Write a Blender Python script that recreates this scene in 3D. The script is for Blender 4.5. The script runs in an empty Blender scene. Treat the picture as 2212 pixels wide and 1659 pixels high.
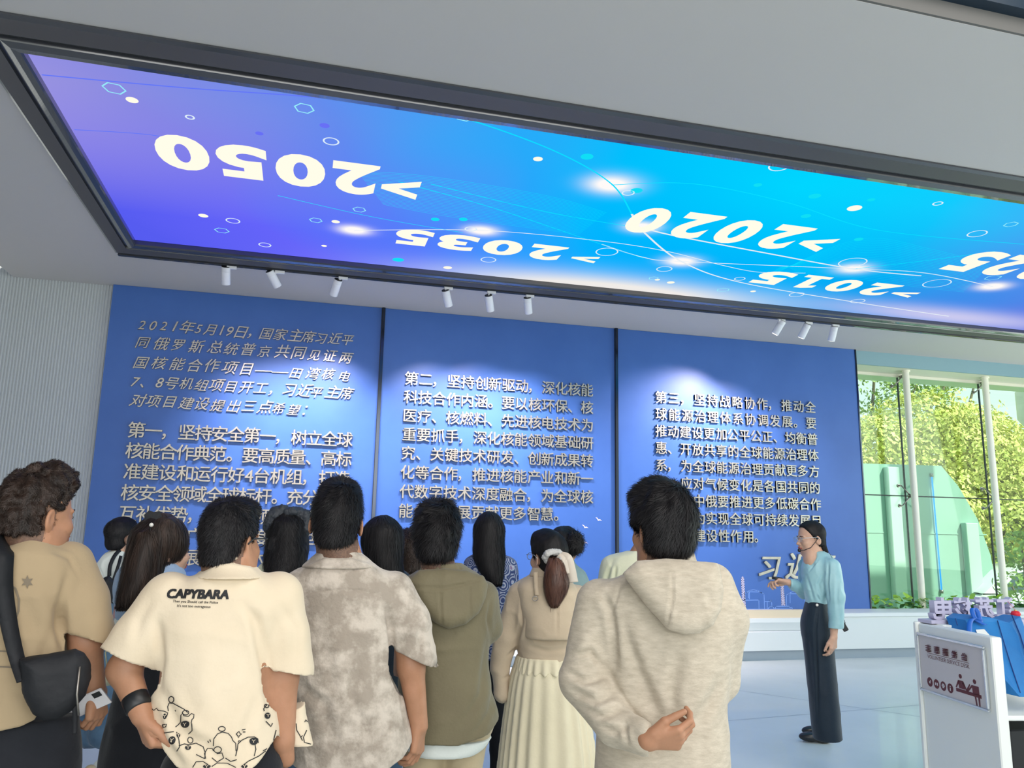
import bpy, bmesh, math, random
import numpy as np
from mathutils import Vector, Matrix
from mathutils.bvhtree import BVHTree
random.seed(4); RNG = np.random.default_rng(4)
SC = bpy.context.scene; COL = SC.collection
PI = math.pi
# ------------------------------------------------------------------ camera
FPX, YAW, PITCH, ROLL = 1700.0, math.radians(14.63), math.radians(10.46), math.radians(1.12)
CAMH = 1.55
CX, CY = 1106.0, 829.5
FW = np.array([math.sin(YAW)*math.cos(PITCH), math.cos(YAW)*math.cos(PITCH), math.sin(PITCH)])
_r0 = np.array([math.cos(YAW), -math.sin(YAW), 0.0]); _u0 = np.cross(_r0, FW)
RT = math.cos(ROLL)*_r0 + math.sin(ROLL)*_u0
UP = -math.sin(ROLL)*_r0 + math.cos(ROLL)*_u0
CAM = np.array([0, 0, CAMH])
cd = bpy.data.cameras.new('camera'); cam = bpy.data.objects.new('camera', cd); COL.objects.link(cam)
cd.sensor_fit = 'HORIZONTAL'; cd.sensor_width = 36.0; cd.lens = FPX/2212*36.0; cd.clip_start = 0.05; cd.clip_end = 500
M = Matrix(((RT[0], UP[0], -FW[0], 0), (RT[1], UP[1], -FW[1], 0), (RT[2], UP[2], -FW[2], CAMH), (0, 0, 0, 1)))
cam.matrix_world = M
SC.camera = cam
def ray(px, py): return ((px-CX)*RT - (py-CY)*UP + FPX*FW)/FPX
def on(px, py, ax, val):
    d = ray(px, py); t = (val-CAM[ax])/d[ax]; return CAM + t*d
# ------------------------------------------------------------------ world, sun, lights, exposure
SC.view_settings.view_transform = 'Standard'; SC.view_settings.look = 'None'
SC.view_settings.gamma = 1.0; SC.view_settings.use_curve_mapping = False
SC.view_settings.exposure = 0.0
W = bpy.data.worlds.new('sky'); SC.world = W; W.use_nodes = True
nt = W.node_tree; bg = nt.nodes['Background']
tcw = nt.nodes.new('ShaderNodeTexCoord'); sepw = nt.nodes.new('ShaderNodeSeparateXYZ'); rmp = nt.nodes.new('ShaderNodeValToRGB')
nt.links.new(tcw.outputs['Generated'], sepw.inputs[0]); nt.links.new(sepw.outputs['Z'], rmp.inputs[0]); nt.links.new(rmp.outputs[0], bg.inputs[0])
rmp.color_ramp.elements[0].color = (0.93, 1.0, 0.96, 1); rmp.color_ramp.elements[1].color = (0.62, 0.78, 1.0, 1)
bg.inputs[1].default_value = 1.25
def light(name, kind, loc, energy, color=(1, 1, 1), aim=None, **kw):
    l = bpy.data.lights.new(name, kind); l.energy = energy; l.color = color
    for k, v in kw.items(): setattr(l, k, v)
    o = bpy.data.objects.new(name, l); o.location = loc; COL.objects.link(o)
    if aim is not None: o.rotation_euler = (Vector(aim)-Vector(loc)).to_track_quat('-Z', 'Y').to_euler()
    return o
light('sun', 'SUN', (30, -10, 30), 6.5, (1.0, 0.95, 0.84), aim=(12, 16, 0), angle=0.03)
light('rear_key_light', 'AREA', (0.5, -5.5, 3.4), 350, (1.0, 0.985, 0.965), aim=(1.0, 4, 1.0), shape='RECTANGLE', size=9, size_y=3.4)  # unseen area lamp standing in for daylight behind the camera
light('side_daylight', 'AREA', (11.5, 3.5, 2.6), 220, (0.84, 1.0, 0.90), aim=(3, 5, 0.8), shape='RECTANGLE', size=7, size_y=3.4)
light('hall_fill_light', 'AREA', (2.5, -0.5, 5.6), 230, (1.0, 0.95, 0.89), aim=(2.0, 2.0, 0), shape='RECTANGLE', size=6, size_y=3)  # unseen overhead area lamp, added to brighten the people's backs
# ------------------------------------------------------------------ materials
def mat(name, col, rough=0.5, metal=0.0, col2=None, nscale=20, ndet=4, bump=0.0, bscale=None, stretch=None, spec=0.5, emit=None, estr=0, lo=0.35, hi=0.65, alpha=None, trans=0, coat=0, sheen=0):
    m = bpy.data.materials.new(name); m.use_nodes = True; n = m.node_tree; b = n.nodes['Principled BSDF']
    b.inputs['Base Color'].default_value = (*col, 1); b.inputs['Roughness'].default_value = rough
    b.inputs['Metallic'].default_value = metal; b.inputs['Specular IOR Level'].default_value = spec
    b.inputs['Coat Weight'].default_value = coat
    if sheen: b.inputs['Sheen Weight'].default_value = sheen
    if trans: b.inputs['Transmission Weight'].default_value = trans
    if emit: b.inputs['Emission Color'].default_value = (*emit, 1); b.inputs['Emission Strength'].default_value = estr
    if col2 or bump:
        tc = n.nodes.new('ShaderNodeTexCoord'); mp = n.nodes.new('ShaderNodeMapping'); n.links.new(tc.outputs['Object'], mp.inputs[0])
        if stretch: mp.inputs['Scale'].default_value = stretch
        if col2:
            nz = n.nodes.new('ShaderNodeTexNoise'); nz.inputs['Scale'].default_value = nscale; nz.inputs['Detail'].default_value = ndet; nz.inputs['Roughness'].default_value = .6
            n.links.new(mp.outputs[0], nz.inputs['Vector']); r = n.nodes.new('ShaderNodeValToRGB'); n.links.new(nz.outputs['Fac'], r.inputs[0])
            r.color_ramp.elements[0].color = (*col, 1); r.color_ramp.elements[1].color = (*col2, 1)
            r.color_ramp.elements[0].position = lo; r.color_ramp.elements[1].position = hi
            n.links.new(r.outputs[0], b.inputs['Base Color'])
        if bump:
            n2 = n.nodes.new('ShaderNodeTexNoise'); n2.inputs['Scale'].default_value = bscale or nscale; n2.inputs['Detail'].default_value = 3
            n.links.new(mp.outputs[0], n2.inputs['Vector']); bp = n.nodes.new('ShaderNodeBump'); bp.inputs['Strength'].default_value = bump; bp.inputs['Distance'].default_value = .01
            n.links.new(n2.outputs['Fac'], bp.inputs['Height']); n.links.new(bp.outputs[0], b.inputs['Normal'])
    return m
def s2l(r, g, b): return tuple(((c/255)/12.92 if c/255 <= .04045 else ((c/255+.055)/1.055)**2.4) for c in (r, g, b))
MT = {}
MT['ceil'] = mat('ceiling_paint', (.56, .54, .535), .9)
MT['white'] = mat('white_paint', (.70, .74, .74), .45, bump=.05, bscale=3)
MT['rib'] = mat('ribbed_grey_board', (.50, .53, .55), .7, bump=.1, bscale=60)
MT['panel'] = mat('blue_panel', s2l(56, 98, 170), .42, col2=s2l(62, 104, 176), nscale=1.2, spec=.4)
MT['chrome'] = mat('dark_mirror_trim', (.06, .07, .09), .14, 1.0)
MT['letter'] = mat('brushed_steel', (.36, .335, .29), .42, .95, col2=(.44, .41, .36), nscale=4)
MT['floor'] = mat('resin_floor', (.66, .71, .68), .36, col2=(.71, .76, .73), nscale=1.3, bump=.03, bscale=2.5, coat=.15)
MT['frame'] = mat('dark_gloss_frame', (.045, .047, .056), .16, .0, spec=.8, coat=.6)
MT['framem'] = mat('dark_satin_frame', (.085, .08, .085), .5)
MT['black'] = mat('black_plastic', (.012, .013, .016), .4)
MT['beige'] = mat('beige_plinth', (.66, .56, .40), .5)
MT['base'] = mat('grey_skirting', (.30, .36, .42), .4, bump=.05, bscale=8)
MT['lampw'] = mat('lamp_white', (.80, .80, .85), .35)
MT['col'] = mat('column_white', (.86, .83, .70), .35)
MT['beam'] = mat('beam_blue_grey', (.22, .36, .42), .5)
MT['soffit'] = mat('soffit_cream', (.76, .73, .62), .4)
MT['steel'] = mat('steel_fitting', (.32, .30, .28), .35, .9)
MT['rubber'] = mat('dark_rubber', (.02, .03, .03), .5)
MT['upper'] = mat('upper_ceiling', (.006, .022, .045), .3); MT['edge'] = mat('ceiling_edge', (.12, .118, .115), .7)
# people
SK = s2l(196, 140, 116); 
def skin(name, c, c2=None):
    m = mat(name, c, .48, col2=c2 or tuple(min(1, x*1.12) for x in c), nscale=14, bump=.04, bscale=160, spec=.35)
    b = m.node_tree.nodes['Principled BSDF']; b.inputs['Subsurface Weight'].default_value = .08; b.inputs['Subsurface Radius'].default_value = (.02, .008, .005)
    return m
MT['skinm'] = skin('tan_skin', s2l(168, 122, 94), s2l(180, 132, 104)); MT['skinf'] = skin('fair_skin', s2l(196, 156, 134), s2l(206, 166, 144))
MT['lips'] = mat('lips', s2l(176, 92, 88), .4)
MT['hairm'] = mat('black_hair', (.007, .007, .009), .55, col2=(.016, .014, .016), nscale=60, stretch=(1, 1, .2), spec=.3)
MT['hairb'] = mat('brown_black_hair', (.016, .010, .008), .55, col2=(.045, .026, .019), nscale=40, stretch=(1, 1, .15), spec=.4)
MT['hairr'] = mat('chestnut_hair', (.075, .032, .022), .42, col2=(.14, .06, .04), nscale=60, stretch=(1, 1, .1))
MT['glass'] = None
# ------------------------------------------------------------------ mesh helpers
def tag(o, label=None, cat=None, group=None, kind=None):
    if label: o['label'] = label
    if cat: o['category'] = cat
    if group: o['group'] = group
    if kind: o['kind'] = kind
    return o
def link(name, data, parent=None, loc=None, rot=None, scale=None):
    o = bpy.data.objects.new(name, data); COL.objects.link(o)
    if parent is not None: o.parent = parent
    if loc is not None: o.location = loc
    if rot is not None: o.rotation_euler = rot
    if scale is not None: o.scale = scale
    return o
def empty(name, loc=(0, 0, 0), rot=(0, 0, 0)): 
    o = link(name, None, None, loc, rot); o.empty_display_size = .1; return o
def mesh_data(name, V, Fs, m=None, smooth=False):
    me = bpy.data.meshes.new(name)
    V = np.asarray(V, dtype=np.float32)
    Fs = [np.asarray(f, dtype=np.int32) for f in Fs if len(f)]
    me.vertices.add(len(V)); me.vertices.foreach_set('co', V.ravel())
    nl = sum(f.size for f in Fs); npoly = sum(len(f) for f in Fs)
    me.loops.add(nl); me.polygons.add(npoly)
    me.loops.foreach_set('vertex_index', np.concatenate([f.ravel() for f in Fs]))
    tot = np.concatenate([np.full(len(f), f.shape[1], np.int32) for f in Fs])
    me.polygons.foreach_set('loop_start', (np.cumsum(tot)-tot).astype(np.int32))
    try: me.polygons.foreach_set('loop_total', tot)
    except Exception: pass
    me.polygons.foreach_set('use_smooth', np.full(npoly, smooth, dtype=bool))
    me.update(calc_edges=True); me.validate()
    if m is not None: me.materials.append(m)
    return me
class MB:
    """collects shapes into one mesh"""
    def __init__(s): s.v = []; s.f = {}; s.n = 0
    def add(s, V, F):
        V = np.asarray(V, float); b = s.n; s.v.append(V); s.n += len(V)
        for f in F: s.f.setdefault(len(f), []).append([i+b for i in f])
        return s
    def arr(s, V, A):
        b = s.n; s.v.append(np.asarray(V, float)); s.n += len(V)
        A = np.asarray(A); s.f.setdefault(A.shape[1], []).extend((A+b).tolist()); return s
    def box(s, lo, hi, bev=0):
        x0, y0, z0 = lo; x1, y1, z1 = hi
        if bev <= 0:
            V = [(x, y, z) for z in (z0, z1) for y in (y0, y1) for x in (x0, x1)]
            return s.add(V, [(0, 2, 3, 1), (4, 5, 7, 6), (0, 1, 5, 4), (2, 6, 7, 3), (0, 4, 6, 2), (1, 3, 7, 5)])
        # bevelled: profile in xy rounded, z chamfer
        b = bev; ring = [(x0+b, y0), (x1-b, y0), (x1, y0+b), (x1, y1-b), (x1-b, y1), (x0+b, y1), (x0, y1-b), (x0, y0+b)]
        cx, cy = (x0+x1)/2, (y0+y1)/2
        def sh(k): return [(x+(b if x < cx else -b)*k*.7, y+(b if y < cy else -b)*k*.7) for x, y in ring]
        V = [(x, y, z0) for x, y in sh(1)]+[(x, y, z0+b) for x, y in ring]+[(x, y, z1-b) for x, y in ring]+[(x, y, z1) for x, y in sh(1)]
        F = [tuple(range(7, -1, -1)), tuple(range(24, 32))]
        for k in range(3):
            for i in range(8): j = (i+1) % 8; F.append((k*8+i, k*8+j, k*8+8+j, k*8+8+i))
        return s.add(V, F)
    def tube(s, pts, r, n=10, caps=True):
        pts = [Vector(p) for p in pts]; rs = r if hasattr(r, '__len__') else [r]*len(pts)
        V = []; up = None
        for i, p in enumerate(pts):
            t = (pts[min(i+1, len(pts)-1)]-pts[max(i-1, 0)]).normalized()
            if up is None: up = Vector((0, 0, 1)) if abs(t.z) < .9 else Vector((1, 0, 0))
            a = t.cross(up).normalized(); up = a.cross(t).normalized()
            for k in range(n):
                w = 2*PI*k/n; V.append(tuple(p+(a*math.cos(w)+up*math.sin(w))*rs[i]))
        F = [(i*n+k, i*n+(k+1) % n, (i+1)*n+(k+1) % n, (i+1)*n+k) for i in range(len(pts)-1) for k in range(n)]
        if caps: F += [tuple(range(n-1, -1, -1)), tuple(range((len(pts)-1)*n, len(pts)*n))]
        return s.add(V, F)
    def prism(s, poly, a, b, ax=1):
        """extrude a 2-D polygon along axis ax from a to b"""
        n = len(poly)
        def P(u, v, w): q = [u, v]; q.insert(ax, w); return q
        V = [P(u, v, a) for u, v in poly]+[P(u, v, b) for u, v in poly]
        F = [tuple(range(n)), tuple(range(2*n-1, n-1, -1))]+[(i, i+n, (i+1) % n+n, (i+1) % n) for i in range(n)]
        return s.add(V, F)
    def lathe(s, prof, c=(0, 0, 0), n=24):
        V = [(c[0]+r*math.cos(2*PI*k/n), c[1]+r*math.sin(2*PI*k/n), c[2]+z) for r, z in prof for k in range(n)]
        F = [(i*n+k, i*n+(k+1) % n, (i+1)*n+(k+1) % n, (i+1)*n+k) for i in range(len(prof)-1) for k in range(n)]
        F += [tuple(range(n-1, -1, -1)), tuple(range((len(prof)-1)*n, len(prof)*n))]
        return s.add(V, F)
    def data(s, name, m, smooth=False): return mesh_data(name, np.concatenate(s.v), [np.array(v) for v in s.f.values()], m, smooth)
    def obj(s, name, m, parent=None, smooth=False, **kw): return link(name, s.data(name, m, smooth), parent, **kw)
def shade_auto(o, ang=40):
    me = o.data
    me.polygons.foreach_set('use_smooth', np.ones(len(me.polygons), dtype=bool)); me.set_sharp_from_angle(angle=math.radians(ang)); return o
# ------------------------------------------------------------------ value noise
_T = RNG.random((32, 32, 32)).astype(np.float32)
def vnoise(P, f=1.0, s=0.0):
    q = np.asarray(P)*f+s*7.31+100.0; i = np.floor(q).astype(int); w = q-i; w = w*w*(3-2*w); i0 = i & 31; i1 = (i+1) & 31
    x0, y0, z0 = i0.T; x1, y1, z1 = i1.T; u, v, t = w.T
    a = _T[x0, y0, z0]*(1-u)+_T[x1, y0, z0]*u; b = _T[x0, y1, z0]*(1-u)+_T[x1, y1, z0]*u
    c = _T[x0, y0, z1]*(1-u)+_T[x1, y0, z1]*u; d = _T[x0, y1, z1]*(1-u)+_T[x1, y1, z1]*u
    return ((a*(1-v)+b*v)*(1-t)+(c*(1-v)+d*v)*t)*2-1
# ------------------------------------------------------------------ signed-distance modelling
def smin(a, b, k):
    if k <= 0: return np.minimum(a, b)
    h = np.clip(.5+.5*(b-a)/k, 0, 1); return b*(1-h)+a*h-k*h*(1-h)
def f_cone(a, b, r1, r2):
    a = np.array(a, float); b = np.array(b, float); ba = b-a; L = max(ba@ba, 1e-9)
    def fn(p):
        pa = p-a; h = np.clip(pa@ba/L, 0, 1); return np.sqrt(((pa-h[:, None]*ba)**2).sum(1))-(r1+(r2-r1)*h)
    fn.b = ((a+b)/2, math.sqrt(L)/2+max(r1, r2)); return fn
def f_ell(c, r, R=None):
    c = np.array(c, float); r = np.array(r, float)
    def fn(p):
        q = p-c
        if R is not None: q = q@R
        k0 = np.sqrt(((q/r)**2).sum(1)); k1 = np.sqrt(((q/(r*r))**2).sum(1))+1e-9; return k0*(k0-1)/k1
    fn.b = (c, float(r.max())); return fn
def cubic(z, y, n=6):
    z = np.array(z, float); y = np.array(y, float)
    if len(z) < 3: return z, y
    m = np.gradient(y, z, axis=0); Z = []; Y = []
    for i in range(len(z)-1):
        for k in range(n):
            t = k/n; h = z[i+1]-z[i]
            Y.append((2*t**3-3*t*t+1)*y[i]+(t**3-2*t*t+t)*h*m[i]+(-2*t**3+3*t*t)*y[i+1]+(t**3-t*t)*h*m[i+1]); Z.append(z[i]+t*h)
    Z.append(z[-1]); Y.append(y[-1]); return np.array(Z), np.array(Y)
def f_loft(L, n=2.3, shell=0, capz=True, soft=.01):
    """L rows: z, cx, cy, a, b (any order of z)"""
    L = np.array(sorted([tuple(l) for l in L])); Z, Y = cubic(L[:, 0], L[:, 1:])
    Y[:, 2:] = np.maximum(Y[:, 2:], .004)
    def fn(p):
        z = p[:, 2]; cx, cy, a, b = (np.interp(z, Z, Y[:, i]) for i in range(4))
        x = p[:, 0]-cx; y = p[:, 1]-cy
        k = ((np.abs(x)/a)**n+(np.abs(y)/b)**n)**(1/n)+1e-9
        # distance estimate that stays sound for flat sections
        gx = (np.abs(x)/a)**(n-1)/a; gy = (np.abs(y)/b)**(n-1)/b
        g = np.sqrt(gx*gx+gy*gy)*k**(1-n)+1e-6
        d = (k-1)/g
        d = np.where(k < .3, -np.minimum(a, b)*.7, d)
        if shell: d = np.abs(d+shell/2)-shell/2
        if capz: d = np.maximum(d, np.maximum(z-Z[-1], Z[0]-z))
        return d
    mid = (Z[0]+Z[-1])/2; c = np.array([Y[:, 0].mean(), Y[:, 1].mean(), mid]); fn.b = (c, math.hypot((Z[-1]-Z[0])/2, Y[:, 2].max()+np.ptp(Y[:, 0]))); fn.box = (Z[0], Z[-1]); return fn
def sd_poly(X, Y, P):
    P = np.asarray(P, float); d = np.full(X.shape, 1e9); s = np.ones(X.shape)
    n = len(P)
    for i in range(n):
        a = P[i]; b = P[i-1]; e = b-a; wx = X-a[0]; wy = Y-a[1]
        t = np.clip((wx*e[0]+wy*e[1])/(e@e+1e-12), 0, 1); bx = wx-e[0]*t; by = wy-e[1]*t
        d = np.minimum(d, bx*bx+by*by)
        c1 = Y >= a[1]; c2 = Y < b[1]; c3 = e[0]*wy > e[1]*wx
        s = np.where((c1 & c2 & c3) | (~c1 & ~c2 & ~c3), -s, s)
    return s*np.sqrt(d)
def sd_line(X, Y, P):
    d = np.full(X.shape, 1e9); T = np.zeros(X.shape)
    P = np.asarray(P, float); n = len(P)-1
    for i in range(n):
        a = P[i]; e = P[i+1]-a; wx = X-a[0]; wy = Y-a[1]; t = np.clip((wx*e[0]+wy*e[1])/(e@e+1e-12), 0, 1)
        q = (wx-e[0]*t)**2+(wy-e[1]*t)**2; m = q < d; d = np.where(m, q, d); T = np.where(m, (i+t)/n, T)
    return np.sqrt(d), T
def f_pillow(poly, f0, T, w=.03):
    """polygon in (r,z), inflated around depth f0 (number or function of p) with half thickness T"""
    P = np.asarray(poly, float)
    def fn(p):
        d2 = sd_poly(p[:, 0], p[:, 2], P); c = f0(p) if callable(f0) else f0
        u = np.clip(-d2/w, 0, 1); t = T*np.sqrt(1-(1-u)**2)
        df = np.abs(p[:, 1]-c)
        return np.where(d2 > 0, np.sqrt(d2*d2+df*df), df-t)*.8
    c = P.mean(0); fc = f0(np.array([[c[0], 0, c[1]]]))[0] if callable(f0) else f0
    fn.b = (np.array([c[0], fc, c[1]]), float(np.sqrt(((P-c)**2).sum(1)).max())+.06); return fn
class SDF:
    def __init__(s): s.it = []
    def u(s, fn, k=0.0): s.it.append(('u', fn, k)); return s
    def cut(s, fn, k=0.0): s.it.append(('c', fn, k)); return s
    def __call__(s, p):
        d = np.full(len(p), 1.0)
        for op, fn, k in s.it:
            b = getattr(fn, 'b', None)
            if b is not None:
                m = ((p-b[0])**2).sum(1) < (b[1]+.13)**2
                if not m.any(): continue
                q = p[m]; v = fn(q); dm = d[m]
                d[m] = smin(dm, v, k) if op == 'u' else -smin(-dm, v, k)
            else:
                v = fn(p); d = smin(d, v, k) if op == 'u' else -smin(-d, v, k)
        return d
def extract(fn, lo, hi, h):
    lo = np.array(lo, float); hi = np.array(hi, float); B = 4
    nb = np.ceil((hi-lo)/(h*B)).astype(int)+1; n = nb*B
    g = [lo[i]+h*B*(np.arange(nb[i])+.5) for i in range(3)]
    G = np.stack(np.meshgrid(*g, indexing='ij'), -1).reshape(-1, 3)
    dc = fn(G).reshape(nb); act = np.abs(dc) < h*B*1.75
    big = np.repeat(np.repeat(np.repeat(dc, B, 0), B, 1), B, 2).astype(np.float32)
    m = np.repeat(np.repeat(np.repeat(act, B, 0), B, 1), B, 2)
    I = np.argwhere(m); pts = lo+h*(I+.5-.0)
    big[I[:, 0], I[:, 1], I[:, 2]] = fn(pts)
    S = big < 0
    c = np.zeros(np.array(S.shape)-1, np.int8)
    for a in (0, 1):
        for b in (0, 1):
            for e in (0, 1): c += S[a:S.shape[0]-1+a, b:S.shape[1]-1+b, e:S.shape[2]-1+e]
    C = np.argwhere((c > 0) & (c < 8))
    if not len(C): return np.zeros((0, 3)), np.zeros((0, 4), int)
    offs = np.array([(a, b, e) for a in (0, 1) for b in (0, 1) for e in (0, 1)])
    val = np.stack([big[C[:, 0]+o[0], C[:, 1]+o[1], C[:, 2]+o[2]] for o in offs], 1)
    acc = np.zeros((len(C), 3)); cnt = np.zeros(len(C))
    for i in range(8):
        for j in range(i+1, 8):
            if np.abs(offs[i]-offs[j]).sum() == 1:
                mm = (val[:, i] < 0) != (val[:, j] < 0); t = val[:, i]/(val[:, i]-val[:, j]+1e-12)
                p = offs[i]+np.clip(t, 0, 1)[:, None]*(offs[j]-offs[i]); acc[mm] += p[mm]; cnt[mm] += 1
    V = lo+h*(C+acc/np.maximum(cnt, 1)[:, None]+.5)
    idx = np.full(c.shape, -1, np.int32); idx[C[:, 0], C[:, 1], C[:, 2]] = np.arange(len(C))
    Q = []
    for ax in range(3):
        a1, a2 = (ax+1) % 3, (ax+2) % 3
        s0 = [slice(None)]*3; s1 = [slice(None)]*3; s0[ax] = slice(0, -1); s1[ax] = slice(1, None)
        A = S[tuple(s0)]; Bm = S[tuple(s1)]; E = np.argwhere(A != Bm)
        E = E[(E[:, a1] > 0) & (E[:, a2] > 0) & (E[:, a1] < c.shape[a1]) & (E[:, a2] < c.shape[a2]) & (E[:, ax] < c.shape[ax])]
        if not len(E): continue
        e1 = np.zeros(3, int); e1[a1] = 1; e2 = np.zeros(3, int); e2[a2] = 1
        def gi(X): return idx[X[:, 0], X[:, 1], X[:, 2]]
        q = np.stack([gi(E-e1-e2), gi(E-e2), gi(E), gi(E-e1)], 1)
        inside = A[E[:, 0], E[:, 1], E[:, 2]]; q[~inside] = q[~inside][:, ::-1]
        Q.append(q[(q >= 0).all(1)])
    Q = np.concatenate(Q) if Q else np.zeros((0, 4), int)
    # one projection step on to the true surface
    e = h*.35; d0 = fn(V); gx = np.stack([fn(V+np.eye(3)[i]*e)-fn(V-np.eye(3)[i]*e) for i in range(3)], 1)/(2*e)
    g2 = (gx**2).sum(1)+1e-6; st = -(d0/g2)[:, None]*gx; ln = np.sqrt((st**2).sum(1)); st *= np.minimum(1, h*.4/np.maximum(ln, 1e-9))[:, None]
    V = V+st
    return V, Q
def normals(V, Q):
    a = V[Q[:, 2]]-V[Q[:, 0]]; b = V[Q[:, 3]]-V[Q[:, 1]]; n = np.cross(a, b); N = np.zeros_like(V)
    for i in range(4): np.add.at(N, Q[:, i], n)
    return N/np.maximum(np.sqrt((N**2).sum(1)), 1e-12)[:, None]
def relax(V, Q, it=1, w=.5):
    for _ in range(it):
        A = np.zeros_like(V); c = np.zeros(len(V))
        for i in range(4):
            for j in (1, 3): np.add.at(A, Q[:, i], V[Q[:, (i+j) % 4]]); np.add.at(c, Q[:, i], 1)
        V = V*(1-w)+A/np.maximum(c, 1)[:, None]*w
    return V
def blades(V, N, flow, count, L, width, lift=.15, rnd=.25, seed=1, segs=3, curl=0.0, grav=0.0):
    rg = np.random.default_rng(seed); i = rg.integers(0, len(V), count); p = V[i]+rg.normal(0, .0015, (count, 3)); n = N[i]
    f = flow(p)+rg.normal(0, rnd, (count, 3)); t = f-(f*n).sum(1)[:, None]*n; t /= np.sqrt((t**2).sum(1))[:, None]+1e-9
    s = np.cross(t, n); ln = L*rg.uniform(.6, 1.3, count)[:, None]; w = width*rg.uniform(.6, 1.3, count)[:, None]; lf = lift*rg.uniform(.3, 1.4, count)[:, None]
    P = []; ph = rg.uniform(0, 6, count)[:, None]
    for k in range(segs+1):
        u = k/segs; c = p-n*.002+t*ln*u+n*ln*lf*u*(1.15-u*.5)+s*ln*curl*np.sin(u*5+ph)+np.array([0, 0, -1])*grav*ln*u*u
        hw = w*.5*(1-u)**.7
        if k < segs: P += [c-s*hw, c+s*hw]
        else: P += [c]
    m = len(P); VV = np.stack(P, 1).reshape(-1, 3); b = np.arange(count)*m
    Qs = [np.stack([b+2*k, b+2*k+1, b+2*k+3, b+2*k+2], 1) for k in range(segs-1)]
    T = np.stack([b+2*segs-2, b+2*segs-1, b+2*segs], 1)
    return VV, (np.concatenate(Qs) if Qs else np.zeros((0, 4), int)), T

def blades_on(fn, V, N, flow, count, L, width, lift=.1, rnd=.25, seed=1, segs=4, curl=0.0):
    """tapered strands that follow the surface of fn"""
    rg = np.random.default_rng(seed); i = rg.integers(0, len(V), count); p = V[i].copy(); n = N[i].copy()
    rv = rg.normal(0, rnd, (count, 3)); ln = L*rg.uniform(.5, 1.25, count)[:, None]; w = width*rg.uniform(.6, 1.3, count)[:, None]; lf = lift*rg.uniform(.1, 1.3, count)[:, None]; ph = rg.uniform(0, 6, count)[:, None]
    P = []; e = .004
    for k in range(segs+1):
        u = k/segs; f = flow(p)+rv; t = f-(f*n).sum(1)[:, None]*n; t /= np.sqrt((t**2).sum(1))[:, None]+1e-9; s = np.cross(t, n)
        c = p+n*ln*lf*u+s*ln*curl*np.sin(u*5+ph)*u; hw = w*.5*(1-u)**.6
        if k < segs: P += [c-s*hw, c+s*hw]
        else: P += [c]; break
        p = p+t*ln/segs
        d = fn(p); g = np.stack([fn(p+np.eye(3)[a]*e)-d for a in range(3)], 1)/e; gl = np.sqrt((g**2).sum(1))[:, None]+1e-6; ok = (np.abs(d) < .08) & (gl[:, 0] > .2)
        n = np.where(ok[:, None], g/gl, n); p = np.where(ok[:, None], p-n*(d[:, None]-.0012)/np.maximum(gl, .5), p)
    m = len(P); VV = np.stack(P, 1).reshape(-1, 3); b = np.arange(count)*m
    Qs = np.concatenate([np.stack([b+2*k, b+2*k+1, b+2*k+3, b+2*k+2], 1) for k in range(segs-1)])
    return VV, Qs, np.stack([b+2*segs-2, b+2*segs-1, b+2*segs], 1)
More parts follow.
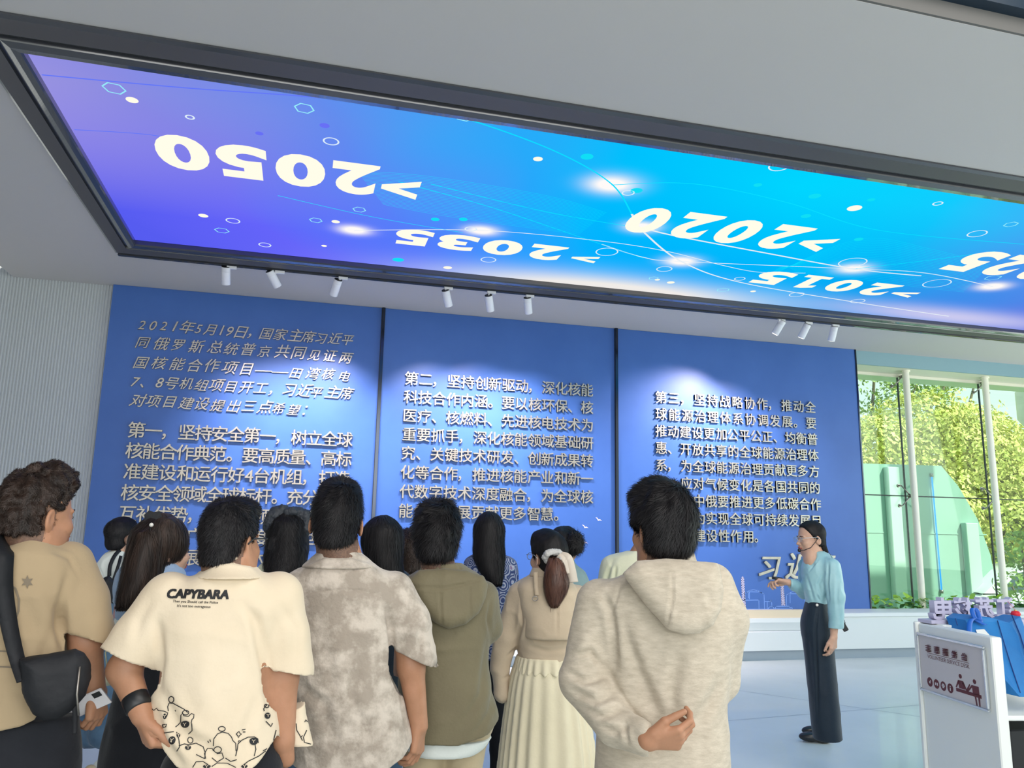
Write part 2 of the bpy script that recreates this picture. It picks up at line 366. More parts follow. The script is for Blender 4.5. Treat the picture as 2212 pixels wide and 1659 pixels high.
# ------------------------------------------------------------------ people
class Person:
    def __init__(s, px, D, label, group=None):
        hy = CY+FPX*math.tan(PITCH)/math.cos(ROLL)+(px-CX)*math.tan(ROLL)
        d = ray(px, hy); d = d[:2]/np.hypot(*d[:2]); s.F = np.array([d[0], d[1], 0]); s.R = np.array([d[1], -d[0], 0]); s.D = D
        s.O = np.array([d[0]*D, d[1]*D, 0]); s.az = math.atan2(s.R[1], s.R[0]); s.label = label; s.group = group
        s.S = SDF(); s.boxes = []; s.disp = []; s.root = None; s.lipz = None
    def at(s, px, py, f=0.0):
        d = ray(px, py); t = (f+s.D)/(d@s.F); q = CAM+t*d; return np.array([(q-s.O)@s.R, f, q[2]])
    def world(s, p): return s.O+p[0]*s.R+p[1]*s.F+np.array([0, 0, p[2]])
    def A(s, pts): return [s.at(*p) for p in pts]
    def loft(s, rows, n=2.3, **kw):
        """rows: py, xl, xr, half depth, f centre"""
        L = []
        for py, xl, xr, b, fc in rows:
            a = s.at(xl, py, fc); c = s.at(xr, py, fc); L.append(((a[2]+c[2])/2, (a[0]+c[0])/2, fc, abs(c[0]-a[0])/2, b))
        return f_loft(L, n, **kw)
    def chain(s, S, pts, rs, k=.015):
        for i in range(len(pts)-1): S.u(f_cone(pts[i], pts[i+1], rs[i], rs[i+1]), k)
    def mesh(s, name, S, m, h, lo, hi, parent=None, noise=0, nf=8, creases=(), rel=1, keep=False, boxes=None):
        bx = boxes or [(lo, hi, h)]; Vs = []; Qs = []; b = 0
        for lo_, hi_, h_ in bx:
            V, Q = extract(S, lo_, hi_, h_)
            if len(V) == 0: continue
            if rel: V = relax(V, Q, rel, .4)
            Vs.append(V); Qs.append(Q+b); b += len(V)
        V = np.concatenate(Vs); Q = np.concatenate(Qs)
        if noise or creases:
            N = normals(V, Q)
            if noise:
                w = vnoise(V*np.array([1, 1, .55]), nf, 1)+.5*vnoise(V*np.array([1, 1, .7]), nf*2.3, 2); w2 = vnoise(V+w[:, None]*.04, nf*1.3, 3)
                r = (1-np.abs(w2))**3-.4; V = V+N*(noise*(.5*w+.6*r))[:, None]
            for c in creases:
                pts, amp, wd = c[:3]; pp = [s.at(*p, c[3] if len(c) > 3 else -.12) for p in pts]; P2 = [(q[0], q[2]) for q in pp]
                d, t = sd_line(V[:, 0], V[:, 2], P2); taper = np.sin(np.clip(t, 0.02, .98)*PI)**.6
                g = np.exp(-(d/wd)**2)*taper*np.clip(-N[:, 1]*2+.6, 0, 1)
                side = np.exp(-((d-wd*1.7)/wd)**2)*taper*np.clip(-N[:, 1]*2+.6, 0, 1)
                V = V+N*(amp*g-amp*.35*side)[:, None]
        me = mesh_data(name, V, [Q], m, True)
        o = link(name, me, parent)
        if parent is None: o.location = s.O; o.rotation_euler = (0, 0, s.az)
        if keep: return o, V, Q
        return o
    # ---- head: c = centre between the ears; yaw>0 turns the face to the right (0 = facing away)
    def head(s, c, yaw=0, pitch=0, k=1.0, neck=None, nr=.056, fem=False, tilt=0):
        s.hc = np.array(c, float); s.hk = k; s.fem = fem
        Y = Matrix.Rotation(-math.radians(yaw), 3, 'Z') @ Matrix.Rotation(math.radians(tilt), 3, 'Y') @ Matrix.Rotation(math.radians(pitch), 3, 'X')
        s.HR = np.array(Y)
        H = SDF(); u = H.u
        u(f_ell((0, -.008, .038), (.076, .096, .086)))
        u(f_ell((0, .022, -.03), (.062 if fem else .066, .068, .082)), .03)
        u(f_ell((0, .060, -.088), (.026 if fem else .032, .030, .026)), .03)
        u(f_cone((-.050, .0, -.055), (-.02, .06, -.092), .014, .014), .03); u(f_cone((.050, .0, -.055), (.02, .06, -.092), .014, .014), .03)
        for sg in (-1, 1):
            u(f_ell((sg*.036, .062, -.028), (.026, .024, .024)), .025)      # cheek
            H.cut(f_ell((sg*.031, .098, .006), (.020, .017, .013)), .012)    # eye socket
            u(f_ell((sg*.031, .074, .004), (.0145, .0145, .0125)), .004)        # lid and eyeball
            u(f_cone((sg*.014, .088, .021), (sg*.045, .078, .022), .006, .005), .012)  # brow
        u(f_cone((0, .086, .010), (0, .107, -.026), .006, .0105), .010)
        for sg in (-1, 1): u(f_ell((sg*.011, .096, -.031), (.008, .009, .007)), .006)
        u(f_ell((0, .083, -.050), (.026, .016, .020)), .012)
        u(f_ell((0, .0985, -.0535), (.021, .007, .0055)), .003); u(f_ell((0, .097, -.0635), (.017, .008, .006)), .003)
        H.cut(f_cone((-.017, .106, -.0585), (.017, .106, -.0585), .0022, .0022), .003)
        for sg in (-1, 1):
            E = np.array(Matrix.Rotation(sg*.42, 3, 'Z') @ Matrix.Rotation(-.18, 3, 'X'))
            u(f_ell((sg*.080, -.010, -.008), (.0065, .019, .032), E), .006)
            H.cut(f_ell((sg*.087, -.006, -.004), (.006, .010, .018), E), .004)
        HR = s.HR
        def hf(p): return H(((p-s.hc)@HR)/k)*k
        hf.b = (s.hc, .17*k); s.S.u(hf, .0); s.headf = hf
        nb = np.array(neck) if neck is not None else s.hc+np.array([0, -.0, -.20])
        top = s.hc+HR@np.array([0, -.022, -.055])*k
        s.S.u(f_cone(top, nb, nr*.93, nr*1.08), .025)
    def hp(s, q): return s.hc+s.HR@np.array(q, float)*s.hk
    def hair_short(s, m, top=.028, side=.010, back=.012, nape=-.085, count=9000, L=.03, seed=1, tuft=.006, quiff=0, front=.055, curly=False, fade=0, lift=.55, flat=False):
        HR, hc, k = s.HR, s.hc, s.hk
        e1 = f_ell((0, -.008, .040), (.077+side, .098+back, .086+top)); e2 = f_ell((0, -.036, -.035), (.062+side*.8, .062+back*.6, .056))
        e3 = f_ell((0, .03, .10), (.06+side, .07, .03+top+quiff))
        zz = np.array([-.12, -.085, -.055, -.02, .005, .03, .055, .085, .12]); yy = np.array([-.075, -.045, -.022, .004, .020, .040, front, .10, .16])
        if flat: yy = np.array([-.075, -.045, -.022, .002, .016, .030, .046, .064, .115])
        def fn(p):
            q = ((p-hc)@HR)/k; d = smin(e1(q), e2(q), .025)
            if not flat: d = smin(d, e3(q), .02)
            cut = (q[:, 1]-np.interp(q[:, 2], zz, yy))*.75; d = -smin(-d, -cut, .012)
            d = np.maximum(d, (nape-q[:, 2])*.8-fade*np.clip(np.abs(q[:, 0])-.03, 0, 1))
            # ears stay clear
            er = np.sqrt(((np.abs(q[:, 0])-.088)/1.0)**2+(q[:, 1]+.008)**2+((q[:, 2]+.012)*.8)**2); d = np.maximum(d, .031-er)
            d = d+tuft*vnoise(p, 34, seed)*np.clip((q[:, 2]+.02)*14, .25, 1.3)
            if curly: d = d+.008*vnoise(p, 55, seed+3)
            return d*k
        lo = hc-.17*k; hi = hc+.19*k; V, Q = extract(fn, lo, hi, .0045); V = relax(V, Q, 1, .4); N = normals(V, Q)
        crown = hc+HR@np.array([.01, -.05, .125])*k
        def flow(p):
            d = p-crown; d = d+.35*np.cross(d, HR[:, 2]); d /= np.sqrt((d**2).sum(1))[:, None]+1e-6; return d
        q = ((V-hc)@HR)/k; ok = np.where(q[:, 1] < .12)[0]
        VV, BQ, BT = blades_on(fn, V[ok], N[ok], flow, count, L, .0022, .38 if curly else lift, .5 if curly else .22, seed, 3, .25 if curly else .03)
        b = len(V); me = mesh_data('hair', np.concatenate([V, VV]), [Q, BQ+b, BT+b], m, True)
        return link('hair', me, s.root)
    def hair_loft(s, m, rows, name='hair', n=2.1, extra=(), count=5000, L=.10, width=.0035, lift=.05, seed=1, noise=.006, curl=.02, nf=30, clear=None, grav=0, rnd=.12, h=.006, wave=0, width_=None, flow=None):
        S = SDF()
        if rows: S.u(s.loft(rows, n))
        for e, kk in extra: S.u(e, kk)
        if clear is not None: 
            for e, kk in clear: S.cut(e, kk)
        ctrs = [fn.b for op, fn, kk in S.it if op == 'u']; lo = np.min([c[0]-c[1] for c in ctrs], 0)-.02; hi = np.max([c[0]+c[1] for c in ctrs], 0)+.02
        V, Q = extract(S, lo, hi, h); N = normals(V, Q)
        st = vnoise(V*np.array([1, 1, .12]), nf, seed)+.5*vnoise(V*np.array([1, 1, .12]), nf*2.2, seed+1)
        V = V+N*(noise*st)[:, None]
        if wave: V = V+N*(wave*vnoise(V, 26, seed+5))[:, None]
        V = relax(V, Q, 1, .3); N = normals(V, Q)
        fl = flow or (lambda p: np.tile(np.array([[0.0, 0, -1.0]]), (len(p), 1)))
        VV, BQ, BT = blades_on(S, V, N, fl, count, L, width, lift, rnd, seed, 4, curl)
        b = len(V); return link(name, mesh_data(name, np.concatenate([V, VV]), [Q, BQ+b, BT+b], m, True), s.root)
    def finish_body(s, m, boxes, lips=True):
        bx = boxes; Vs = []; Qs = []; b = 0
        for lo, hi, h in bx:
            V, Q = extract(s.S, lo, hi, h)
            if len(V): Vs.append(V); Qs.append(Q+b); b += len(V)
        V = np.concatenate(Vs); Q = np.concatenate(Qs)
        me = mesh_data('person', V, [Q], m, True)
        if hasattr(s, 'hc'):
            q = ((V-s.hc)@s.HR)/s.hk; c = q[Q].mean(1)
            lp = ((c[:, 0]/.023)**2+((c[:, 2]+.0585)/.0105)**2 < 1) & (c[:, 1] > .09)
            if lips and lp.any():
                me.materials.append(MT['lips']); me.materials.append(MT['stubble']); mi = lp.astype(np.int32)
                if not s.fem:
                    st = (c[:, 1] < .0+.3*(c[:, 2]+.02)) & (c[:, 2] > -.112+.012*vnoise(c, 60, 2)) & (c[:, 2] < .03) & (np.abs(c[:, 0]) < .079); mi[st] = 2
                me.polygons.foreach_set('material_index', mi)
        o = link('person', me); o.location = s.O; o.rotation_euler = (0, 0, s.az); s.root = o
        tag(o, s.label, 'person', s.group); return o
    def eyes(s):
        for sg in (-1, 1):
            mb = MB(); c = s.hp((sg*.0305, .0795, .004))
            V = []; n = 12; mt = MT['eyew']
            mb.lathe([(.0005, -.0105), (.006, -.0085), (.0095, -.004), (.0105, 0), (.0095, .004), (.006, .0085), (.0005, .0105)], (0, 0, 0), 12)
            V = np.concatenate(mb.v)*s.hk; o = link('eye', mesh_data('eye', V+c, [np.array(v) for v in mb.f.values()], mt, True), s.root)
            d = s.HR@np.array([0, 1, 0]); p = MB(); p.tube([c+d*.0085*s.hk, c+d*.0112*s.hk], .0048*s.hk, 12); p.obj('iris', MT['black'], o, True)
            b = MB(); b.tube([s.hp((sg*.014, .097, .021)), s.hp((sg*.03, .0935, .0265)), s.hp((sg*.046, .082, .023))], [.0024*s.hk, .0026*s.hk, .001*s.hk], 6); b.obj('eyebrow', MT['hairm'], s.root, True)
    def glasses(s, m, ml=None, dz=0.004):
        g = MB()
        for sg in (-1, 1):
            cx = sg*.034; ring = [s.hp((cx+.024*math.cos(a), .110-.10*(abs(cx+.024*math.cos(a)))**1.5*3, dz+.0185*math.sin(a)*(1.0))) for a in np.linspace(0, 2*PI, 21)]
            g.tube(ring, .0016, 6, False)
            g.tube([s.hp((sg*.058, .105, dz+.008)), s.hp((sg*.079, .085, dz+.009)), s.hp((sg*.090, .0, dz+.010)), s.hp((sg*.091, -.026, dz-.006))], .0016 if m is not MT['black'] else .0026, 6)
        g.tube([s.hp((-.011, .110, dz+.004)), s.hp((0, .113, dz+.007)), s.hp((.011, .110, dz+.004))], .0015, 6)
        o = g.obj('glasses', m, s.root, True)
        for sg in (-1, 1):
            l = MB(); cx = sg*.034; l.add([s.hp((cx+.023*math.cos(a), .1095-.10*(abs(cx+.023*math.cos(a)))**1.5*3, dz+.0178*math.sin(a))) for a in np.linspace(0, 2*PI, 16, endpoint=False)], [tuple(range(16))]); l.obj('lens', MT['lens'], o)
    def leg_pair(s, hipz, foot, m, rt=.085, rk=.062, ra=.055, sep=.10, fx=None, name='trousers', waist=None, top=None, h=.012, wide=False, lo=0.045):
        S = SDF(); fxs = fx or [(-sep, foot), (sep, foot)]
        cx = waist[0] if waist else 0
        wa = waist[1] if waist else .165; wb = waist[2] if waist else .11; tp = top or hipz+.12
        S.u(f_loft([(hipz-.12, cx, 0, wa*.98, wb*1.0), (hipz, cx, 0, wa*1.04, wb*1.08), (tp-.03, cx, 0, wa*.94, wb*.95), (tp, cx, 0, wa*.92, wb*.93)]))
        for i, (x, f) in enumerate(fxs):
            sg = -1 if i == 0 else 1; hx = cx+sg*wa*.48
            S.u(f_cone((hx, 0, hipz-.06), ((hx+x)/2, f*.5+.01, .48), rt, rk), .03); S.u(f_cone(((hx+x)/2, f*.5+.01, .48), (x, f, lo+.02), rk, ra), .03)
        S.it.append(('c', (lambda p: p[:, 2]-lo), 0.0))
        o = s.mesh(name, S, m, h, (cx-.45, -.3, lo-.03), (cx+.45, .35, tp+.03), s.root, noise=.007, nf=9)
        for i, (x, f) in enumerate(fxs): s.shoe((x, f, 0))
        return o
    def shoe(s, c, ang=0.0, m=None, sc=1.0, name='shoe'):
        S = SDF(); c = np.array(c, float); R = np.array(Matrix.Rotation(ang, 3, 'Z'))
        def T(q): return c+R@(np.array(q)*sc)
        S.u(f_ell(T((0, .07, .045)), np.array((.046, .10, .042))*sc, R), 0).u(f_ell(T((0, -.05, .045)), np.array((.036, .06, .05))*sc, R), .03).u(f_cone(T((0, -.03, .05)), T((0, -.02, .10)), .036, .034), .03)
        S.it.append(('c', (lambda p: p[:, 2]-.002), 0.0))
        return s.mesh(name, S, m or MT['shoe'], .007, c-.2, c+np.array([.2, .22, .16]), s.root)
    def print_lines(s, bvh, lines, w, m, name='printed_drawing', off=.0018, closed=()):
        """px polylines laid on a garment; w in px"""
        V = []; F = []
        def hit(px, py):
            d = ray(px, py); dl = Vector((d@s.R, d@s.F, d[2])); h, n, i, t = bvh.ray_cast(Vector((0, -s.D, CAMH)), dl.normalized())
            if h is None: return None
            if n.dot(dl) > 0: n = -n
            return h+n*off
        for P in lines:
            P = np.array(P, float)
            Q = [P[0]]
            for a, b in zip(P[:-1], P[1:]):
                k = max(1, int(np.hypot(*(b-a))/4)); Q += [a+(b-a)*(i+1)/k for i in range(k)]
            Q = np.array(Q); t = np.gradient(Q, axis=0); t /= np.hypot(t[:, 0], t[:, 1])[:, None]+1e-9; nn = np.stack([-t[:, 1], t[:, 0]], 1)*w/2
            prev = None
            for q, n2 in zip(Q, nn):
                a = hit(*(q-n2)); b = hit(*(q+n2))
                if a is None or b is None or (a-b).length > .02: prev = None; continue
                V += [tuple(a), tuple(b)]; i = len(V)
                if prev is not None and (Vector(V[prev])-a).length < .03: F.append((prev, prev+1, i-1, i-2))
                prev = i-2
        if F: return MB().add(V, F).obj(name, m, s.root)
    def print_poly(s, bvh, V2, F, m, name='print', off=.0022):
        V = []; ok = []
        for px, py in V2:
            d = ray(px, py); dl = Vector((d@s.R, d@s.F, d[2])); h, n, i, t = bvh.ray_cast(Vector((0, -s.D, CAMH)), dl.normalized())
            if h is None: V.append((0, 0, 0)); ok.append(False); continue
            if n.dot(dl) > 0: n = -n
            V.append(tuple(h+n*off)); ok.append(True)
        F = [f for f in F if all(ok[i] for i in f)]
        if F: return MB().add(V, F).obj(name, m, s.root)
def hand_cones(S, w, d, n, t, size=1.0, curl=(20, 30, 20), spread=.0, thumb=.6, curls=None):
    """w wrist, d towards knuckles, n palm normal, t thumb side"""
    w = np.array(w, float); d = np.array(d, float); d /= np.linalg.norm(d); n = np.array(n, float); n -= (n@d)*d; n /= np.linalg.norm(n)
    t = np.array(t, float); t -= (t@d)*d; t -= (t@n)*n; t /= np.linalg.norm(t); k = size
    off = [.031, .011, -.010, -.029]; ln = [(.042, .024, .020), (.046, .028, .021), (.043, .026, .020), (.034, .020, .018)]; kn = [.084, .088, .084, .076]
    for i in range(4):
        b = w+(d*kn[i]+t*off[i])*k
        S.u(f_cone(w+t*off[i]*.45*k+d*.012*k, b, .0165*k, .0120*k), .012)
        p = b; a = 0; cc = curls[i] if curls else curl
        for j in range(3):
            a += math.radians(cc[j]); dd = d*math.cos(a)+n*math.sin(a)+t*(off[i]*spread*8 if j == 0 else 0); dd /= np.linalg.norm(dd)
            q = p+dd*ln[i][j]*k; r0 = (.0098, .0088, .0080)[j]*k; r1 = (.0088, .0080, .0070)[j]*k
            if i == 3: r0 *= .88; r1 *= .88
            S.u(f_cone(p, q, r0, r1), .003); p = q
    b = w+(d*.020+t*.024)*k; dd = d*.75+t*thumb+n*.35; dd /= np.linalg.norm(dd)
    m1 = b+dd*.042*k; d2 = d*.95+t*thumb*.35+n*.35; d2 /= np.linalg.norm(d2); m2 = m1+d2*.032*k; m3 = m2+d2*.026*k
    S.u(f_cone(b, m1, .016*k, .0125*k), .010); S.u(f_cone(m1, m2, .0115*k, .0098*k), .003); S.u(f_cone(m2, m3, .0098*k, .008*k), .002)
def arr(*a): return np.array(a, float)
# ------------------------------------------------------------------ setting
CZ = 4.15      # ceiling height
WY = 9.29      # plane of the blue panels
def struct(o): o['kind'] = 'structure'; return o

MT['eyew'] = mat('eye_white', (.72, .70, .68), .25); MT['shoe'] = mat('black_leather_shoe', (.018, .02, .024), .28)
fl = MB().box((-8, -9, -.2), (14, 9.35, 0)); o = struct(fl.obj('floor', MT['floor']))
for (a, b) in (((5.0, 5.2), (8.6, 7.9)), ((3.2, 9.0), (7.8, 3.0)), ((2.5, 6.2), (9.5, 7.0))):
    p0 = Vector((*a, .0006)); p1 = Vector((*b, .0006)); n = (p1-p0).cross(Vector((0, 0, 1))).normalized()*.004
    MB().add([p0-n, p1-n, p1+n, p0+n], [(0, 1, 2, 3)]).obj('joint_line', MT['base'], o)
# dropped ceiling: one slab with the screen opening
FX0, FX1, FY0, FY1 = -1.92, 13.0, 4.245, 8.10
c = MB()
c.box((-3.2, 2.94, CZ), (13.5, FY0, CZ+.30)); c.box((-3.2, FY1, CZ), (13.5, 9.36, CZ+.30)); c.box((-3.2, FY0, CZ), (FX0, FY1, CZ+.30)); c.box((FX1, FY0, CZ), (13.5, FY1, CZ+.30))
struct(c.obj('ceiling', MT['ceil']))
struct(MB().box((-3.2, 2.925, CZ+.002), (13.5, 2.94, CZ+.095)).obj('trim_1', MT['edge'], None)); struct(MB().box((-3.2, 2.86, CZ+.095), (13.5, 2.94, CZ+.32)).obj('trim_2', MT['upper'], None))
struct(MB().box((-8, -9, 6.2), (14, 2.86, 6.3)).box((-8, 2.86, 6.2), (-3.3, 9.4, 6.3)).obj('ceiling_upper', MT['upper']))
struct(MB().box((-3.2, 2.80, CZ+.30), (13.5, 2.86, 6.2)).obj('wall_bulkhead', MT['upper']))
# ribbed back wall at the left
wb = struct(MB().box((-8, 9.36, 0), (7.44, 9.5, 6.2)).obj('wall_back', MT['rib']))
rb = MB(); x = -6.6
while x < -2.19:
    r = .0115; V = []
    for z in (0, 4.6):
        for a in (180, 150, 115, 65, 30, 0): V.append((x+r+r*math.cos(math.radians(a)), 9.36-r*1.1*math.sin(math.radians(a)), z))
    rb.add(V, [(i, i+1, i+7, i+6) for i in range(5)]); x += .031
tag(rb.obj('rib', MT['rib'], wb), kind='stuff')
struct(MB().box((-8.1, -9, 0), (-8, 9.5, 6.3)).obj('wall_left', MT['ceil']))
# ------------------------------------------------------------------ plinth below the panels
bx = MB(); prof = [(9.36, .60), (9.285, .60), (9.20, .585), (9.19, .51), (9.135, .50), (9.13, .455), (9.165, .352), (9.085, .345), (9.085, .122), (9.36, .122)]
def prof_obj(name, poly, x0, x1, m, parent=None):
    return MB().prism(poly, x0, x1, 0).obj(name, m, parent)
pl = tag(empty('plinth_bench', (0, 0, 0)), 'long white stepped plinth running along the floor under the blue panels', 'plinth')
prof_obj('cap', [(9.29, .60), (9.205, .60), (9.195, .505), (9.29, .505)], -2.2, 6.75, MT['beige'], pl)
prof_obj('front_panel', [(9.29, .505), (9.14, .505), (9.135, .455), (9.17, .352), (9.29, .352)], -2.2, 6.75, MT['white'], pl)
prof_obj('step', [(9.29, .35), (9.09, .35), (9.085, .345), (9.085, .122), (9.29, .122)], -2.2, 6.75, MT['white'], pl)
sl = tag(empty('window_sill', (0, 0, 0)), 'white sill box under the glass wall with the row of plants on it', 'sill')
prof_obj('cap', [(9.29, .595), (9.285, .60), (9.10, .575), (9.07, .565), (9.065, .525), (9.085, .518), (9.29, .518)], 6.75, 13.2, MT['white'], sl)
prof_obj('front_panel', [(9.29, .518), (9.092, .518), (9.085, .50), (9.085, .122), (9.29, .122)], 6.75, 13.2, MT['white'], sl)
prof_obj('cap', [(9.36, .612), (9.292, .612), (9.292, .601), (9.36, .601)], 6.75, 7.43, MT['beige'], sl)
struct(MB().box((-2.2, 9.14, 0), (13.2, 9.36, .122)).obj('baseboard_back', MT['base']))
# ------------------------------------------------------------------ glyphs
_tc = bpy.data.curves.new('glyph_source', 'FONT'); _to = bpy.data.objects.new('glyph_source', _tc); COL.objects.link(_to)
_G = {}
def glyph(ch, style, ext=.05, off=.0, shear=0.0, res=2, fat=0):
    key = (ch, style)
    if key in _G: return _G[key]
    _tc.body = ch; _tc.extrude = ext; _tc.offset = off; _tc.shear = shear; _tc.resolution_u = res; _tc.size = 1.0
    dg = bpy.context.evaluated_depsgraph_get(); dg.update()
    me = bpy.data.meshes.new_from_object(_to.evaluated_get(dg), depsgraph=dg); me.name = 'character'
    if fat:      # heavier strokes: the same outline repeated a hair apart
        bm_ = bmesh.new()
        for dx, dy, dz in ((-fat, -fat*.6, 0), (fat, -fat*.6, .004), (-fat, fat*.6, .008), (fat, fat*.6, .012)):
            k = len(bm_.verts); bm_.from_mesh(me); bmesh.ops.translate(bm_, verts=list(bm_.verts)[k:], vec=(dx, dy, dz))
        bm_.to_mesh(me); bm_.free()
    _G[key] = me; return me
def bounds(me):
    a = np.empty(len(me.vertices)*3, np.float32); me.vertices.foreach_get('co', a); a = a.reshape(-1, 3); return a.min(0), a.max(0)
_b = bounds(glyph('国', 'ref', 0)); EM = float(_b[1][1]-_b[0][1])/.90; BASE = float(_b[0][1]+_b[1][1])/2   # cell height and centre of a CJK glyph
def place_row(parent, text, x0, x1, zc, size, style, y, m, ext, off, shear=0.0, jit=0.0, wts=None, ybow=0):
    ws = [(.55 if ord(ch) < 128 else 1.0) for ch in text] if wts is None else wts
    pitch = (x1-x0)/sum(ws); x = x0; rg = random.Random(text)
    for i, (ch, w) in enumerate(zip(text, ws)):
        if ch != ' ':
            k = style+str(ord(ch)); me = _G.get((ch, style)); new = me is None
            me = glyph(ch, style, ext/size*EM, 0, shear, 2, off)
            if new: me.materials.clear(); me.materials.append(m)
            lo, hi = bounds(me); sc = size/EM
            cx = x+pitch*w/2
            o = link('character', me, parent)
            if ch in '，。、：': ox = x-lo[0]*sc*1.0+.02*size; 
            elif ord(ch) < 128 or ch == '—': ox = cx-(lo[0]+hi[0])/2*sc
            else: ox = cx-(lo[0]+hi[0])/2*sc if ch not in '一' else cx-(lo[0]+hi[0])/2*sc
            s2 = sc*(1+rg.uniform(-jit, jit)); o.scale = (s2, s2, sc) if ch != '—' else (pitch/max(hi[0]-lo[0], .01)*1.02, s2, sc)
            if ch == '—': ox = cx-(lo[0]+hi[0])/2*o.scale[0]
            o.rotation_euler = (PI/2, rg.uniform(-jit, jit)*.4, 0)
            o.location = (ox, y-ext, zc-BASE*sc+rg.uniform(-jit, jit)*size*.4)
        x += pitch*w
def fmat_let(): return MT['letter']
PTOP = CZ-.002
def panel(x0, x1, lab):
    o = empty('wall_panel', ((x0+x1)/2, WY, 0)); tag(o, lab, 'wall panel')
    mb = MB().box((x0-(x0+x1)/2, 0, .60), (x1-(x0+x1)/2, .07, PTOP)); b = mb.obj('board', MT['panel'], o); return o
def world_parent(o):   # characters are given in world coordinates; shift them under the panel
    for c in o.children:
        if c.name.startswith(('character', 'printed', 'bird')): c.location.x -= o.location.x; c.location.y -= o.location.y
p1 = panel(-2.185, .785, 'left blue wall panel with cursive steel heading above block lettering')
hd = ['2021年5月19日，国家主席习近平', '同俄罗斯总统普京共同见证两', '国核能合作项目——田湾核电', '7、8号机组项目开工，习近平主席', '对项目建设提出三点希望：']
hw = [[.72]*4+[.95, .7, .95, .55, .55, .95, .9, 1, 1, 1, 1, 1, 1, 1], None, None, None, None]
for i, (t, x1_) in enumerate(zip(hd, (.49, .49, .49, .49, .10))):
    place_row(p1, t, -1.90 if i < 3 else -1.89, x1_, (3.715, 3.505, 3.285, 3.07, 2.855)[i], .150, 'cursive', WY, MT['letter'], .010, .004, .32, .11, hw[i])
for i, t in enumerate(['第一，坚持安全第一，树立全球', '核能合作典范。要高质量、高标', '准建设和运行好4台机组，打造', '核安全领域全球标杆。充分发挥', '互补优势，拓展核领域双边和多', '边合作的广度和深度，为世界核', '能产业发展贡献更大力量。']):
    n = sum(.55 if ord(ch) < 128 else 1 for ch in t); place_row(p1, t, -1.87, -1.87+2.39*(n/14 if n < 13 else 1), 2.53-.2245*i, .182, 'bold', WY, MT['letter'], .014, .009)
world_parent(p1)
p2 = panel(.825, 3.79, 'middle blue wall panel with eight rows of steel lettering and small birds')
for i, t in enumerate(['第二，坚持创新驱动，深化核能', '科技合作内涵。要以核环保、核', '医疗、核燃料、先进核电技术为', '重要抓手，深化核能领域基础研', '究、关键技术研发、创新成果转', '化等合作，推进核能产业和新一', '代数字技术深度融合，为全球核', '能创新发展贡献更多智慧。']):
    place_row(p2, t, 1.09, 1.09+2.40*(len(t)/14), 3.30-.2235*i, .170, 'bold', WY, MT['letter'], .014, .009)
world_parent(p2)
p3 = panel(3.825, 7.43, 'right blue wall panel with nine lettering rows, signature and line drawing of power plant')
for i, t in enumerate(['第三，坚持战略协作，推动全', '球能源治理体系协调发展。要', '推动建设更加公平公正、均衡普', '惠、开放共享的全球能源治理体', '系，为全球能源治理贡献更多方', '案。应对气候变化是各国共同的', '责任，中俄要推进更多低碳合作', '项目，为实现全球可持续发展目', '标发挥建设性作用。']):
    place_row(p3, t, 4.33, 4.33+2.41*(len(t)/14 if len(t) < 13 else 1), 3.27-.2195*i, .166, 'bold', WY, MT['letter'], .014, .009)
place_row(p3, '习近平', 5.73, 6.95, 1.13, .34, 'sign', WY, MT['letter'], .014, .018, .28, .06)
world_parent(p3)
# printed line drawings
MT['print'] = mat('pale_print', s2l(120, 160, 232), .5); MT['printp'] = mat('pink_white_print', s2l(214, 206, 236), .5)
def wall_lines(parent, lines, w, m, name='printed_drawing'):
    mb = MB()
    for L in lines:
        P = [on(px, py, 1, WY) for px, py in L]
        for a, b in zip(P[:-1], P[1:]):
            d = b-a; n = np.array([-d[2], 0, d[0]]); n = n/(np.linalg.norm(n)+1e-9)*w/2; y = np.array([0, -.0015, 0]); e = d/(np.linalg.norm(d)+1e-9)*w*.4
            mb.add([a-n+y-e, b-n+y+e, b+n+y+e, a+n+y-e], [(0, 1, 2, 3)])
    o = mb.obj(name, m, parent); o.location = (-parent.location.x, -parent.location.y, 0); return o
def zc(pts): return [(1580+x*.1206, 1240+y*.1206) for x, y in pts]
L = [zc(q) for q in ([(205, 470), (490, 465), (492, 625)], [(232, 460), (232, 345), (262, 335), (330, 290), (400, 282), (470, 295), (545, 340), (582, 355), (592, 618)], [(262, 338), (310, 318), (500, 320), (545, 340)],
   [(300, 330), (305, 430)], [(318, 330), (320, 445)], [(592, 492), (718, 492), (722, 575)], [(640, 500), (640, 615)], [(655, 618), (690, 580), (745, 580), (760, 625)], [(785, 612), (795, 578), (1032, 575), (1038, 605)], [(770, 622), (1090, 628), (1085, 600), (1040, 603)],
   [(985, 570), (982, 375), (1010, 360), (1090, 315), (1180, 310), (1270, 345), (1310, 370), (1315, 600)], [(1030, 352), (1240, 352)], [(1048, 355), (1050, 515)], [(690, 492), (690, 470), (712, 468), (714, 490)])]
for q in L: wall_lines(p3, [q], .009, MT['print'], 'printed_outline')
wall_lines(p3, [zc([(-600, 628), (760, 630)])], .008, MT['print'], 'printed_ground_line')
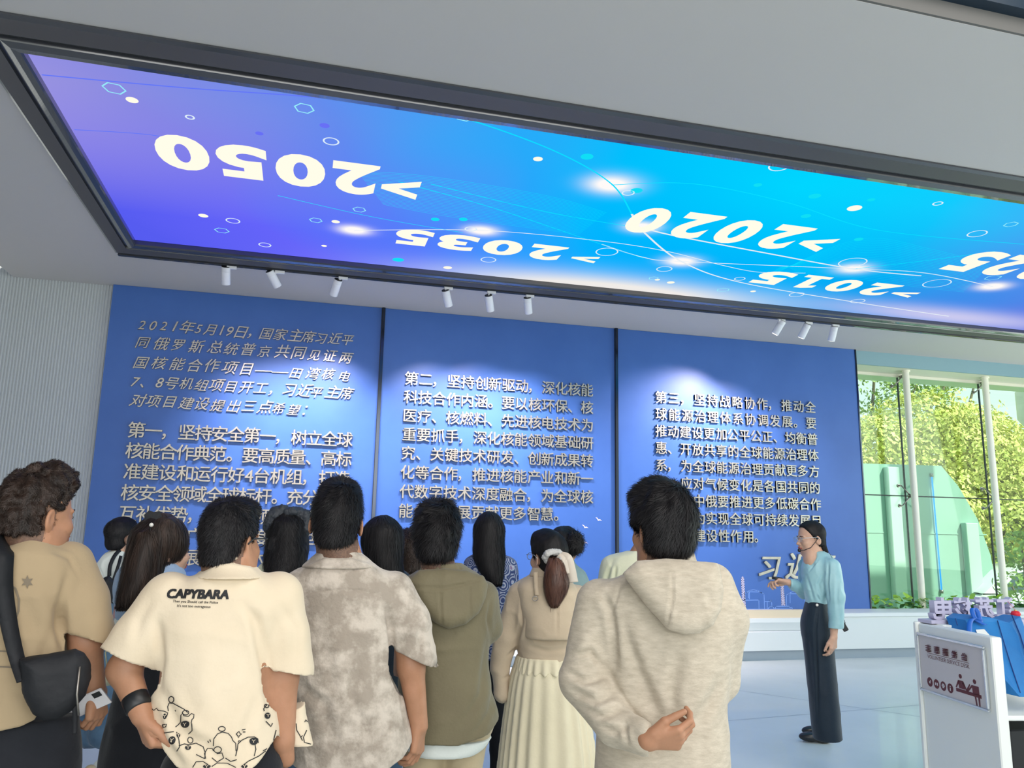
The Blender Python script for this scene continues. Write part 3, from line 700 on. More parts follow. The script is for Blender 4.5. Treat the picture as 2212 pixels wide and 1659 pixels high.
for (xt, yt, xb, yb, w0, w1) in ((1604, 1249, 1607, 1310, 2.4, 3.4), (1689, 1261, 1692, 1308, 2.6, 3.6)):
    tw = [[(xt-w0, yt), (xb-w1, yb)], [(xt+w0, yt), (xb+w1, yb)]]; n = 12
    for i in range(n):
        u = i/n; v = (i+1)/n; A = lambda q, sg: (xt+(xb-xt)*q+sg*(w0+(w1-w0)*q), yt+(yb-yt)*q); tw += [[A(u, -1), A(v, 1)], [A(u, 1), A(v, -1)], [A(u, -1), A(u, 1)]]
    tw += [[(xt-2, yt), (xt, yt-4), (xt+2, yt)]]; wall_lines(p3, tw, .008, MT['printp'], 'printed_tower')
for bx_, by_ in ((1286, 1117), (1257, 1133), (1256, 1166)):
    k = .1326; bird = [(0, 0), (4, 2.5), (5.5, 6), (10, 6), (14, 8)]; pts = [(bx_+x*.95, by_+y*.95) for x, y in bird]
    mb = MB(); up = [(0, 0), (4.5, 1.5), (6.5, 5), (10, 4.6), (14.5, 8), (10, 7.2), (5.5, 8), (3.8, 4.2)]; V = [on(bx_+x, by_+y, 1, WY)+arr(0, -.002, 0) for x, y in up]
    mb.add(V, [(0, 1, 7), (1, 2, 6, 7), (2, 3, 5, 6), (3, 4, 5)]); o = mb.obj('bird_print', MT['printp'], p2); o.location = (-p2.location.x, -p2.location.y, 0)
# mirror strips between the panels
for x, lab in ((.805, 'dark mirror strip between the left and middle blue panels'), (3.807, 'dark mirror strip between the middle and right blue panels')):
    o = tag(empty('divider_strip', (x, WY, 0)), lab, 'trim strip', 'mirror strips between the panels')
    MB().box((-.017, -.035, .60), (.017, .03, PTOP)).obj('strip', MT['chrome'], o)
    MB().box((-.021, -.012, .60), (-.017, .03, PTOP)).box((.017, -.012, .60), (.021, .03, PTOP)).obj('edging', MT['black'], o)
o = tag(MB().box((7.43, WY-.01, .60), (7.45, WY+.10, PTOP)).obj('divider_strip', MT['chrome']), 'thin dark strip at the right edge of the right panel beside the glass', 'trim strip')
# ------------------------------------------------------------------ ceiling screen
SZ = CZ+.012
scr = tag(empty('ceiling_screen', (5, 6.2, SZ)), 'huge glowing blue ceiling screen with years and thin orbit lines in a dark frame', 'screen')
struct(MB().box((FX0, FY0, CZ+.07), (FX1, FY1, CZ+.30)).obj('ceiling_recess', MT['framem']))
SX0, SX1, SY0, SY1 = FX0+.245, FX1-.25, FY0+.335, FY1-.37
def scrn():
    m = bpy.data.materials.new('screen_picture'); m.use_nodes = True; n = m.node_tree; n.nodes.clear(); L_ = n.links.new
    out = n.nodes.new('ShaderNodeOutputMaterial'); em = n.nodes.new('ShaderNodeEmission'); L_(em.outputs[0], out.inputs[0])
    geo = n.nodes.new('ShaderNodeTexCoord'); sp = n.nodes.new('ShaderNodeSeparateXYZ'); L_(geo.outputs['Object'], sp.inputs[0])
    nz = n.nodes.new('ShaderNodeTexNoise'); nz.inputs['Scale'].default_value = .55; nz.inputs['Detail'].default_value = 1; L_(geo.outputs['Object'], nz.inputs['Vector'])
    def mth(op, a, b=None, v=None):
        q = n.nodes.new('ShaderNodeMath'); q.operation = op
        if isinstance(a, (int, float)): q.inputs[0].default_value = a
        else: L_(a, q.inputs[0])
        if b is not None:
            if isinstance(b, (int, float)): q.inputs[1].default_value = b
            else: L_(b, q.inputs[1])
        if v is not None: q.inputs[2].default_value = v
        return q.outputs[0]
    def ramp(fac, stops):
        r = n.nodes.new('ShaderNodeValToRGB'); L_(fac, r.inputs[0]); e = r.color_ramp.elements
        while len(e) < len(stops): e.new(.5)
        for q, (p, c) in zip(e, stops): q.position = p; q.color = (*s2l(*c), 1)
        return r.outputs[0]
    # across: x -1.7..11 ; slant a little with y
    X = mth('ADD', sp.outputs['X'], mth('MULTIPLY', mth('SUBTRACT', sp.outputs['Y'], 6.0), -.35)); X = mth('ADD', X, mth('MULTIPLY', mth('SUBTRACT', nz.outputs['Fac'], .5), 1.2))
    fx = mth('DIVIDE', mth('ADD', X, 2.0), 12.0)
    near = ramp(fx, [(0, (168, 156, 222)), (.10, (140, 140, 225)), (.20, (100, 140, 238)), (.30, (40, 170, 250)), (.38, (0, 192, 253)), (.50, (0, 214, 255)), (.60, (18, 204, 254)), (.70, (66, 172, 246)), (.80, (84, 144, 238)), (1, (88, 118, 228))])
    far = ramp(fx, [(0, (86, 92, 240)), (.10, (100, 100, 250)), (.20, (84, 122, 252)), (.29, (40, 158, 255)), (.36, (0, 176, 255)), (.52, (0, 176, 250)), (.62, (0, 160, 240)), (.72, (60, 140, 235)), (.82, (95, 125, 228)), (1, (70, 90, 222))])
    mx = n.nodes.new('ShaderNodeMix'); mx.data_type = 'RGBA'; yy = mth('MULTIPLY', mth('SUBTRACT', sp.outputs['Y'], 4.9), .48); yc = mth('MINIMUM', mth('MAXIMUM', yy, 0.0), 1.0)
    L_(yc, mx.inputs[0]); L_(near, mx.inputs[6]); L_(far, mx.inputs[7])
    def glow(cx, cy, rx, ry, prev, col, st=1.0):
        a = mth('DIVIDE', mth('SUBTRACT', sp.outputs['X'], cx), rx); b = mth('DIVIDE', mth('SUBTRACT', sp.outputs['Y'], cy), ry)
        r = mth('ADD', mth('MULTIPLY', a, a), mth('MULTIPLY', b, b)); g = mth('MULTIPLY', mth('POWER', 2.718, mth('MULTIPLY', r, -1.0)), st); gc = mth('MINIMUM', g, 1.0)
        q = n.nodes.new('ShaderNodeMix'); q.data_type = 'RGBA'; L_(gc, q.inputs[0]); L_(prev, q.inputs[6]); q.inputs[7].default_value = (*s2l(*col), 1); return q.outputs[2]
    c = mx.outputs[2]
    c = glow(3.15, 7.82, 1.7, .42, c, (240, 236, 232), 1.35); c = glow(7.4, 7.5, 1.6, .30, c, (206, 204, 240), .95)
    for (px, py, r) in ((1321, 402, .17), (765, 500, .13), (1040, 501, .13), (1472, 567, .15), (1845, 583, .15), (2145, 621, .15), (1387, 493, .13)):
        q = on(px, py, 2, CZ); c = glow(q[0], q[1], r, r*.8, c, (255, 250, 248), 1.4)
    L_(c, em.inputs[0]); em.inputs[1].default_value = 1.0; return m
MT['screen'] = scrn()
dp = MB().add([(SX0, SY0, 0), (SX1, SY0, 0), (SX1, SY1, 0), (SX0, SY1, 0)], [(3, 2, 1, 0)]).box((SX0, SY0, .002), (SX1, SY1, .04)).data('display_panel', MT['screen']); d_ = link('display_panel', dp, scr); d_.location = (-5, -6.2, 0)
def emi(name, c, st=1.0):
    m = bpy.data.materials.new(name); m.use_nodes = True; n = m.node_tree; n.nodes.clear(); o = n.nodes.new('ShaderNodeOutputMaterial'); e = n.nodes.new('ShaderNodeEmission')
    e.inputs[0].default_value = (*s2l(*c), 1); e.inputs[1].default_value = st; n.links.new(e.outputs[0], o.inputs[0]); return m
MT['digit'] = emi('screen_cream', (255, 245, 226), 1.08); MT['ring'] = emi('screen_ring', (224, 240, 250)); MT['hexa'] = emi('screen_hexagon', (150, 236, 250)); MT['faint'] = emi('screen_faint', (16, 222, 246)); MT['viol'] = emi('screen_violet', (104, 112, 246))
def cpt(px, py): q = on(px, py, 2, CZ); return (q[0]-5, q[1]-6.2)
def one_glyph():
    if ('1', 'digit') not in _G:
        P = [(.05, 0), (.60, 0), (.60, .13), (.43, .13), (.43, .72), (.27, .72), (.06, .64), (.06, .50), (.22, .55), (.22, .13), (.05, .13)]
        _G[('1', 'digit')] = MB().add([(x, y, 0) for x, y in P], [(0, 1, 2, 3, 9, 10), (3, 4, 5, 9), (5, 6, 7, 8, 9)]).data('character', None)
    return _G[('1', 'digit')]
def digit(ch, x0, x1, y0, y1, slant=0):
    me = one_glyph() if ch == '1' else glyph(ch, 'digit', 0, .045, 0, 5)
    if not me.materials: me.materials.append(MT['digit'])
    lo, hi = bounds(me); o = link('digit', me, scr); sx = (x1-x0)/(hi[0]-lo[0]); sy = (y1-y0)/(hi[1]-lo[1])
    o.scale = (sx, sy, 1); o.rotation_euler = (0, PI, slant); o.location = (x1-5+lo[0]*sx, y0-6.2-lo[1]*sy, -.004)
def year(s, spans, y0, y1, dy=0):
    for i, (ch, (a, b)) in enumerate(zip(s, spans)): 
        k = dy*i
        if ch == '>': digit(ch, a, b, y0+.15+k, y1-.06+k)
        else: digit(ch, a, b, y0+k, y1+k)
year('0502>', [(-1.17, -.81), (-.76, -.41), (-.35, .01), (.06, .40), (.44, .73)], 5.42, 5.98, .022)
year('5302>', [(.665, 1.0), (1.06, 1.42), (1.49, 1.86), (1.93, 2.27), (2.38, 2.64)], 6.655, 7.055, .004)
year('0202>', [(2.53, 2.86), (2.95, 3.29), (3.38, 3.72), (3.82, 4.16), (4.22, 4.50)], 5.57, 6.13, 0)
year('5102>', [(4.37, 4.74), (4.84, 5.14), (5.24, 5.58), (5.66, 6.00), (6.06, 6.34)], 6.665, 7.07, 0)
year('5202>', [(5.90, 6.26), (6.32, 6.66), (6.76, 7.10), (7.18, 7.52), (7.62, 7.9)], 5.56, 6.12, 0)
def ringshape(name, px, py, rpx, m, n=28, w=.012, fill=False, rot=0):
    c = cpt(px, py); e = cpt(px+rpx, py+rpx*.15); r = math.hypot(e[0]-c[0], e[1]-c[1]); mb = MB()
    P = [(c[0]+r*math.cos(2*PI*(k+rot)/n), c[1]+r*math.sin(2*PI*(k+rot)/n), -.003) for k in range(n)]
    if fill: mb.add(P, [tuple(range(n-1, -1, -1))])
    else:
        q = 1-w/r; P2 = [(c[0]+(x-c[0])*q, c[1]+(y-c[1])*q, z) for x, y, z in P]; mb.add(P+P2, [(k, n+k, n+(k+1) % n, (k+1) % n) for k in range(n)])
    mb.obj(name, m, scr)
for px, py, r in ((410, 256, 11), (715, 308, 18), (503, 479, 16), (572, 531, 14), (1357, 419, 13), (1683, 362, 20), (2026, 442, 9), (2111, 507, 16), (1017, 497, 13), (1311, 546, 22), (1055, 563, 16), (1435, 583, 15), (1842, 569, 24), (2024, 614, 22), (1598, 604, 10), (1721, 638, 13), (1853, 652, 12)): ringshape('ring', px, py, r, MT['ring'])
for px, py, r in ((246, 194, 27), (657, 237, 23), (1004, 254, 22), (776, 455, 15), (682, 478, 15), (479, 500, 17), (2184, 487, 12), (1412, 603, 10), (1562, 628, 12), (2145, 602, 13)): ringshape('hexagon', px, py, r, MT['hexa'], 6, .011, rot=.15)
for px, py, r in ((285, 219, 14), (439, 468, 11), (1162, 346, 10), (1846, 452, 13), (725, 481, 9), (700, 533, 6), (1420, 606, 5), (1449, 612, 7), (1627, 631, 5), (967, 580, 9)): ringshape('dot', px, py, r, MT['digit'], 24, fill=True)
for px, py, r in ((1268, 341, 13), (1375, 414, 12), (1637, 402, 8), (1760, 426, 11), (1882, 434, 7), (1741, 469, 9), (1855, 519, 8), (940, 476, 9), (1001, 476, 9), (860, 563, 12)): ringshape('dot', px, py, r, MT['faint'], 24, fill=True)
for px, py, r in ((701, 274, 11), (560, 291, 9)): ringshape('dot', px, py, r, MT['viol'], 24, fill=True)
def curve_line(pts, w, m, n=14):
    P = [arr(*cpt(*p)) for p in pts]; Q = []
    for i in range(len(P)-1):
        p0 = P[max(i-1, 0)]; p1 = P[i]; p2_ = P[i+1]; p3_ = P[min(i+2, len(P)-1)]
        for k in range(n):
            t = k/n; Q.append(.5*((2*p1)+(-p0+p2_)*t+(2*p0-5*p1+4*p2_-p3_)*t*t+(-p0+3*p1-3*p2_+p3_)*t**3))
    Q.append(P[-1]); Q = np.array(Q); T = np.gradient(Q, axis=0); T /= np.hypot(T[:, 0], T[:, 1])[:, None]+1e-9; N_ = np.stack([-T[:, 1], T[:, 0]], 1)*w/2
    V = [(*(q+s*nn), -.002) for q, nn in zip(Q, N_) for s in (-1, 1)]; MB().add(V, [(2*i, 2*i+1, 2*i+3, 2*i+2) for i in range(len(Q)-1)]).obj('orbit_line', m, scr)
MT['line'] = emi('screen_line', (232, 240, 246)); MT['linec'] = emi('screen_line_cyan', (10, 222, 255)); MT['linev'] = emi('screen_line_violet', (100, 120, 248))
for pts, w, m in (([(90, 165), (400, 193), (700, 215), (880, 240)], .013, 'linev'), ([(880, 240), (1000, 258), (1200, 330), (1321, 400), (1365, 465)], .013, 'linec'), ([(1365, 465), (1387, 500), (1472, 567), (1600, 612), (1850, 655), (2050, 685)], .02, 'line'),
  ([(1387, 493), (1450, 510), (1650, 548), (1845, 583), (1990, 598)], .024, 'line'), ([(765, 500), (1040, 500), (1290, 522), (1440, 545), (1560, 575), (1640, 590), (1740, 592)], .012, 'line'), ([(1300, 530), (1390, 558), (1472, 567), (1845, 583), (2000, 592), (2145, 621)], .014, 'line'),
  ([(860, 395), (1060, 450), (1270, 520), (1390, 560)], .010, 'linec'), ([(930, 400), (1180, 460), (1380, 495)], .010, 'linec'), ([(1321, 402), (1500, 400), (1700, 440), (1900, 500), (2212, 530)], .010, 'linec'), ([(1845, 583), (2000, 565), (2150, 545)], .012, 'linec'),
  ([(160, 283), (330, 295), (420, 320)], .010, 'linev'), ([(600, 425), (800, 470), (1000, 505)], .008, 'linec')): curve_line(pts, w, MT[m])
for i in range(26):   # fine parallel hatch lines of the wave
    u = i/26; curve_line([(770+60*u, 372+75*u), (930+30*u, 384+88*u), (1180-40*u, 425+72*u), (1310-60*u, 462+48*u)], .0035, MT['linec'], 6)
for i in range(26):
    u = i/26; curve_line([(1660+60*u, 600-8*u-70*u*(1-u)), (1850+20*u, 520+90*u), (2010-30*u, 540+85*u), (2140-60*u, 575+60*u)], .0035, MT['linec'], 6)
# frame: flat outer band, groove, inner bead
def frame_side(p, q, inx, iny):
    """p->q outer corners, (inx,iny) inward unit; mitred"""
    prof = [(0, 0), (0, -.012), (.020, -.022), (.13, -.022), (.135, -.004), (.16, -.004), (.165, -.030), (.20, -.040), (.235, -.034), (.243, -.02), (.245, .06)]
    P = arr(*p); Q = arr(*q); d = (Q-P)/np.linalg.norm(Q-P); n = arr(inx, iny); V = []
    wy = 1.0 if abs(inx) > 0 else 1.40
    for e, sg in ((P, 1), (Q, -1)):
        for w_, z in prof:
            ww = w_*(1.40 if abs(iny) > 0 else 1.0); al = w_*(1.0 if abs(iny) > 0 else 1.40); x = e+n*ww+d*sg*al; V.append((x[0]-5, x[1]-6.2, z-.012))
    k = len(prof); mb = MB().add(V, [(i, i+1, k+i+1, k+i) for i in range(k-1)]); mats = mb.obj('frame', MT['frame'], scr)
    mats.data.materials.append(MT['framem'])
    for i, pl_ in enumerate(mats.data.polygons):
        if i in (2,): pl_.material_index = 1
    return mats
frame_side((FX0, FY0), (FX1, FY0), 0, 1); frame_side((FX1, FY1), (FX0, FY1), 0, -1); frame_side((FX0, FY1), (FX0, FY0), 1, 0); frame_side((FX1, FY0), (FX1, FY1), -1, 0)
# ------------------------------------------------------------------ lamp track and spotlights
trk = tag(empty('lamp_track', (5, 8.125, CZ-.002)), 'thin dark lamp track along the far edge of the screen frame', 'track')
MB().box((-6.9, -.02, -.03), (8, -.008, -.001)).box((-6.9, .008, -.03), (8, .02, -.001)).box((-6.9, -.02, -.006), (8, .02, -.001)).obj('channel', MT['frame'], trk); MB().box((-6.9, -.003, -.026), (8, .003, -.006)).obj('conductor', MT['chrome'], trk)
names = ['first spotlight from the left, hanging straight down', 'second spotlight from the left, tilted to the right', 'third spotlight from the left, tilted to the left', 'left spotlight of the middle three over the middle panel', 'centre spotlight of the middle three over the middle panel', 'right spotlight of the middle three over the middle panel', 'leftmost of the three spotlights over the right panel', 'middle one of the three spotlights over the right panel', 'rightmost spotlight of all, nearest the glass wall']
LX = [-.87, -.40, .24, 1.36, 1.84, 2.28, 5.46, 5.84, 6.22]
BOT = [(488, 602), (595, 610), (724, 625), (967, 650), (1058, 660), (1141, 666), (1677, 716), (1734, 722), (1797, 730)]
TOPP = [(488, 576), (582, 585), (731, 604), (962, 627), (1055, 638), (1139, 643), (1691, 693), (1745, 700), (1803, 705)]
MT['bulb'] = emi('spotlight_lens', (255, 244, 225), 6.0)
for i, (nm, x) in enumerate(zip(names, LX)):
    y0 = 8.125; o = tag(empty('track_spotlight', (x, y0, CZ-.03)), 'small white cylindrical '+nm, 'spotlight', 'track spotlights')
    MB().box((-.02, -.016, -.028), (.075, .016, .004), .004).obj('adapter', MT['lampw'], o)
    top = on(*TOPP[i], 1, 8.125)-arr(x, y0, CZ-.03); bot = on(*BOT[i], 1, 8.19)-arr(x, y0, CZ-.03)
    d = bot-top; L_ = np.linalg.norm(d); d = d/L_; L_ = .185
    MB().tube([(0, 0, -.026), (top[0]*.5, top[1]*.5, (top[2]-.03)*.6), tuple(top+d*.01)], .0085, 8).obj('stem', MT['lampw'], o, True)
    h = MB().tube([tuple(top+d*t*L_) for t in (0, .02, .25, .26, .27, .98, 1.0)], [.040, .044, .044, .0415, .044, .044, .041], 24).obj('housing', MT['lampw'], o); shade_auto(h)
    MB().tube([tuple(top-d*.003), tuple(top+d*.004)], .0415, 24).obj('back_cap', MT['black'], o)
    MB().tube([tuple(top+d*(L_-.001)), tuple(top+d*(L_+.002))], .033, 24).obj('lens', MT['bulb'], o)
AIMS = [((-.87, 8.2), (-.3, 9.3, 1.2), 60), ((-.40, 8.2), (-.1, 9.3, 1.6), 40), ((.24, 8.2), (.14, 9.3, 1.7), 98), ((1.36, 8.2), (1.5, 9.3, 1.7), 82), ((1.84, 8.2), (2.1, 9.3, 1.8), 78), ((2.28, 8.2), (2.7, 9.3, 1.6), 80), ((5.46, 8.2), (4.5, 9.3, 1.9), 120), ((5.84, 8.2), (5.1, 9.3, 1.6), 60), ((6.22, 8.2), (6.0, 9.3, 1.2), 26)]
for (x, y), aim, e in AIMS: light('spot', 'SPOT', (x, y, 3.86), e*4.0, (1.0, .84, .88), aim=(aim[0], aim[1], aim[2]+.45), spot_size=math.radians(84), spot_blend=1.0, shadow_soft_size=.03)
# ------------------------------------------------------------------ glass wall at the right
GY = 9.80
def thin_glass(name, tint, refl=.08):
    m = bpy.data.materials.new(name); m.use_nodes = True; n = m.node_tree; n.nodes.clear(); o = n.nodes.new('ShaderNodeOutputMaterial'); t = n.nodes.new('ShaderNodeBsdfTransparent'); g = n.nodes.new('ShaderNodeBsdfGlossy'); mx = n.nodes.new('ShaderNodeMixShader'); fr = n.nodes.new('ShaderNodeLayerWeight'); pw = n.nodes.new('ShaderNodeMath'); pw.operation = 'POWER'; pw.inputs[1].default_value = 4.0; ma = n.nodes.new('ShaderNodeMath'); ma.operation = 'MULTIPLY_ADD'; ma.inputs[1].default_value = .5; ma.inputs[2].default_value = .03
    t.inputs[0].default_value = (*tint, 1); g.inputs['Roughness'].default_value = .02; n.links.new(fr.outputs['Facing'], pw.inputs[0]); n.links.new(pw.outputs[0], ma.inputs[0])
    n.links.new(ma.outputs[0], mx.inputs[0]); n.links.new(t.outputs[0], mx.inputs[1]); n.links.new(g.outputs[0], mx.inputs[2]); n.links.new(mx.outputs[0], o.inputs[0]); return m
MT['pane'] = thin_glass('green_tinted_glass', (.84, .96, .89)); MT['lens'] = thin_glass('spectacle_lens', (.93, .96, .97))
win = struct(empty('window_1', (0, 0, 0)))
seams = [7.44, 8.57, 10.06, 11.55, 13.2]
for a, b in zip(seams[:-1], seams[1:]):
    for z0, z1 in ((.40, 2.135), (2.15, 3.95)): MB().box((a+.008, GY, z0), (b-.008, GY+.015, z1)).obj('pane', MT['pane'], win)
for x in seams[1:-1]: MB().box((x-.008, GY-.004, .40), (x+.008, GY+.019, 3.95)).obj('seam', MT['rubber'], win)
MB().box((7.44, GY-.004, 2.135), (13.2, GY+.019, 2.15)).obj('seam', MT['rubber'], win)
MB().box((7.45, 9.33, 3.955), (13.5, 9.36, CZ)).obj('header_beam', MT['beam'], win)
MB().box((7.45, 9.36, 3.955), (13.5, 10.3, 3.99)).box((7.45, GY-.03, 3.915), (13.5, GY+.05, 3.96)).obj('soffit', MT['soffit'], win)
MB().box((7.44, 9.36, .122), (7.46, 9.9, 4.0)).obj('jamb', MT['black'], win)
MB().box((7.45, 9.29, 0), (13.5, 9.9, .46)).obj('sill_bed', MT['white'], win)
for x, lab in ((8.455, 'slim round white column left of the two in front of the glass'), (9.88, 'slim round white column right of the two in front of the glass'), (11.31, 'slim round white column beyond the right edge of the view')):
    o = tag(empty('glass_wall_column', (x, 9.50, .46)), lab, 'column', 'columns before the glass')
    s_ = MB().lathe([(.047, 0), (.047, 3.49)], n=28).obj('shaft', MT['col'], o); shade_auto(s_); b_ = MB().lathe([(.062, 3.47), (.062, 3.495)], n=28).obj('collar', MT['col'], o); shade_auto(b_)
def spider(x, z, arms, lab):
    o = tag(empty('spider_fitting', (x, GY-.10, z)), lab, 'glass fitting', 'steel spider fittings')
    MB().tube([(0, -.02, 0), (0, .05, 0)], .022, 12).obj('hub', MT['steel'], o, True); MB().tube([(.0, .0, 0), (-.11, -.16, -.0)], .012, 8).obj('bracket', MT['steel'], o, True)
    for ax, az in arms:
        MB().tube([(0, .01, 0), (ax*.06, .015, az*.07), (ax*.13, .03, az*.145)], [.013, .011, .008], 8).obj('arm', MT['steel'], o, True)
        d = MB().tube([(ax*.13, .03, az*.145), (ax*.13, .075, az*.145)], .011, 10).tube([(ax*.13, .075, az*.145), (ax*.13, .097, az*.145)], .026, 16).obj('disc', MT['steel'], o, True); shade_auto(d)
spider(8.57, 2.143, [(-1, 1), (1, 1), (-1, -1), (1, -1)], 'four-armed steel spider fitting at mid height on the left glass seam'); spider(10.06, 2.143, [(-1, 1), (1, 1), (-1, -1), (1, -1)], 'four-armed steel spider fitting at mid height on the right glass seam')
spider(8.57, 3.915, [(-1, -1), (1, -1)], 'two-armed steel spider fitting at the top of the left glass seam'); spider(10.06, 3.915, [(-1, -1), (1, -1)], 'two-armed steel spider fitting at the top of the right glass seam')
# plants on the sill
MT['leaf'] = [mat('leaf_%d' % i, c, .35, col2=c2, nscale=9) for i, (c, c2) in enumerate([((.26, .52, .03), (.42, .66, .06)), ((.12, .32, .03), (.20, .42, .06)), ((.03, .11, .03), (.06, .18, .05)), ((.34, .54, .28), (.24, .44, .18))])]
lv = []
for ml in MT['leaf']:
    V = []; F = []; n = 6; prof_ = [0, .55, .9, 1, .8, .42, 0]
    for i, w in enumerate(prof_):
        u = i/n; z = -.12*u*u
        V += [(-.38*w, u, z+.10*w), (0, u, z), (.38*w, u, z+.10*w)]
    for i in range(n):
        for k in (0, 1): F.append((i*3+k, i*3+k+1, i*3+k+4, i*3+k+3))
    lv.append(MB().add(V, F).data('leaf', ml, True))
rp = random.Random(9)
for i in range(17):
    x = 7.56+i*.185; o = tag(empty('leafy_plant', (x, 9.40+rp.uniform(-.02, .03), .46)), 'leafy green plant at the left end of the sill, touching the blue panel' if i == 0 else ('leafy green sill plant in the stretch between the blue panel and the lilac letters' if i < 5 else ('leafy green sill plant seen through or behind the standing lilac letters' if i < 12 else 'leafy green sill plant at the right, beyond the standing lilac letters')), 'plant', 'row of leafy plants on the sill')
    MB().tube([(0, 0, 0), (.01, 0, .08), (-.02, .01, .15)], .006, 6).obj('stem', MT['leaf'][1], o, True)
    for k in range(17):
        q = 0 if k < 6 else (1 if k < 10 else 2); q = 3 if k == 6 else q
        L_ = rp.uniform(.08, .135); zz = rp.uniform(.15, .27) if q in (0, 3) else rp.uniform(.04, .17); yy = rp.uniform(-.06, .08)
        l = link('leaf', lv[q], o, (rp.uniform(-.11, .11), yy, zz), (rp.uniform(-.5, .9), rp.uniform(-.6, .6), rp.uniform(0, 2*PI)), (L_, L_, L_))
# ------------------------------------------------------------------ outdoors
GZ = -.45
MT['grass'] = mat('lawn', (.16, .28, .06), .9, col2=(.30, .40, .12), nscale=.8); MT['road'] = mat('pale_paving', (.55, .55, .50), .9)
struct(MB().box((-20, 9.95, GZ-.1), (80, 120, GZ)).obj('ground_outside', MT['grass']))
MT['tealwall'] = mat('pale_green_wall', (.26, .42, .36), .7, col2=(.32, .48, .41), nscale=.35, bump=.1, bscale=2)
YW = 13.0; pts = [(1700, 998), (1863, 1001), (2033, 1006), (2070, 1050), (2112, 1122), (2140, 1200), (2158, 1300), (2162, 1350), (1700, 1350)]
P = [on(*p, 1, YW) for p in pts]; poly = [(q[0], max(q[2], GZ)) for q in P]; poly = [(x, z) for x, z in poly]
o = tag(empty('garden_wall', (0, 0, 0)), 'pale green garden wall with a sloping top outside the glass', 'wall'); MB().prism(poly, YW, YW+.3, 1).obj('wall_body', MT['tealwall'], o)
zc_ = on(1990, 1152, 1, YW)[2]; MB().box((poly[0][0], YW-.012, zc_-.01), (on(2130, 1152, 1, YW)[0], YW, zc_+.01)).obj('joint_bead', MT['tealwall'], o)
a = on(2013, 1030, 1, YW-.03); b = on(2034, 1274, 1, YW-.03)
o = tag(empty('led_reflection', tuple(a)), 'thin glowing blue tube standing in for an LED reflection in the glass', 'lamp'); d = Vector(b-a)  # LED reflection in the glass, built as a glowing line outside
MT['bluerefl'] = emi('blue_led_reflection', (20, 150, 255), 1.6); MB().tube([(0, 0, 0), tuple(d)], .014, 8).obj('tube', MT['bluerefl'], o, True); MB().tube([tuple(d*-.03), (0, 0, 0)], .03, 8).tube([tuple(d), tuple(d*1.03)], .03, 8).obj('added_holder', MT['steel'], o, True)
MT['mint'] = mat('pale_mint_bar', (.50, .66, .58), .6)  # pale upright bars set against the garden wall
gw = bpy.data.objects['garden_wall']
for px, w in ((1948, .13), (2112, .15)):
    q = on(px, 1290, 1, YW-.12); MB().box((q[0]-w, YW-.14, GZ), (q[0]+w, YW-.001, on(px-20, 1010 if px < 2000 else 1130, 1, YW)[2]), .01).obj('upright_bar', MT['mint'], gw)
MT['trunk'] = mat('bark', (.20, .16, .11), .9, bump=.4, bscale=12)
MT['fol'] = [mat('foliage_%d' % i, a_, .65, col2=b_, nscale=1.6) for i, (a_, b_) in enumerate([((.46, .50, .08), (.88, .82, .28)), ((.20, .32, .07), (.40, .50, .13)), ((.24, .36, .09), (.46, .55, .20))])]
def tree(c, h, blobs, leaf, count, m, label, sub=.25, seed=1, trunk_r=.18):
    o = tag(empty('tree', c), label, 'tree'); rg = np.random.default_rng(seed)
    t = MB(); t.tube([(0, 0, 0), (.1, 0, h*.3), (-.1, .1, h*.55)], [trunk_r, trunk_r*.8, trunk_r*.5], 8)
    for bc, br in blobs: t.tube([(-.05, .05, h*.35), tuple((np.array(bc)*.6)+arr(0, 0, h*.14)), tuple(bc)], [trunk_r*.5, trunk_r*.3, .02], 6)
    t.obj('trunk', MT['trunk'], o, True)
    V = []; tot = sum(b[1]**2 for b in blobs)
    for bc, br in blobs:
        n = int(count*br**2/tot); d = rg.normal(size=(n, 3)); d /= np.linalg.norm(d, axis=1)[:, None]; r = br*(rg.uniform(.55, 1.0, n)**.5)
        p = np.array(bc)+d*r[:, None]*arr(1, 1, .85)*(1+.18*vnoise(d*3+np.array(bc), 1.5, seed))[:, None]; V.append(np.concatenate([p, d], 1))
    Pn = np.concatenate(V); p = Pn[:, :3]; d = Pn[:, 3:]; n = len(p); a1 = rg.normal(size=(n, 3)); a1 -= (a1*d).sum(1)[:, None]*d*.6; a1 /= np.linalg.norm(a1, axis=1)[:, None]; b1 = np.cross(a1, d+rg.normal(size=(n, 3))*.5); b1 /= np.linalg.norm(b1, axis=1)[:, None]
    s_ = leaf*rg.uniform(.6, 1.4, n)[:, None]; VV = np.stack([p-a1*s_, p+b1*s_*.5, p+a1*s_, p-b1*s_*.5], 1).reshape(-1, 3)
    Q = np.arange(n*4).reshape(-1, 4); tag(link('foliage', mesh_data('foliage', VV, [Q], m, False), o), kind='stuff'); return o
def gp(px, d, z=GZ):
    r = ray(px, 1160); r = r[:2]/np.hypot(*r[:2]); return (r[0]*d, r[1]*d, z)
tree(gp(1990, 24), 5.2, [((-3.0, 0, 3.4), 1.5), ((-1.5, 0, 4.0), 1.5), ((.2, 0, 4.6), 1.7), ((2, .3, 4.4), 1.6), ((-.8, -.6, 2.6), 1.8), ((1.5, -.5, 2.8), 1.9), ((-3.2, .2, 2.2), 1.6)], .060, 42000, MT['fol'][0], 'broad yellow-green tree behind the left part of the glass wall', seed=2)
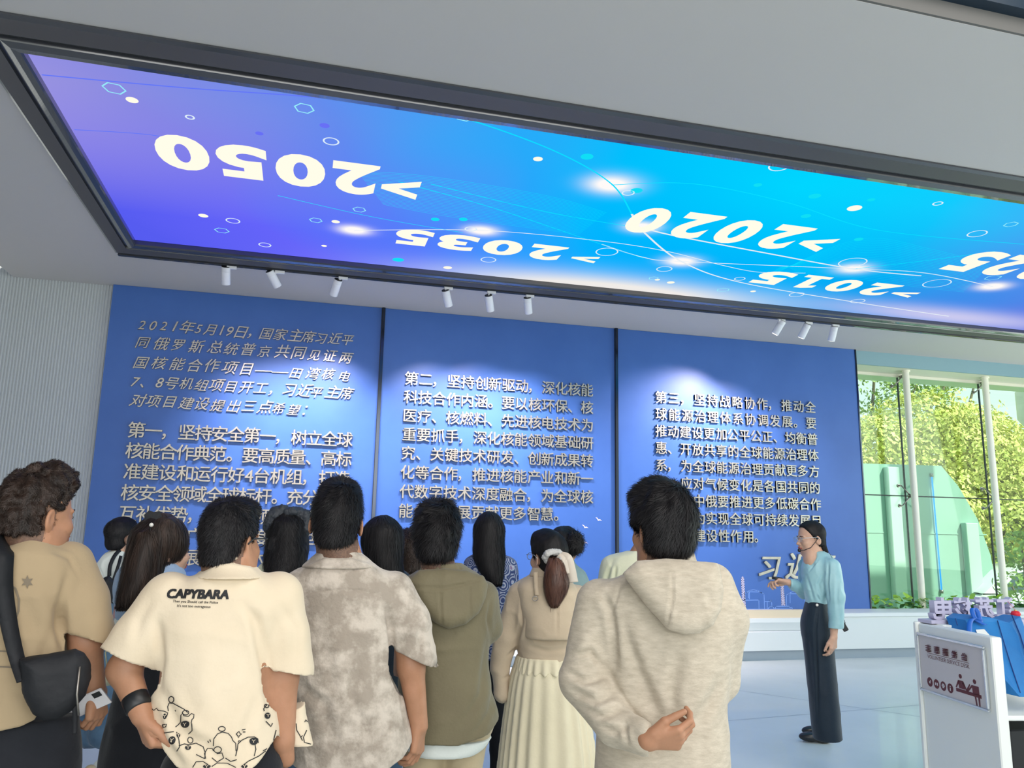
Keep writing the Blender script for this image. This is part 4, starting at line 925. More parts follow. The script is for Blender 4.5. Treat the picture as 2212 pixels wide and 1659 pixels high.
tree(gp(2150, 25), 5.0, [((-1, 0, 4.0), 1.7), ((1.0, 0, 3.7), 1.7), ((2.8, 0, 3.3), 1.6), ((0, -.5, 2.3), 1.9), ((2.4, -.3, 2.0), 1.6), ((4.4, 0, 2.6), 1.6)], .060, 42000, MT['fol'][0], 'yellow-green tree behind the white car', seed=3)
tree(gp(1880, 30), 9.5, [((-1.5, 0, 8.4), 1.8), ((.8, 0, 9.2), 1.9), ((2.8, 0, 8.2), 1.5), ((-3, 0, 6.6), 1.8), ((-.2, 0, 6.6), 2.0), ((2, 0, 6.4), 1.6), ((4.8, 0, 8.8), 1.2), ((-2.4, 0, 4.6), 1.8)], .075, 9000, MT['fol'][2], 'tall airy green tree at the top left of the glass wall', seed=4)
tree(gp(2050, 33), 10.0, [((-2, 0, 9.6), 1.3), ((.4, 0, 9.2), 1.3), ((2.2, 0, 8.9), 1.0), ((-.6, 0, 8.0), 1.5)], .07, 3600, MT['fol'][2], 'thin feathery tree top above the yellow-green tree', seed=5)
tree(gp(2205, 17), 1.6, [((0, 0, 1.8), .45), ((.4, 0, 1.4), .4), ((-.3, 0, 1.2), .3)], .05, 900, MT['fol'][1], 'small shrub with bare twigs near the car', seed=6, trunk_r=.03)
# distant hill
n = 24; V = []; hx0 = np.array(gp(1500, 150)); hx1 = np.array(gp(2700, 150))
hp_ = []
for i in range(n+1):
    u = i/n; q = hx0*(1-u)+hx1*u; hp_.append((q[0], q[1], 10+7*math.exp(-((u-.62)/.22)**2)+2.0*math.sin(u*19)*.4+GZ))
V = []
for q in hp_: V += [(q[0], q[1], GZ), (q[0]+2, q[1]+3, q[2]*.6), (q[0]+4, q[1]+8, q[2]), (q[0]+8, q[1]+26, GZ)]
F = [(4*i+k, 4*i+4+k, 4*i+5+k, 4*i+1+k) for i in range(n) for k in range(3)]
MT['hill'] = mat('hazy_hill', (.30, .42, .36), .95, col2=(.50, .56, .46), nscale=.12); tag(MB().add(V, F).obj('hill', MT['hill'], None, True), 'low hazy green hill on the horizon outside', 'hill')
# round white tower stub at the right edge
c_ = gp(2272, 17, GZ); o = tag(empty('round_canopy', c_), 'cream round stepped canopy on a column outside at the right edge', 'canopy')
s_ = MB().lathe([(.24, 0), (.24, 4.1)], n=24).obj('column', MT['col'], o); s_ = MB().lathe([(.24, 4.0), (.34, 4.15), (.34, 4.65), (.32, 4.67), (.32, 4.95), (.44, 5.05), (.44, 5.8)], n=32).obj('tier', MT['soffit'], o); shade_auto(s_)
# white car
def build_car():
    cpos = gp(2262, 19.5, GZ); o = tag(empty('car', cpos, (0, 0, math.radians(-14))), 'white car parked outside the glass, partly cut off at the right', 'car')
    MT['carw'] = mat('car_white', (.80, .82, .82), .2, coat=.6); MT['carg'] = mat('car_glass', (.05, .09, .10), .08, spec=.8)
    L = [(-2.25, .35, .62, .70), (-2.2, .3, .80, .80), (-1.9, .28, .95, .86), (-1.0, .26, 1.0, .88), (0, .26, 1.0, .9), (1.2, .26, 1.0, .9), (1.9, .28, .98, .88), (2.25, .35, .85, .8)]
    V = []; 
    for x, z0, z1, w in L:
        V += [(x, -w*.92, z0), (x, -w, z0+.15), (x, -w, (z0+z1)/2+.1), (x, -w*.93, z1), (x, w*.93, z1), (x, w, (z0+z1)/2+.1), (x, w, z0+.15), (x, w*.92, z0)]
    n = 8; F = [(i*n+k, i*n+(k+1) % n, (i+1)*n+(k+1) % n, (i+1)*n+k) for i in range(len(L)-1) for k in range(n)]+[tuple(range(n-1, -1, -1)), tuple(range((len(L)-1)*n, len(L)*n))]
    b = MB().add(V, F).obj('body_shell', MT['carw'], o); shade_auto(b, 50)
    R = [(-1.9, .98, .98, .80), (-1.35, .98, 1.40, .70), (-.6, .98, 1.52, .66), (.6, .98, 1.52, .66), (1.3, .98, 1.42, .68), (2.05, .98, 1.0, .78)]
    V = []
    for x, z0, z1, w in R: V += [(x, -.82, z0), (x, -w, z1-.03), (x, -w*.85, z1), (x, w*.85, z1), (x, w, z1-.03), (x, .82, z0)]
    n = 6; F = [(i*n+k, i*n+(k+1) % n, (i+1)*n+(k+1) % n, (i+1)*n+k) for i in range(len(R)-1) for k in range(n)]
    r = MB().add(V, F).obj('cabin', MT['carw'], o); shade_auto(r, 30)
    for poly in ([(-1.55, 1.02), (-1.15, 1.36), (-.65, 1.46), (-.15, 1.46), (-.15, 1.02)], [(-.08, 1.02), (-.08, 1.46), (.6, 1.45), (1.05, 1.38), (1.5, 1.08), (1.45, 1.02)]):
        mb = MB(); mb.add([(x, -(.835-(z-1.0)*.30), z) for x, z in poly], [tuple(range(len(poly)))]); mb.obj('side_window', MT['carg'], o)
    for x in (-1.45, 1.4):
        for sy in (-1, 1):
            w = MB().tube([(x, sy*.70, .33), (x, sy*.90, .33)], .33, 24).obj('wheel', MT['rubber'], o); shade_auto(w)
            MB().tube([(x, sy*.895, .33), (x, sy*.91, .33)], .20, 16).obj('hub_cap', MT['steel'], w)
    MB().box((-.5, -.93, .80), (-.32, -.895, .83)).obj('door_handle', MT['steel'], o); MB().box((.75, -.93, .80), (.93, -.895, .83)).obj('door_handle', MT['steel'], o)
build_car()
# ------------------------------------------------------------------ volunteer desk, letters, bag, lantern
DA = arr(3.574, 4.062); DB = arr(3.473, 3.447); du = (DB-DA)/np.linalg.norm(DB-DA); dn = arr(du[1], -du[0])   # dn points to the left (outside)
if dn[0] > 0: dn = -dn
dang = math.atan2(du[1], du[0])
def onside(px, py, off=0):
    d = ray(px, py); nn = arr(dn[0], dn[1], 0); p0 = arr(DA[0]+dn[0]*off, DA[1]+dn[1]*off, 0); t = ((p0-CAM)@nn)/(d@nn); q = CAM+t*d; return (q[:2]-DA)@du, q[2]
desk = tag(empty('service_desk', (DA[0], DA[1], 0), (0, 0, dang)), 'white volunteer service desk with open shelves at the right edge', 'desk')
# local frame: +x along the side panel towards the camera, +y = into the desk (right) or left
sgn = 1 if (-math.sin(dang)*(-dn[0])+math.cos(dang)*(-dn[1])) > 0 else -1
DLn = float(np.linalg.norm(DB-DA)); MT['deskw'] = mat('desk_white_laminate', (.84, .87, .85), .35)
def dbox(name, x0, x1, y0, y1, z0, z1, m, bev=.006): 
    ya, yb = sorted((y0*sgn, y1*sgn)); return MB().box((x0, ya, z0), (x1, yb, z1), bev).obj(name, m, desk)
dbox('side_panel', 0, DLn, 0, .062, 0, 1.05, MT['deskw'])
dbox('edge_strip', -.03, .0, -.015, .062, 0, 1.058, MT['deskw'])
dbox('worktop', -.05, .14, .064, 1.7, 1.025, 1.055, MT['deskw'])
dbox('front_panel', -.05, -.02, .064, 1.7, 0, 1.025, MT['deskw'])
dbox('shelf', -.018, DLn-.04, .066, 1.7, .635, .66, MT['deskw']); dbox('shelf', -.018, DLn-.04, .066, 1.7, .30, .325, MT['deskw'])
dbox('side_panel', -.05, DLn, 1.64, 1.7, 0, 1.02, MT['deskw'])
# sign
c4 = [onside(*p) for p in ((1986, 1368), (2130, 1393), (2142, 1535), (1992, 1494))]
u0 = (c4[0][0]+c4[3][0])/2; u1 = (c4[1][0]+c4[2][0])/2; v1 = (c4[0][1]+c4[1][1])/2; v0 = (c4[2][1]+c4[3][1])/2
sg_ = tag(empty('desk_sign', (DA[0]+dn[0]*.002, DA[1]+dn[1]*.002, 0), (PI/2, 0, dang)), 'framed volunteer service desk sign on the side of the white desk', 'sign')
SW, SH = u1-u0, v1-v0; MT['signw'] = mat('sign_board', (.62, .58, .59), .45); MT['maroon'] = mat('maroon_print', s2l(96, 36, 42), .5); MT['signf'] = mat('silver_sign_frame', (.62, .66, .70), .25, .8)
# local: x along, y up (after rot), z outward
MB().box((u0+.008, v0+.008, 0), (u1-.008, v1-.008, .008)).obj('board', MT['signw'], sg_)
w = .015
for a, b in (((u0, v1-w), (u1, v1)), ((u0, v0), (u1, v0+w)), ((u0, v0+w), (u0+w, v1-w)), ((u1-w, v0+w), (u1, v1-w))): MB().box((*a, 0), (*b, .016), .004).obj('frame', MT['signf'], sg_)
iu0, iu1, iv0, iv1 = u0+w, u1-w, v0+w, v1-w; IW, IH = iu1-iu0, iv1-iv0
SZf = .0088
def sp(u, v): return (iu0+u*IW, iv1-v*IH, SZf)
def stext(body, u, v, size, bold=0, wide=1.0, name='lettering'):
    me = glyph(body, 'sign%g' % bold, 0, 0, 0, 3, bold); lo, hi = bounds(me)
    if not me.materials: me.materials.append(MT['maroon'])
    s_ = size/EM if len(body) == 1 else size/(hi[0]-lo[0]); x, y, z = sp(u, v)
    return link(name, me, sg_, (x-(lo[0]+hi[0])/2*s_*wide, y-(lo[1]+hi[1])/2*s_, z), None, (s_*wide, s_, 1))
for ch, u in zip('志愿服务台', (.17, .31, .45, .59, .74)): stext(ch, u, .21, .042, .009)
stext('VOLUNTEER SERVICE DESK', .46, .365, .66*IW, 0)
MB().add([sp(.13, .300), sp(.13, .308), sp(.79, .308), sp(.79, .300)], [(0, 1, 2, 3)]).obj('rule', MT['maroon'], sg_)
for u in (.14, .25, .36, .47):
    c = sp(u, .845); r = .046*IW; MB().add([(c[0]+r*math.cos(2*PI*k/24), c[1]+r*math.sin(2*PI*k/24), SZf) for k in range(24)], [tuple(range(24))]).obj('icon_disc', MT['maroon'], sg_)
def sbox(u0_, u1_, va, vb, z=.0004, m='signw', name='icon_mark'): MB().add([(*sp(u0_, vb)[:2], SZf+z), (*sp(u1_, vb)[:2], SZf+z), (*sp(u1_, va)[:2], SZf+z), (*sp(u0_, va)[:2], SZf+z)], [(0, 1, 2, 3)]).obj(name, MT[m], sg_)
sbox(.345, .375, .80, .88); sbox(.335, .385, .825, .852); sbox(.463, .478, .83, .89); sbox(.461, .480, .80, .818)
sbox(.225, .245, .82, .87); sbox(.255, .275, .82, .87); sbox(.13, .15, .83, .87); sbox(.146, .158, .805, .83)
def spoly(pts, name='pictogram'): MB().add([sp(*p) for p in pts][::-1], [tuple(range(len(pts)))]).obj(name, MT['maroon'], sg_)
for cu, cv in ((.64, .575), (.845, .600)): spoly([(cu+.024*math.cos(a), cv+.040*math.sin(a)) for a in np.linspace(0, 2*PI, 17)[:-1]], 'pictogram_head')
spoly([(.60, .65), (.68, .65), (.70, .79), (.61, .79)]); spoly([(.60, .65), (.62, .68), (.575, .79), (.555, .79)]); spoly([(.68, .65), (.72, .77), (.77, .66), (.78, .68), (.725, .83), (.66, .69)])
spoly([(.80, .67), (.90, .67), (.905, .83), (.81, .83)]); spoly([(.80, .67), (.81, .70), (.745, .81), (.73, .79)])
spoly([(.56, .80), (.93, .80), (.93, .86), (.56, .86)]); spoly([(.83, .86), (.855, .86), (.865, 1.0), (.845, 1.0)]); spoly([(.88, .86), (.905, .86), (.905, 1.0), (.885, 1.0)])
# standing letters, read from the other side
MT['lilac'] = mat('lilac_white_letters', (.52, .50, .66), .5)
YL = 4.02; la = on(2008, 1345, 1, YL); lb = on(2192, 1345, 1, YL); zt = on(2060, 1290, 1, YL)[2]; zb = 1.075
lt = tag(empty('letter_stand', ((la[0]+lb[0])/2, YL, 1.055)), 'row of pale lilac standing characters seen from behind on the desk', 'letters')
Wd = (lb[0]-la[0]); MB().box((-Wd/2-.03, -.05, 0), (Wd/2+.10, .06, .02), .003).obj('base', MT['lilac'], lt)
hgt = zt-zb
for i, ch in enumerate('江苏核电'):
    me = glyph(ch, 'stand', .16, .03, 0, 2)
    if not me.materials: me.materials.append(MT['lilac'])
    lo, hi = bounds(me); sx = Wd/4*.88/(hi[0]-lo[0]); sz_ = hgt/(hi[1]-lo[1]); cx = Wd/2-(i+.5)*Wd/4
    link('character', me, lt, (cx+(lo[0]+hi[0])/2*sx, 0, .02-lo[1]*sz_), (PI/2, 0, PI), (sx, sz_, .13))
# blue tote bag on the shelf
MT['tote'] = mat('blue_nonwoven', s2l(24, 112, 184), .5, col2=s2l(30, 124, 196), nscale=5, bump=.15, bscale=260); MT['totes'] = mat('blue_strap', s2l(14, 92, 190), .5); MT['toted'] = mat('dark_blue_piping', s2l(12, 60, 130), .5)
yb_ = 3.72
def bp(px, py, dy=0): return on(px, py, 1, 3.90-(py-1330)/170*.33+dy)
fr = [(2064, 1336), (2083, 1328), (2112, 1330), (2155, 1341), (2186, 1329), (2204, 1372), (2222, 1430), (2236, 1498), (2172, 1498), (2092, 1400)]
bo = bp(2180, 1498); bag = tag(empty('tote_bag', tuple(bo)), 'blue cloth tote bag leaning in the shelf of the white desk', 'bag')
nf = len(fr); A_ = [bp(*p)-bo for p in fr]; V = []
for dy, k in ((-.075, .97), (-.07, 1.0), (.07, 1.0), (.075, .97)):
    cc = sum(A_)/nf; V += [tuple(cc+(q-cc)*k+arr(0, dy*(1.0+.25*math.sin(i)), 0)) for i, q in enumerate(A_)]
F = [tuple(range(nf-1, -1, -1)), tuple(range(3*nf, 4*nf))]+[(r*nf+i, r*nf+(i+1) % nf, (r+1)*nf+(i+1) % nf, (r+1)*nf+i) for r in range(3) for i in range(nf)]
MB().add(V, F).obj('bag_body', MT['tote'], bag)
def bt(pts, r, m, name, dy=-.08): MB().tube([tuple(bp(*p, dy)-bo) for p in pts], r, 6).obj(name, m, bag, True)
bt([(2064, 1336), (2068, 1350)], .003, MT['toted'], 'piping'); bt([(2155, 1341), (2168, 1385), (2182, 1430), (2204, 1496)], .003, MT['toted'], 'piping'); bt([(2186, 1329), (2204, 1372), (2222, 1430), (2236, 1498)], .004, MT['toted'], 'piping')
def strap(pts, wpx, dy, name='handle'):
    P = [arr(*p) for p in pts]; Q = []
    for i in range(len(P)-1):
        p0 = P[max(i-1, 0)]; a = P[i]; b = P[i+1]; c_ = P[min(i+2, len(P)-1)]
        for k in range(6): t = k/6; Q.append(.5*((2*a)+(-p0+b)*t+(2*p0-5*a+4*b-c_)*t*t+(-p0+3*a-3*b+c_)*t**3))
    Q.append(P[-1]); V = []
    for i, q in enumerate(Q):
        for z in (0, -.003):
            for s_ in (-1, 1): V.append(tuple(bp(q[0]+s_*wpx/2, q[1], dy-.02*math.sin(PI*i/(len(Q)-1))+z)-bo))
    n = len(Q); F = []
    for i in range(n-1):
        a = 4*i; b = a+4; F += [(a, a+1, b+1, b), (a+2, b+2, b+3, a+3), (a, b, b+2, a+2), (a+1, a+3, b+3, b+1)]
    MB().add(V, F).obj(name, MT['totes'], bag, True)
strap([(2118, 1344), (2112, 1322), (2104, 1313), (2100, 1320), (2108, 1338), (2128, 1350)], 11, -.085); strap([(2122, 1340), (2104, 1336), (2095, 1346), (2094, 1374)], 12, -.10)
MT['paper'] = mat('white_papers', (.72, .74, .74), .6); mb = MB(); V = [tuple(bp(*p, -.086)-bo) for p in ((2108, 1360), (2126, 1359), (2138, 1372), (2112, 1372))]; mb.add(V, [(0, 1, 2, 3)]); mb.obj('paper', MT['paper'], bag)
# red lantern charm hanging from the letters
ln_c = on(2194, 1326, 1, YL-.09); o = tag(empty('lantern', tuple(ln_c)), 'small red lantern ornament beside the blue bag on the desk', 'ornament'); MT['red'] = mat('red_lantern', s2l(214, 30, 52), .5); MT['gold'] = mat('gold_trim', (.7, .5, .15), .35, .8)
b_ = MB().lathe([(.006, -.018), (.020, -.015), (.028, 0), (.020, .015), (.006, .018)], n=20).obj('lantern_body', MT['red'], o, True); MB().lathe([(.008, .016), (.008, .023)], n=12).lathe([(.008, -.023), (.008, -.016)], n=12).obj('rim', MT['gold'], o)
for dx in (-.006, 0, .006): MB().tube([(dx*.3, 0, -.022), (dx, 0, -.05), (dx*1.5+.008, 0, -.085)], .0014, 5).obj('tassel', MT['red'], o)
MB().tube([(0, 0, .022), (-.02, .03, .07)], .001, 5).obj('cord', MT['red'], o)
# dark block filling part of the low shelf
o = tag(dbox_ := MB().box((-.25, -.30, 0), (.25, .0, .22), .008).obj('dark_block', MT['black']), 'dark block on the lower shelf of the white desk', 'box'); o.location = (3.98, 3.93, .328)
# ------------------------------------------------------------------ garments' cloth
def cloth(name, c, c2=None, ns=6, rough=.85, bump=.10, bs=90, stretch=None, lo=.35, hi=.65, sheen=.15, det=4):
    return mat(name, c, rough, col2=c2 or tuple(min(1, x*1.05) for x in c), nscale=ns, bump=bump, bscale=bs, stretch=stretch, lo=lo, hi=hi, spec=.2, sheen=sheen, ndet=det)
MT['hoodie'] = cloth('heather_beige_fleece', s2l(176, 165, 148), s2l(204, 193, 176), 30, stretch=(1, 1, 3.2), bs=140, bump=.2, lo=.25, hi=.7, det=6)
MT['cream'] = cloth('cream_cotton', s2l(219, 202, 176), s2l(226, 210, 186), 3)
MT['tie'] = cloth('grey_tie_dye', s2l(160, 149, 137), s2l(200, 189, 177), 13, lo=.42, hi=.6, det=7, bs=60, bump=.4)
MT['olive'] = cloth('olive_shell', s2l(112, 104, 82), s2l(122, 114, 90), 3, .6, bump=.15)
MT['tan'] = cloth('sand_tee', s2l(160, 140, 112), s2l(172, 152, 122), 2.2, lo=.3, hi=.7)
MT['trench'] = cloth('beige_trench', s2l(190, 172, 148), s2l(200, 182, 158), 4)
MT['skirt'] = cloth('cream_skirt', s2l(222, 212, 184), s2l(230, 220, 192), 4)
MT['blacktr'] = cloth('black_trousers', (.012, .013, .018), (.018, .02, .026), 5); MT['navytr'] = cloth('dark_navy_trousers', (.010, .020, .034), (.014, .026, .042), 5, .6)
MT['khaki'] = cloth('khaki_trousers', s2l(176, 160, 130), s2l(186, 170, 140), 4); MT['denim'] = cloth('blue_denim', s2l(54, 80, 106), s2l(104, 134, 160), 3.2, lo=.3, hi=.75, det=5)
MT['ltblue'] = cloth('light_blue_cotton', s2l(140, 164, 198), s2l(158, 180, 210), 3); MT['whitec'] = cloth('white_cotton', s2l(214, 220, 216), s2l(222, 228, 224), 4)
MT['pink'] = cloth('dusty_pink_cotton', s2l(192, 150, 156)); MT['sheer'] = cloth('lavender_sleeve', s2l(160, 158, 192), s2l(176, 172, 204))
MT['sage'] = cloth('grey_green_knit', s2l(120, 146, 150), s2l(130, 156, 160), 5); MT['ivory'] = cloth('ivory_shirt', s2l(212, 214, 186), s2l(222, 222, 196), 4)
MT['teal'] = mat('pale_teal_satin', s2l(136, 182, 192), .42, col2=s2l(156, 198, 206), nscale=4, bump=.1, bscale=40, sheen=.2)
MT['satb'] = mat('black_nylon', (.008, .009, .012), .6, col2=(.016, .017, .021), nscale=6, bump=.5, bscale=22, spec=.3)
MT['ribbon'] = mat('ivory_ribbon', s2l(212, 200, 186), .5); MT['scr'] = mat('white_scrunchie', s2l(190, 188, 186), .7, bump=.3, bscale=60)
MT['darkscr'] = mat('charcoal_scrunchie', (.028, .034, .045), .6, bump=.3, bscale=60); MT['ink'] = mat('black_ink', (.012, .012, .014), .7)
MT['greyprint'] = mat('faded_grey_print', s2l(120, 108, 92), .85); MT['pearl'] = mat('pearl', (.8, .78, .74), .2); MT['clear'] = mat('pale_metal_rim', (.55, .60, .62), .25, .7)
MT['seam'] = mat('seam_shadow_thread', s2l(140, 126, 108), .9)
def patt():
    m = bpy.data.materials.new('patterned_blouse'); m.use_nodes = True; n = m.node_tree; b = n.nodes['Principled BSDF']; b.inputs['Roughness'].default_value = .8
    tc = n.nodes.new('ShaderNodeTexCoord'); v = n.nodes.new('ShaderNodeTexVoronoi'); v.inputs['Scale'].default_value = 17; w = n.nodes.new('ShaderNodeMath'); w.operation = 'MULTIPLY'; w.inputs[1].default_value = 34; s = n.nodes.new('ShaderNodeMath'); s.operation = 'SINE'
    r = n.nodes.new('ShaderNodeValToRGB'); n.links.new(tc.outputs['Object'], v.inputs['Vector']); n.links.new(v.outputs['Distance'], w.inputs[0]); n.links.new(w.outputs[0], s.inputs[0]); ad = n.nodes.new('ShaderNodeMath'); ad.operation = 'MULTIPLY_ADD'; ad.inputs[1].default_value = .35; ad.inputs[2].default_value = .45
    n.links.new(s.outputs[0], ad.inputs[0]); nz = n.nodes.new('ShaderNodeTexNoise'); nz.inputs['Scale'].default_value = 45; n.links.new(tc.outputs['Object'], nz.inputs['Vector']); a2 = n.nodes.new('ShaderNodeMath'); a2.operation = 'MULTIPLY_ADD'; a2.inputs[1].default_value = .5; a2.inputs[2].default_value = -.25
    n.links.new(nz.outputs['Fac'], a2.inputs[0]); a3 = n.nodes.new('ShaderNodeMath'); n.links.new(ad.outputs[0], a3.inputs[0]); n.links.new(a2.outputs[0], a3.inputs[1]); n.links.new(a3.outputs[0], r.inputs[0])
    e = r.color_ramp.elements; e[0].color = (*s2l(40, 54, 104), 1); e[0].position = .2; e[1].color = (*s2l(168, 74, 104), 1); e[1].position = .97
    for p, c in ((.42, (76, 92, 138)), (.56, (60, 96, 128)), (.76, (178, 182, 200)), (.86, (120, 112, 150))): q = e.new(p); q.color = (*s2l(*c), 1)
    n.links.new(r.outputs[0], b.inputs['Base Color']); return m
MT['patt'] = patt(); MT['stubble'] = mat('cropped_nape_hair', s2l(92, 68, 56), .6, col2=s2l(120, 90, 72), nscale=160)
H6 = .0065
def bodyboxes(P, hands=(), trunk=None, hh=.0055):
    hc = P.hc; B = [(hc-arr(.15, .17, .26), hc+arr(.15, .17, .17), hh)]
    for w in hands: w = np.array(w); B.append((w-.15, w+.15, .0038))
    return B
def below(P, px, py, f=0): return P.at(px, py, f)[2]
def cutbelow(S, fz): S.it.append(('c', (lambda p: (p[:, 2]-(fz(p) if callable(fz) else fz))*.9), 0.0))
def hemfn(P, pts, f=-.1):
    q = sorted([(P.at(x, y, f)[0], P.at(x, y, f)[2]) for x, y in pts]); X = [a for a, b in q]; Z = [b for a, b in q]; return lambda p: np.interp(p[:, 0], X, Z)
def cutplane(S, pt, d, region=.16):
    """remove what lies beyond pt along d, near pt"""
    pt = np.array(pt, float); d = np.array(d, float); d /= np.linalg.norm(d)
    def fn(p):
        q = p-pt; return np.maximum(-(q@d), np.sqrt((q**2).sum(1))-region)
    fn.b = (pt, region); S.it.append(('c', fn, 0.0))
def trunk(P, neck, sh, zhip=.95):
    """the body's own trunk hidden under the clothes, so that the figure is one continuous form"""
    n = np.array(neck); 
    return n

# ================================================================== 1  man in the beige hoodie
P = Person(1428, 2.5, 'person in a heather beige hoodie with one hand behind the back')
A = P.at
hc = A(1430, 1128, 0); hc[2] = A(1430, 1040, 0)[2]-.150
P.head(hc, yaw=-34, pitch=0, k=1.0, neck=A(1432, 1230, -.005), nr=.062)
wr = A(1398, 1598, -.235); hd_ = A(1440, 1608, -.225)-wr
hand_cones(P.S, wr, arr(.93, -.0, .10), arr(.15, .75, .6), arr(.1, -.5, .85), 1.0, curls=[(38, 45, 30), (44, 50, 35), (48, 52, 35), (50, 52, 35)], thumb=.55)
P.S.u(f_cone(A(1378, 1590, -.205), wr, .028, .029), .01)
P.S.u(f_loft([(1.36, hc[0], .0, .15, .085), (1.15, hc[0], 0, .16, .10), (.98, hc[0], 0, .15, .10)]), .04); P.S.u(f_cone((hc[0], 0, 1.30), tuple(A(1432, 1230)), .07, .06), .05)
P.finish_body(MT['skinm'], bodyboxes(P, [wr+arr(.05, 0, 0)])+[((hc[0]-.2, -.15, .95), (hc[0]+.2, .16, 1.36), .02)])
P.hair_short(MT['hairm'], top=.026, side=.018, back=.016, nape=-.078, count=14000, L=.040, seed=11, tuft=.006, quiff=.004, lift=.35)
S = SDF(); torso = P.loft([(1212, 1392, 1474, .07, 0), (1228, 1372, 1498, .088, 0), (1246, 1338, 1536, .10, 0), (1268, 1296, 1568, .112, 0), (1300, 1276, 1588, .122, 0), (1345, 1284, 1590, .130, 0), (1400, 1300, 1584, .135, 0), (1457, 1306, 1578, .14, .005), (1512, 1298, 1572, .142, .01), (1580, 1290, 1576, .145, .01), (1659, 1286, 1580, .15, .01), (1760, 1284, 1582, .15, .01), (1800, 1290, 1576, .14, .01)], 2.4)
S.u(torso)
S.u(f_cone(A(1540, 1262, 0), A(1570, 1340, .02), .062, .062), .04); S.u(f_cone(A(1570, 1340, .02), A(1556, 1470, .06), .060, .056), .03); S.u(f_cone(A(1556, 1470, .06), A(1500, 1500, .22), .055, .042), .02)
sh, el = A(1296, 1300, -.01), A(1258, 1470, -.05); wj = A(1392, 1597, -.215)
S.u(f_cone(sh, el, .072, .068), .035); S.u(f_cone(el, A(1330, 1568, -.15), .070, .056), .02); S.u(f_cone(A(1330, 1568, -.15), wj, .054, .045), .01)
cutplane(S, A(1405, 1600, -.22), (1, -.0, -.1), .10)
cr = [([(1300, 1285), (1318, 1320), (1326, 1380), (1330, 1450)], -.012, .012), ([(1326, 1440), (1365, 1520), (1420, 1572)], .010, .020), ([(1340, 1340), (1380, 1450), (1440, 1575)], -.012, .018), ([(1470, 1400), (1450, 1500), (1458, 1570)], -.010, .018),
      ([(1235, 1420), (1275, 1412), (1298, 1446)], -.012, .009, -.13), ([(1225, 1455), (1262, 1472), (1312, 1462)], -.012, .010, -.13), ([(1232, 1492), (1285, 1512), (1330, 1500)], -.012, .011, -.15), ([(1252, 1528), (1300, 1545), (1350, 1532)], -.010, .010, -.18), ([(1290, 1565), (1330, 1578), (1362, 1560)], -.008, .009, -.2), ([(1350, 1562), (1357, 1600)], -.006, .007, -.2),
      ([(1480, 1620), (1500, 1560), (1560, 1480)], -.008, .018), ([(1510, 1659), (1520, 1560), (1570, 1440)], -.006, .016), ([(1270, 1370), (1240, 1440)], .006, .02, -.13), ([(1340, 1258), (1332, 1290), (1310, 1350)], -.0035, .005)]
P.mesh('hoodie', S, MT['hoodie'], .0062, (-.45, -.36, .72), (.45, .32, 1.62), P.root, noise=.006, nf=6, creases=cr)
# hood: collar layers and the hanging pouch
def back(p): return -.112-.0*p[:, 0]
S = SDF(); S.u(P.loft([(1262, 1348, 1548, .125, -.005), (1240, 1366, 1530, .105, .0), (1222, 1380, 1512, .088, .005), (1206, 1384, 1504, .078, .008), (1192, 1388, 1500, .074, .01)], 2.2)); 
inn = P.loft([(1262, 1392, 1498, .07, .0), (1222, 1398, 1494, .064, .01), (1204, 1396, 1492, .062, .012), (1186, 1400, 1488, .062, .012)], 2.2, capz=False); S.cut(inn, .006)
P.mesh('hood_collar', S, MT['hoodie'], .006, (-.3, -.3, 1.3), (.3, .25, 1.62), P.root, noise=.003, nf=8, creases=[([(1432, 1196), (1436, 1230)], -.004, .004)])
fz = lambda p: -.118-.045*np.clip((1.47-p[:, 2])/.2, 0, 1)*np.clip(1-(np.abs(p[:, 0]-.02)/.2)**2, 0, 1)
poly = [A(x, y, -.14)[[0, 2]] for x, y in ((1345, 1240), (1375, 1212), (1440, 1208), (1500, 1213), (1551, 1218), (1556, 1240), (1562, 1275), (1556, 1320), (1538, 1350), (1510, 1366), (1475, 1368), (1440, 1356), (1405, 1318), (1370, 1275))]
S = SDF().u(f_pillow(poly, fz, .042, .05))
P.mesh('hood', S, MT['hoodie'], .0055, (-.3, -.32, 1.15), (.35, .05, 1.58), P.root, noise=.004, nf=9, creases=[([(1452, 1236), (1452, 1290), (1440, 1352)], -.005, .005, -.16), ([(1358, 1232), (1440, 1238), (1548, 1240)], -.003, .005, -.16), ([(1520, 1260), (1535, 1300), (1500, 1345)], -.004, .012, -.16)], rel=2)
P.leg_pair(.90, .0, MT['khaki'], top=.93, waist=(float(hc[0])+.01, .155, .095))

# ================================================================== 2  man in the cream printed shirt
P = Person(500, 2.60, 'person in a cream shirt with CAPYBARA lettering and animal drawings, left hand on hip'); A = P.at
hc = A(498, 1140); hc[2] = A(498, 1070)[2]-.143
P.head(hc, yaw=38, k=.97, neck=A(496, 1222, -.01), nr=.063, tilt=0)
shl, ell, wrl = A(352, 1300, 0), A(268, 1446, .02), A(306, 1545, -.06)
P.S.u(f_cone(shl, ell, .052, .044), .01); P.S.u(f_cone(ell, wrl, .045, .029), .02)
hand_cones(P.S, wrl, arr(.35, -.05, -.9), arr(.85, .35, .2), arr(.25, -.9, -.1), .95, curls=[(60, 60, 30)]*4, thumb=.5)
shr, elr, wrr = A(598, 1300, 0), A(610, 1462, .0), A(612, 1600, -.02)
P.S.u(f_cone(shr, elr, .052, .046), .01); P.S.u(f_cone(elr, wrr, .047, .033), .02); P.S.u(f_cone(wrr, A(619, 1640, -.01), .030, .024), .01)
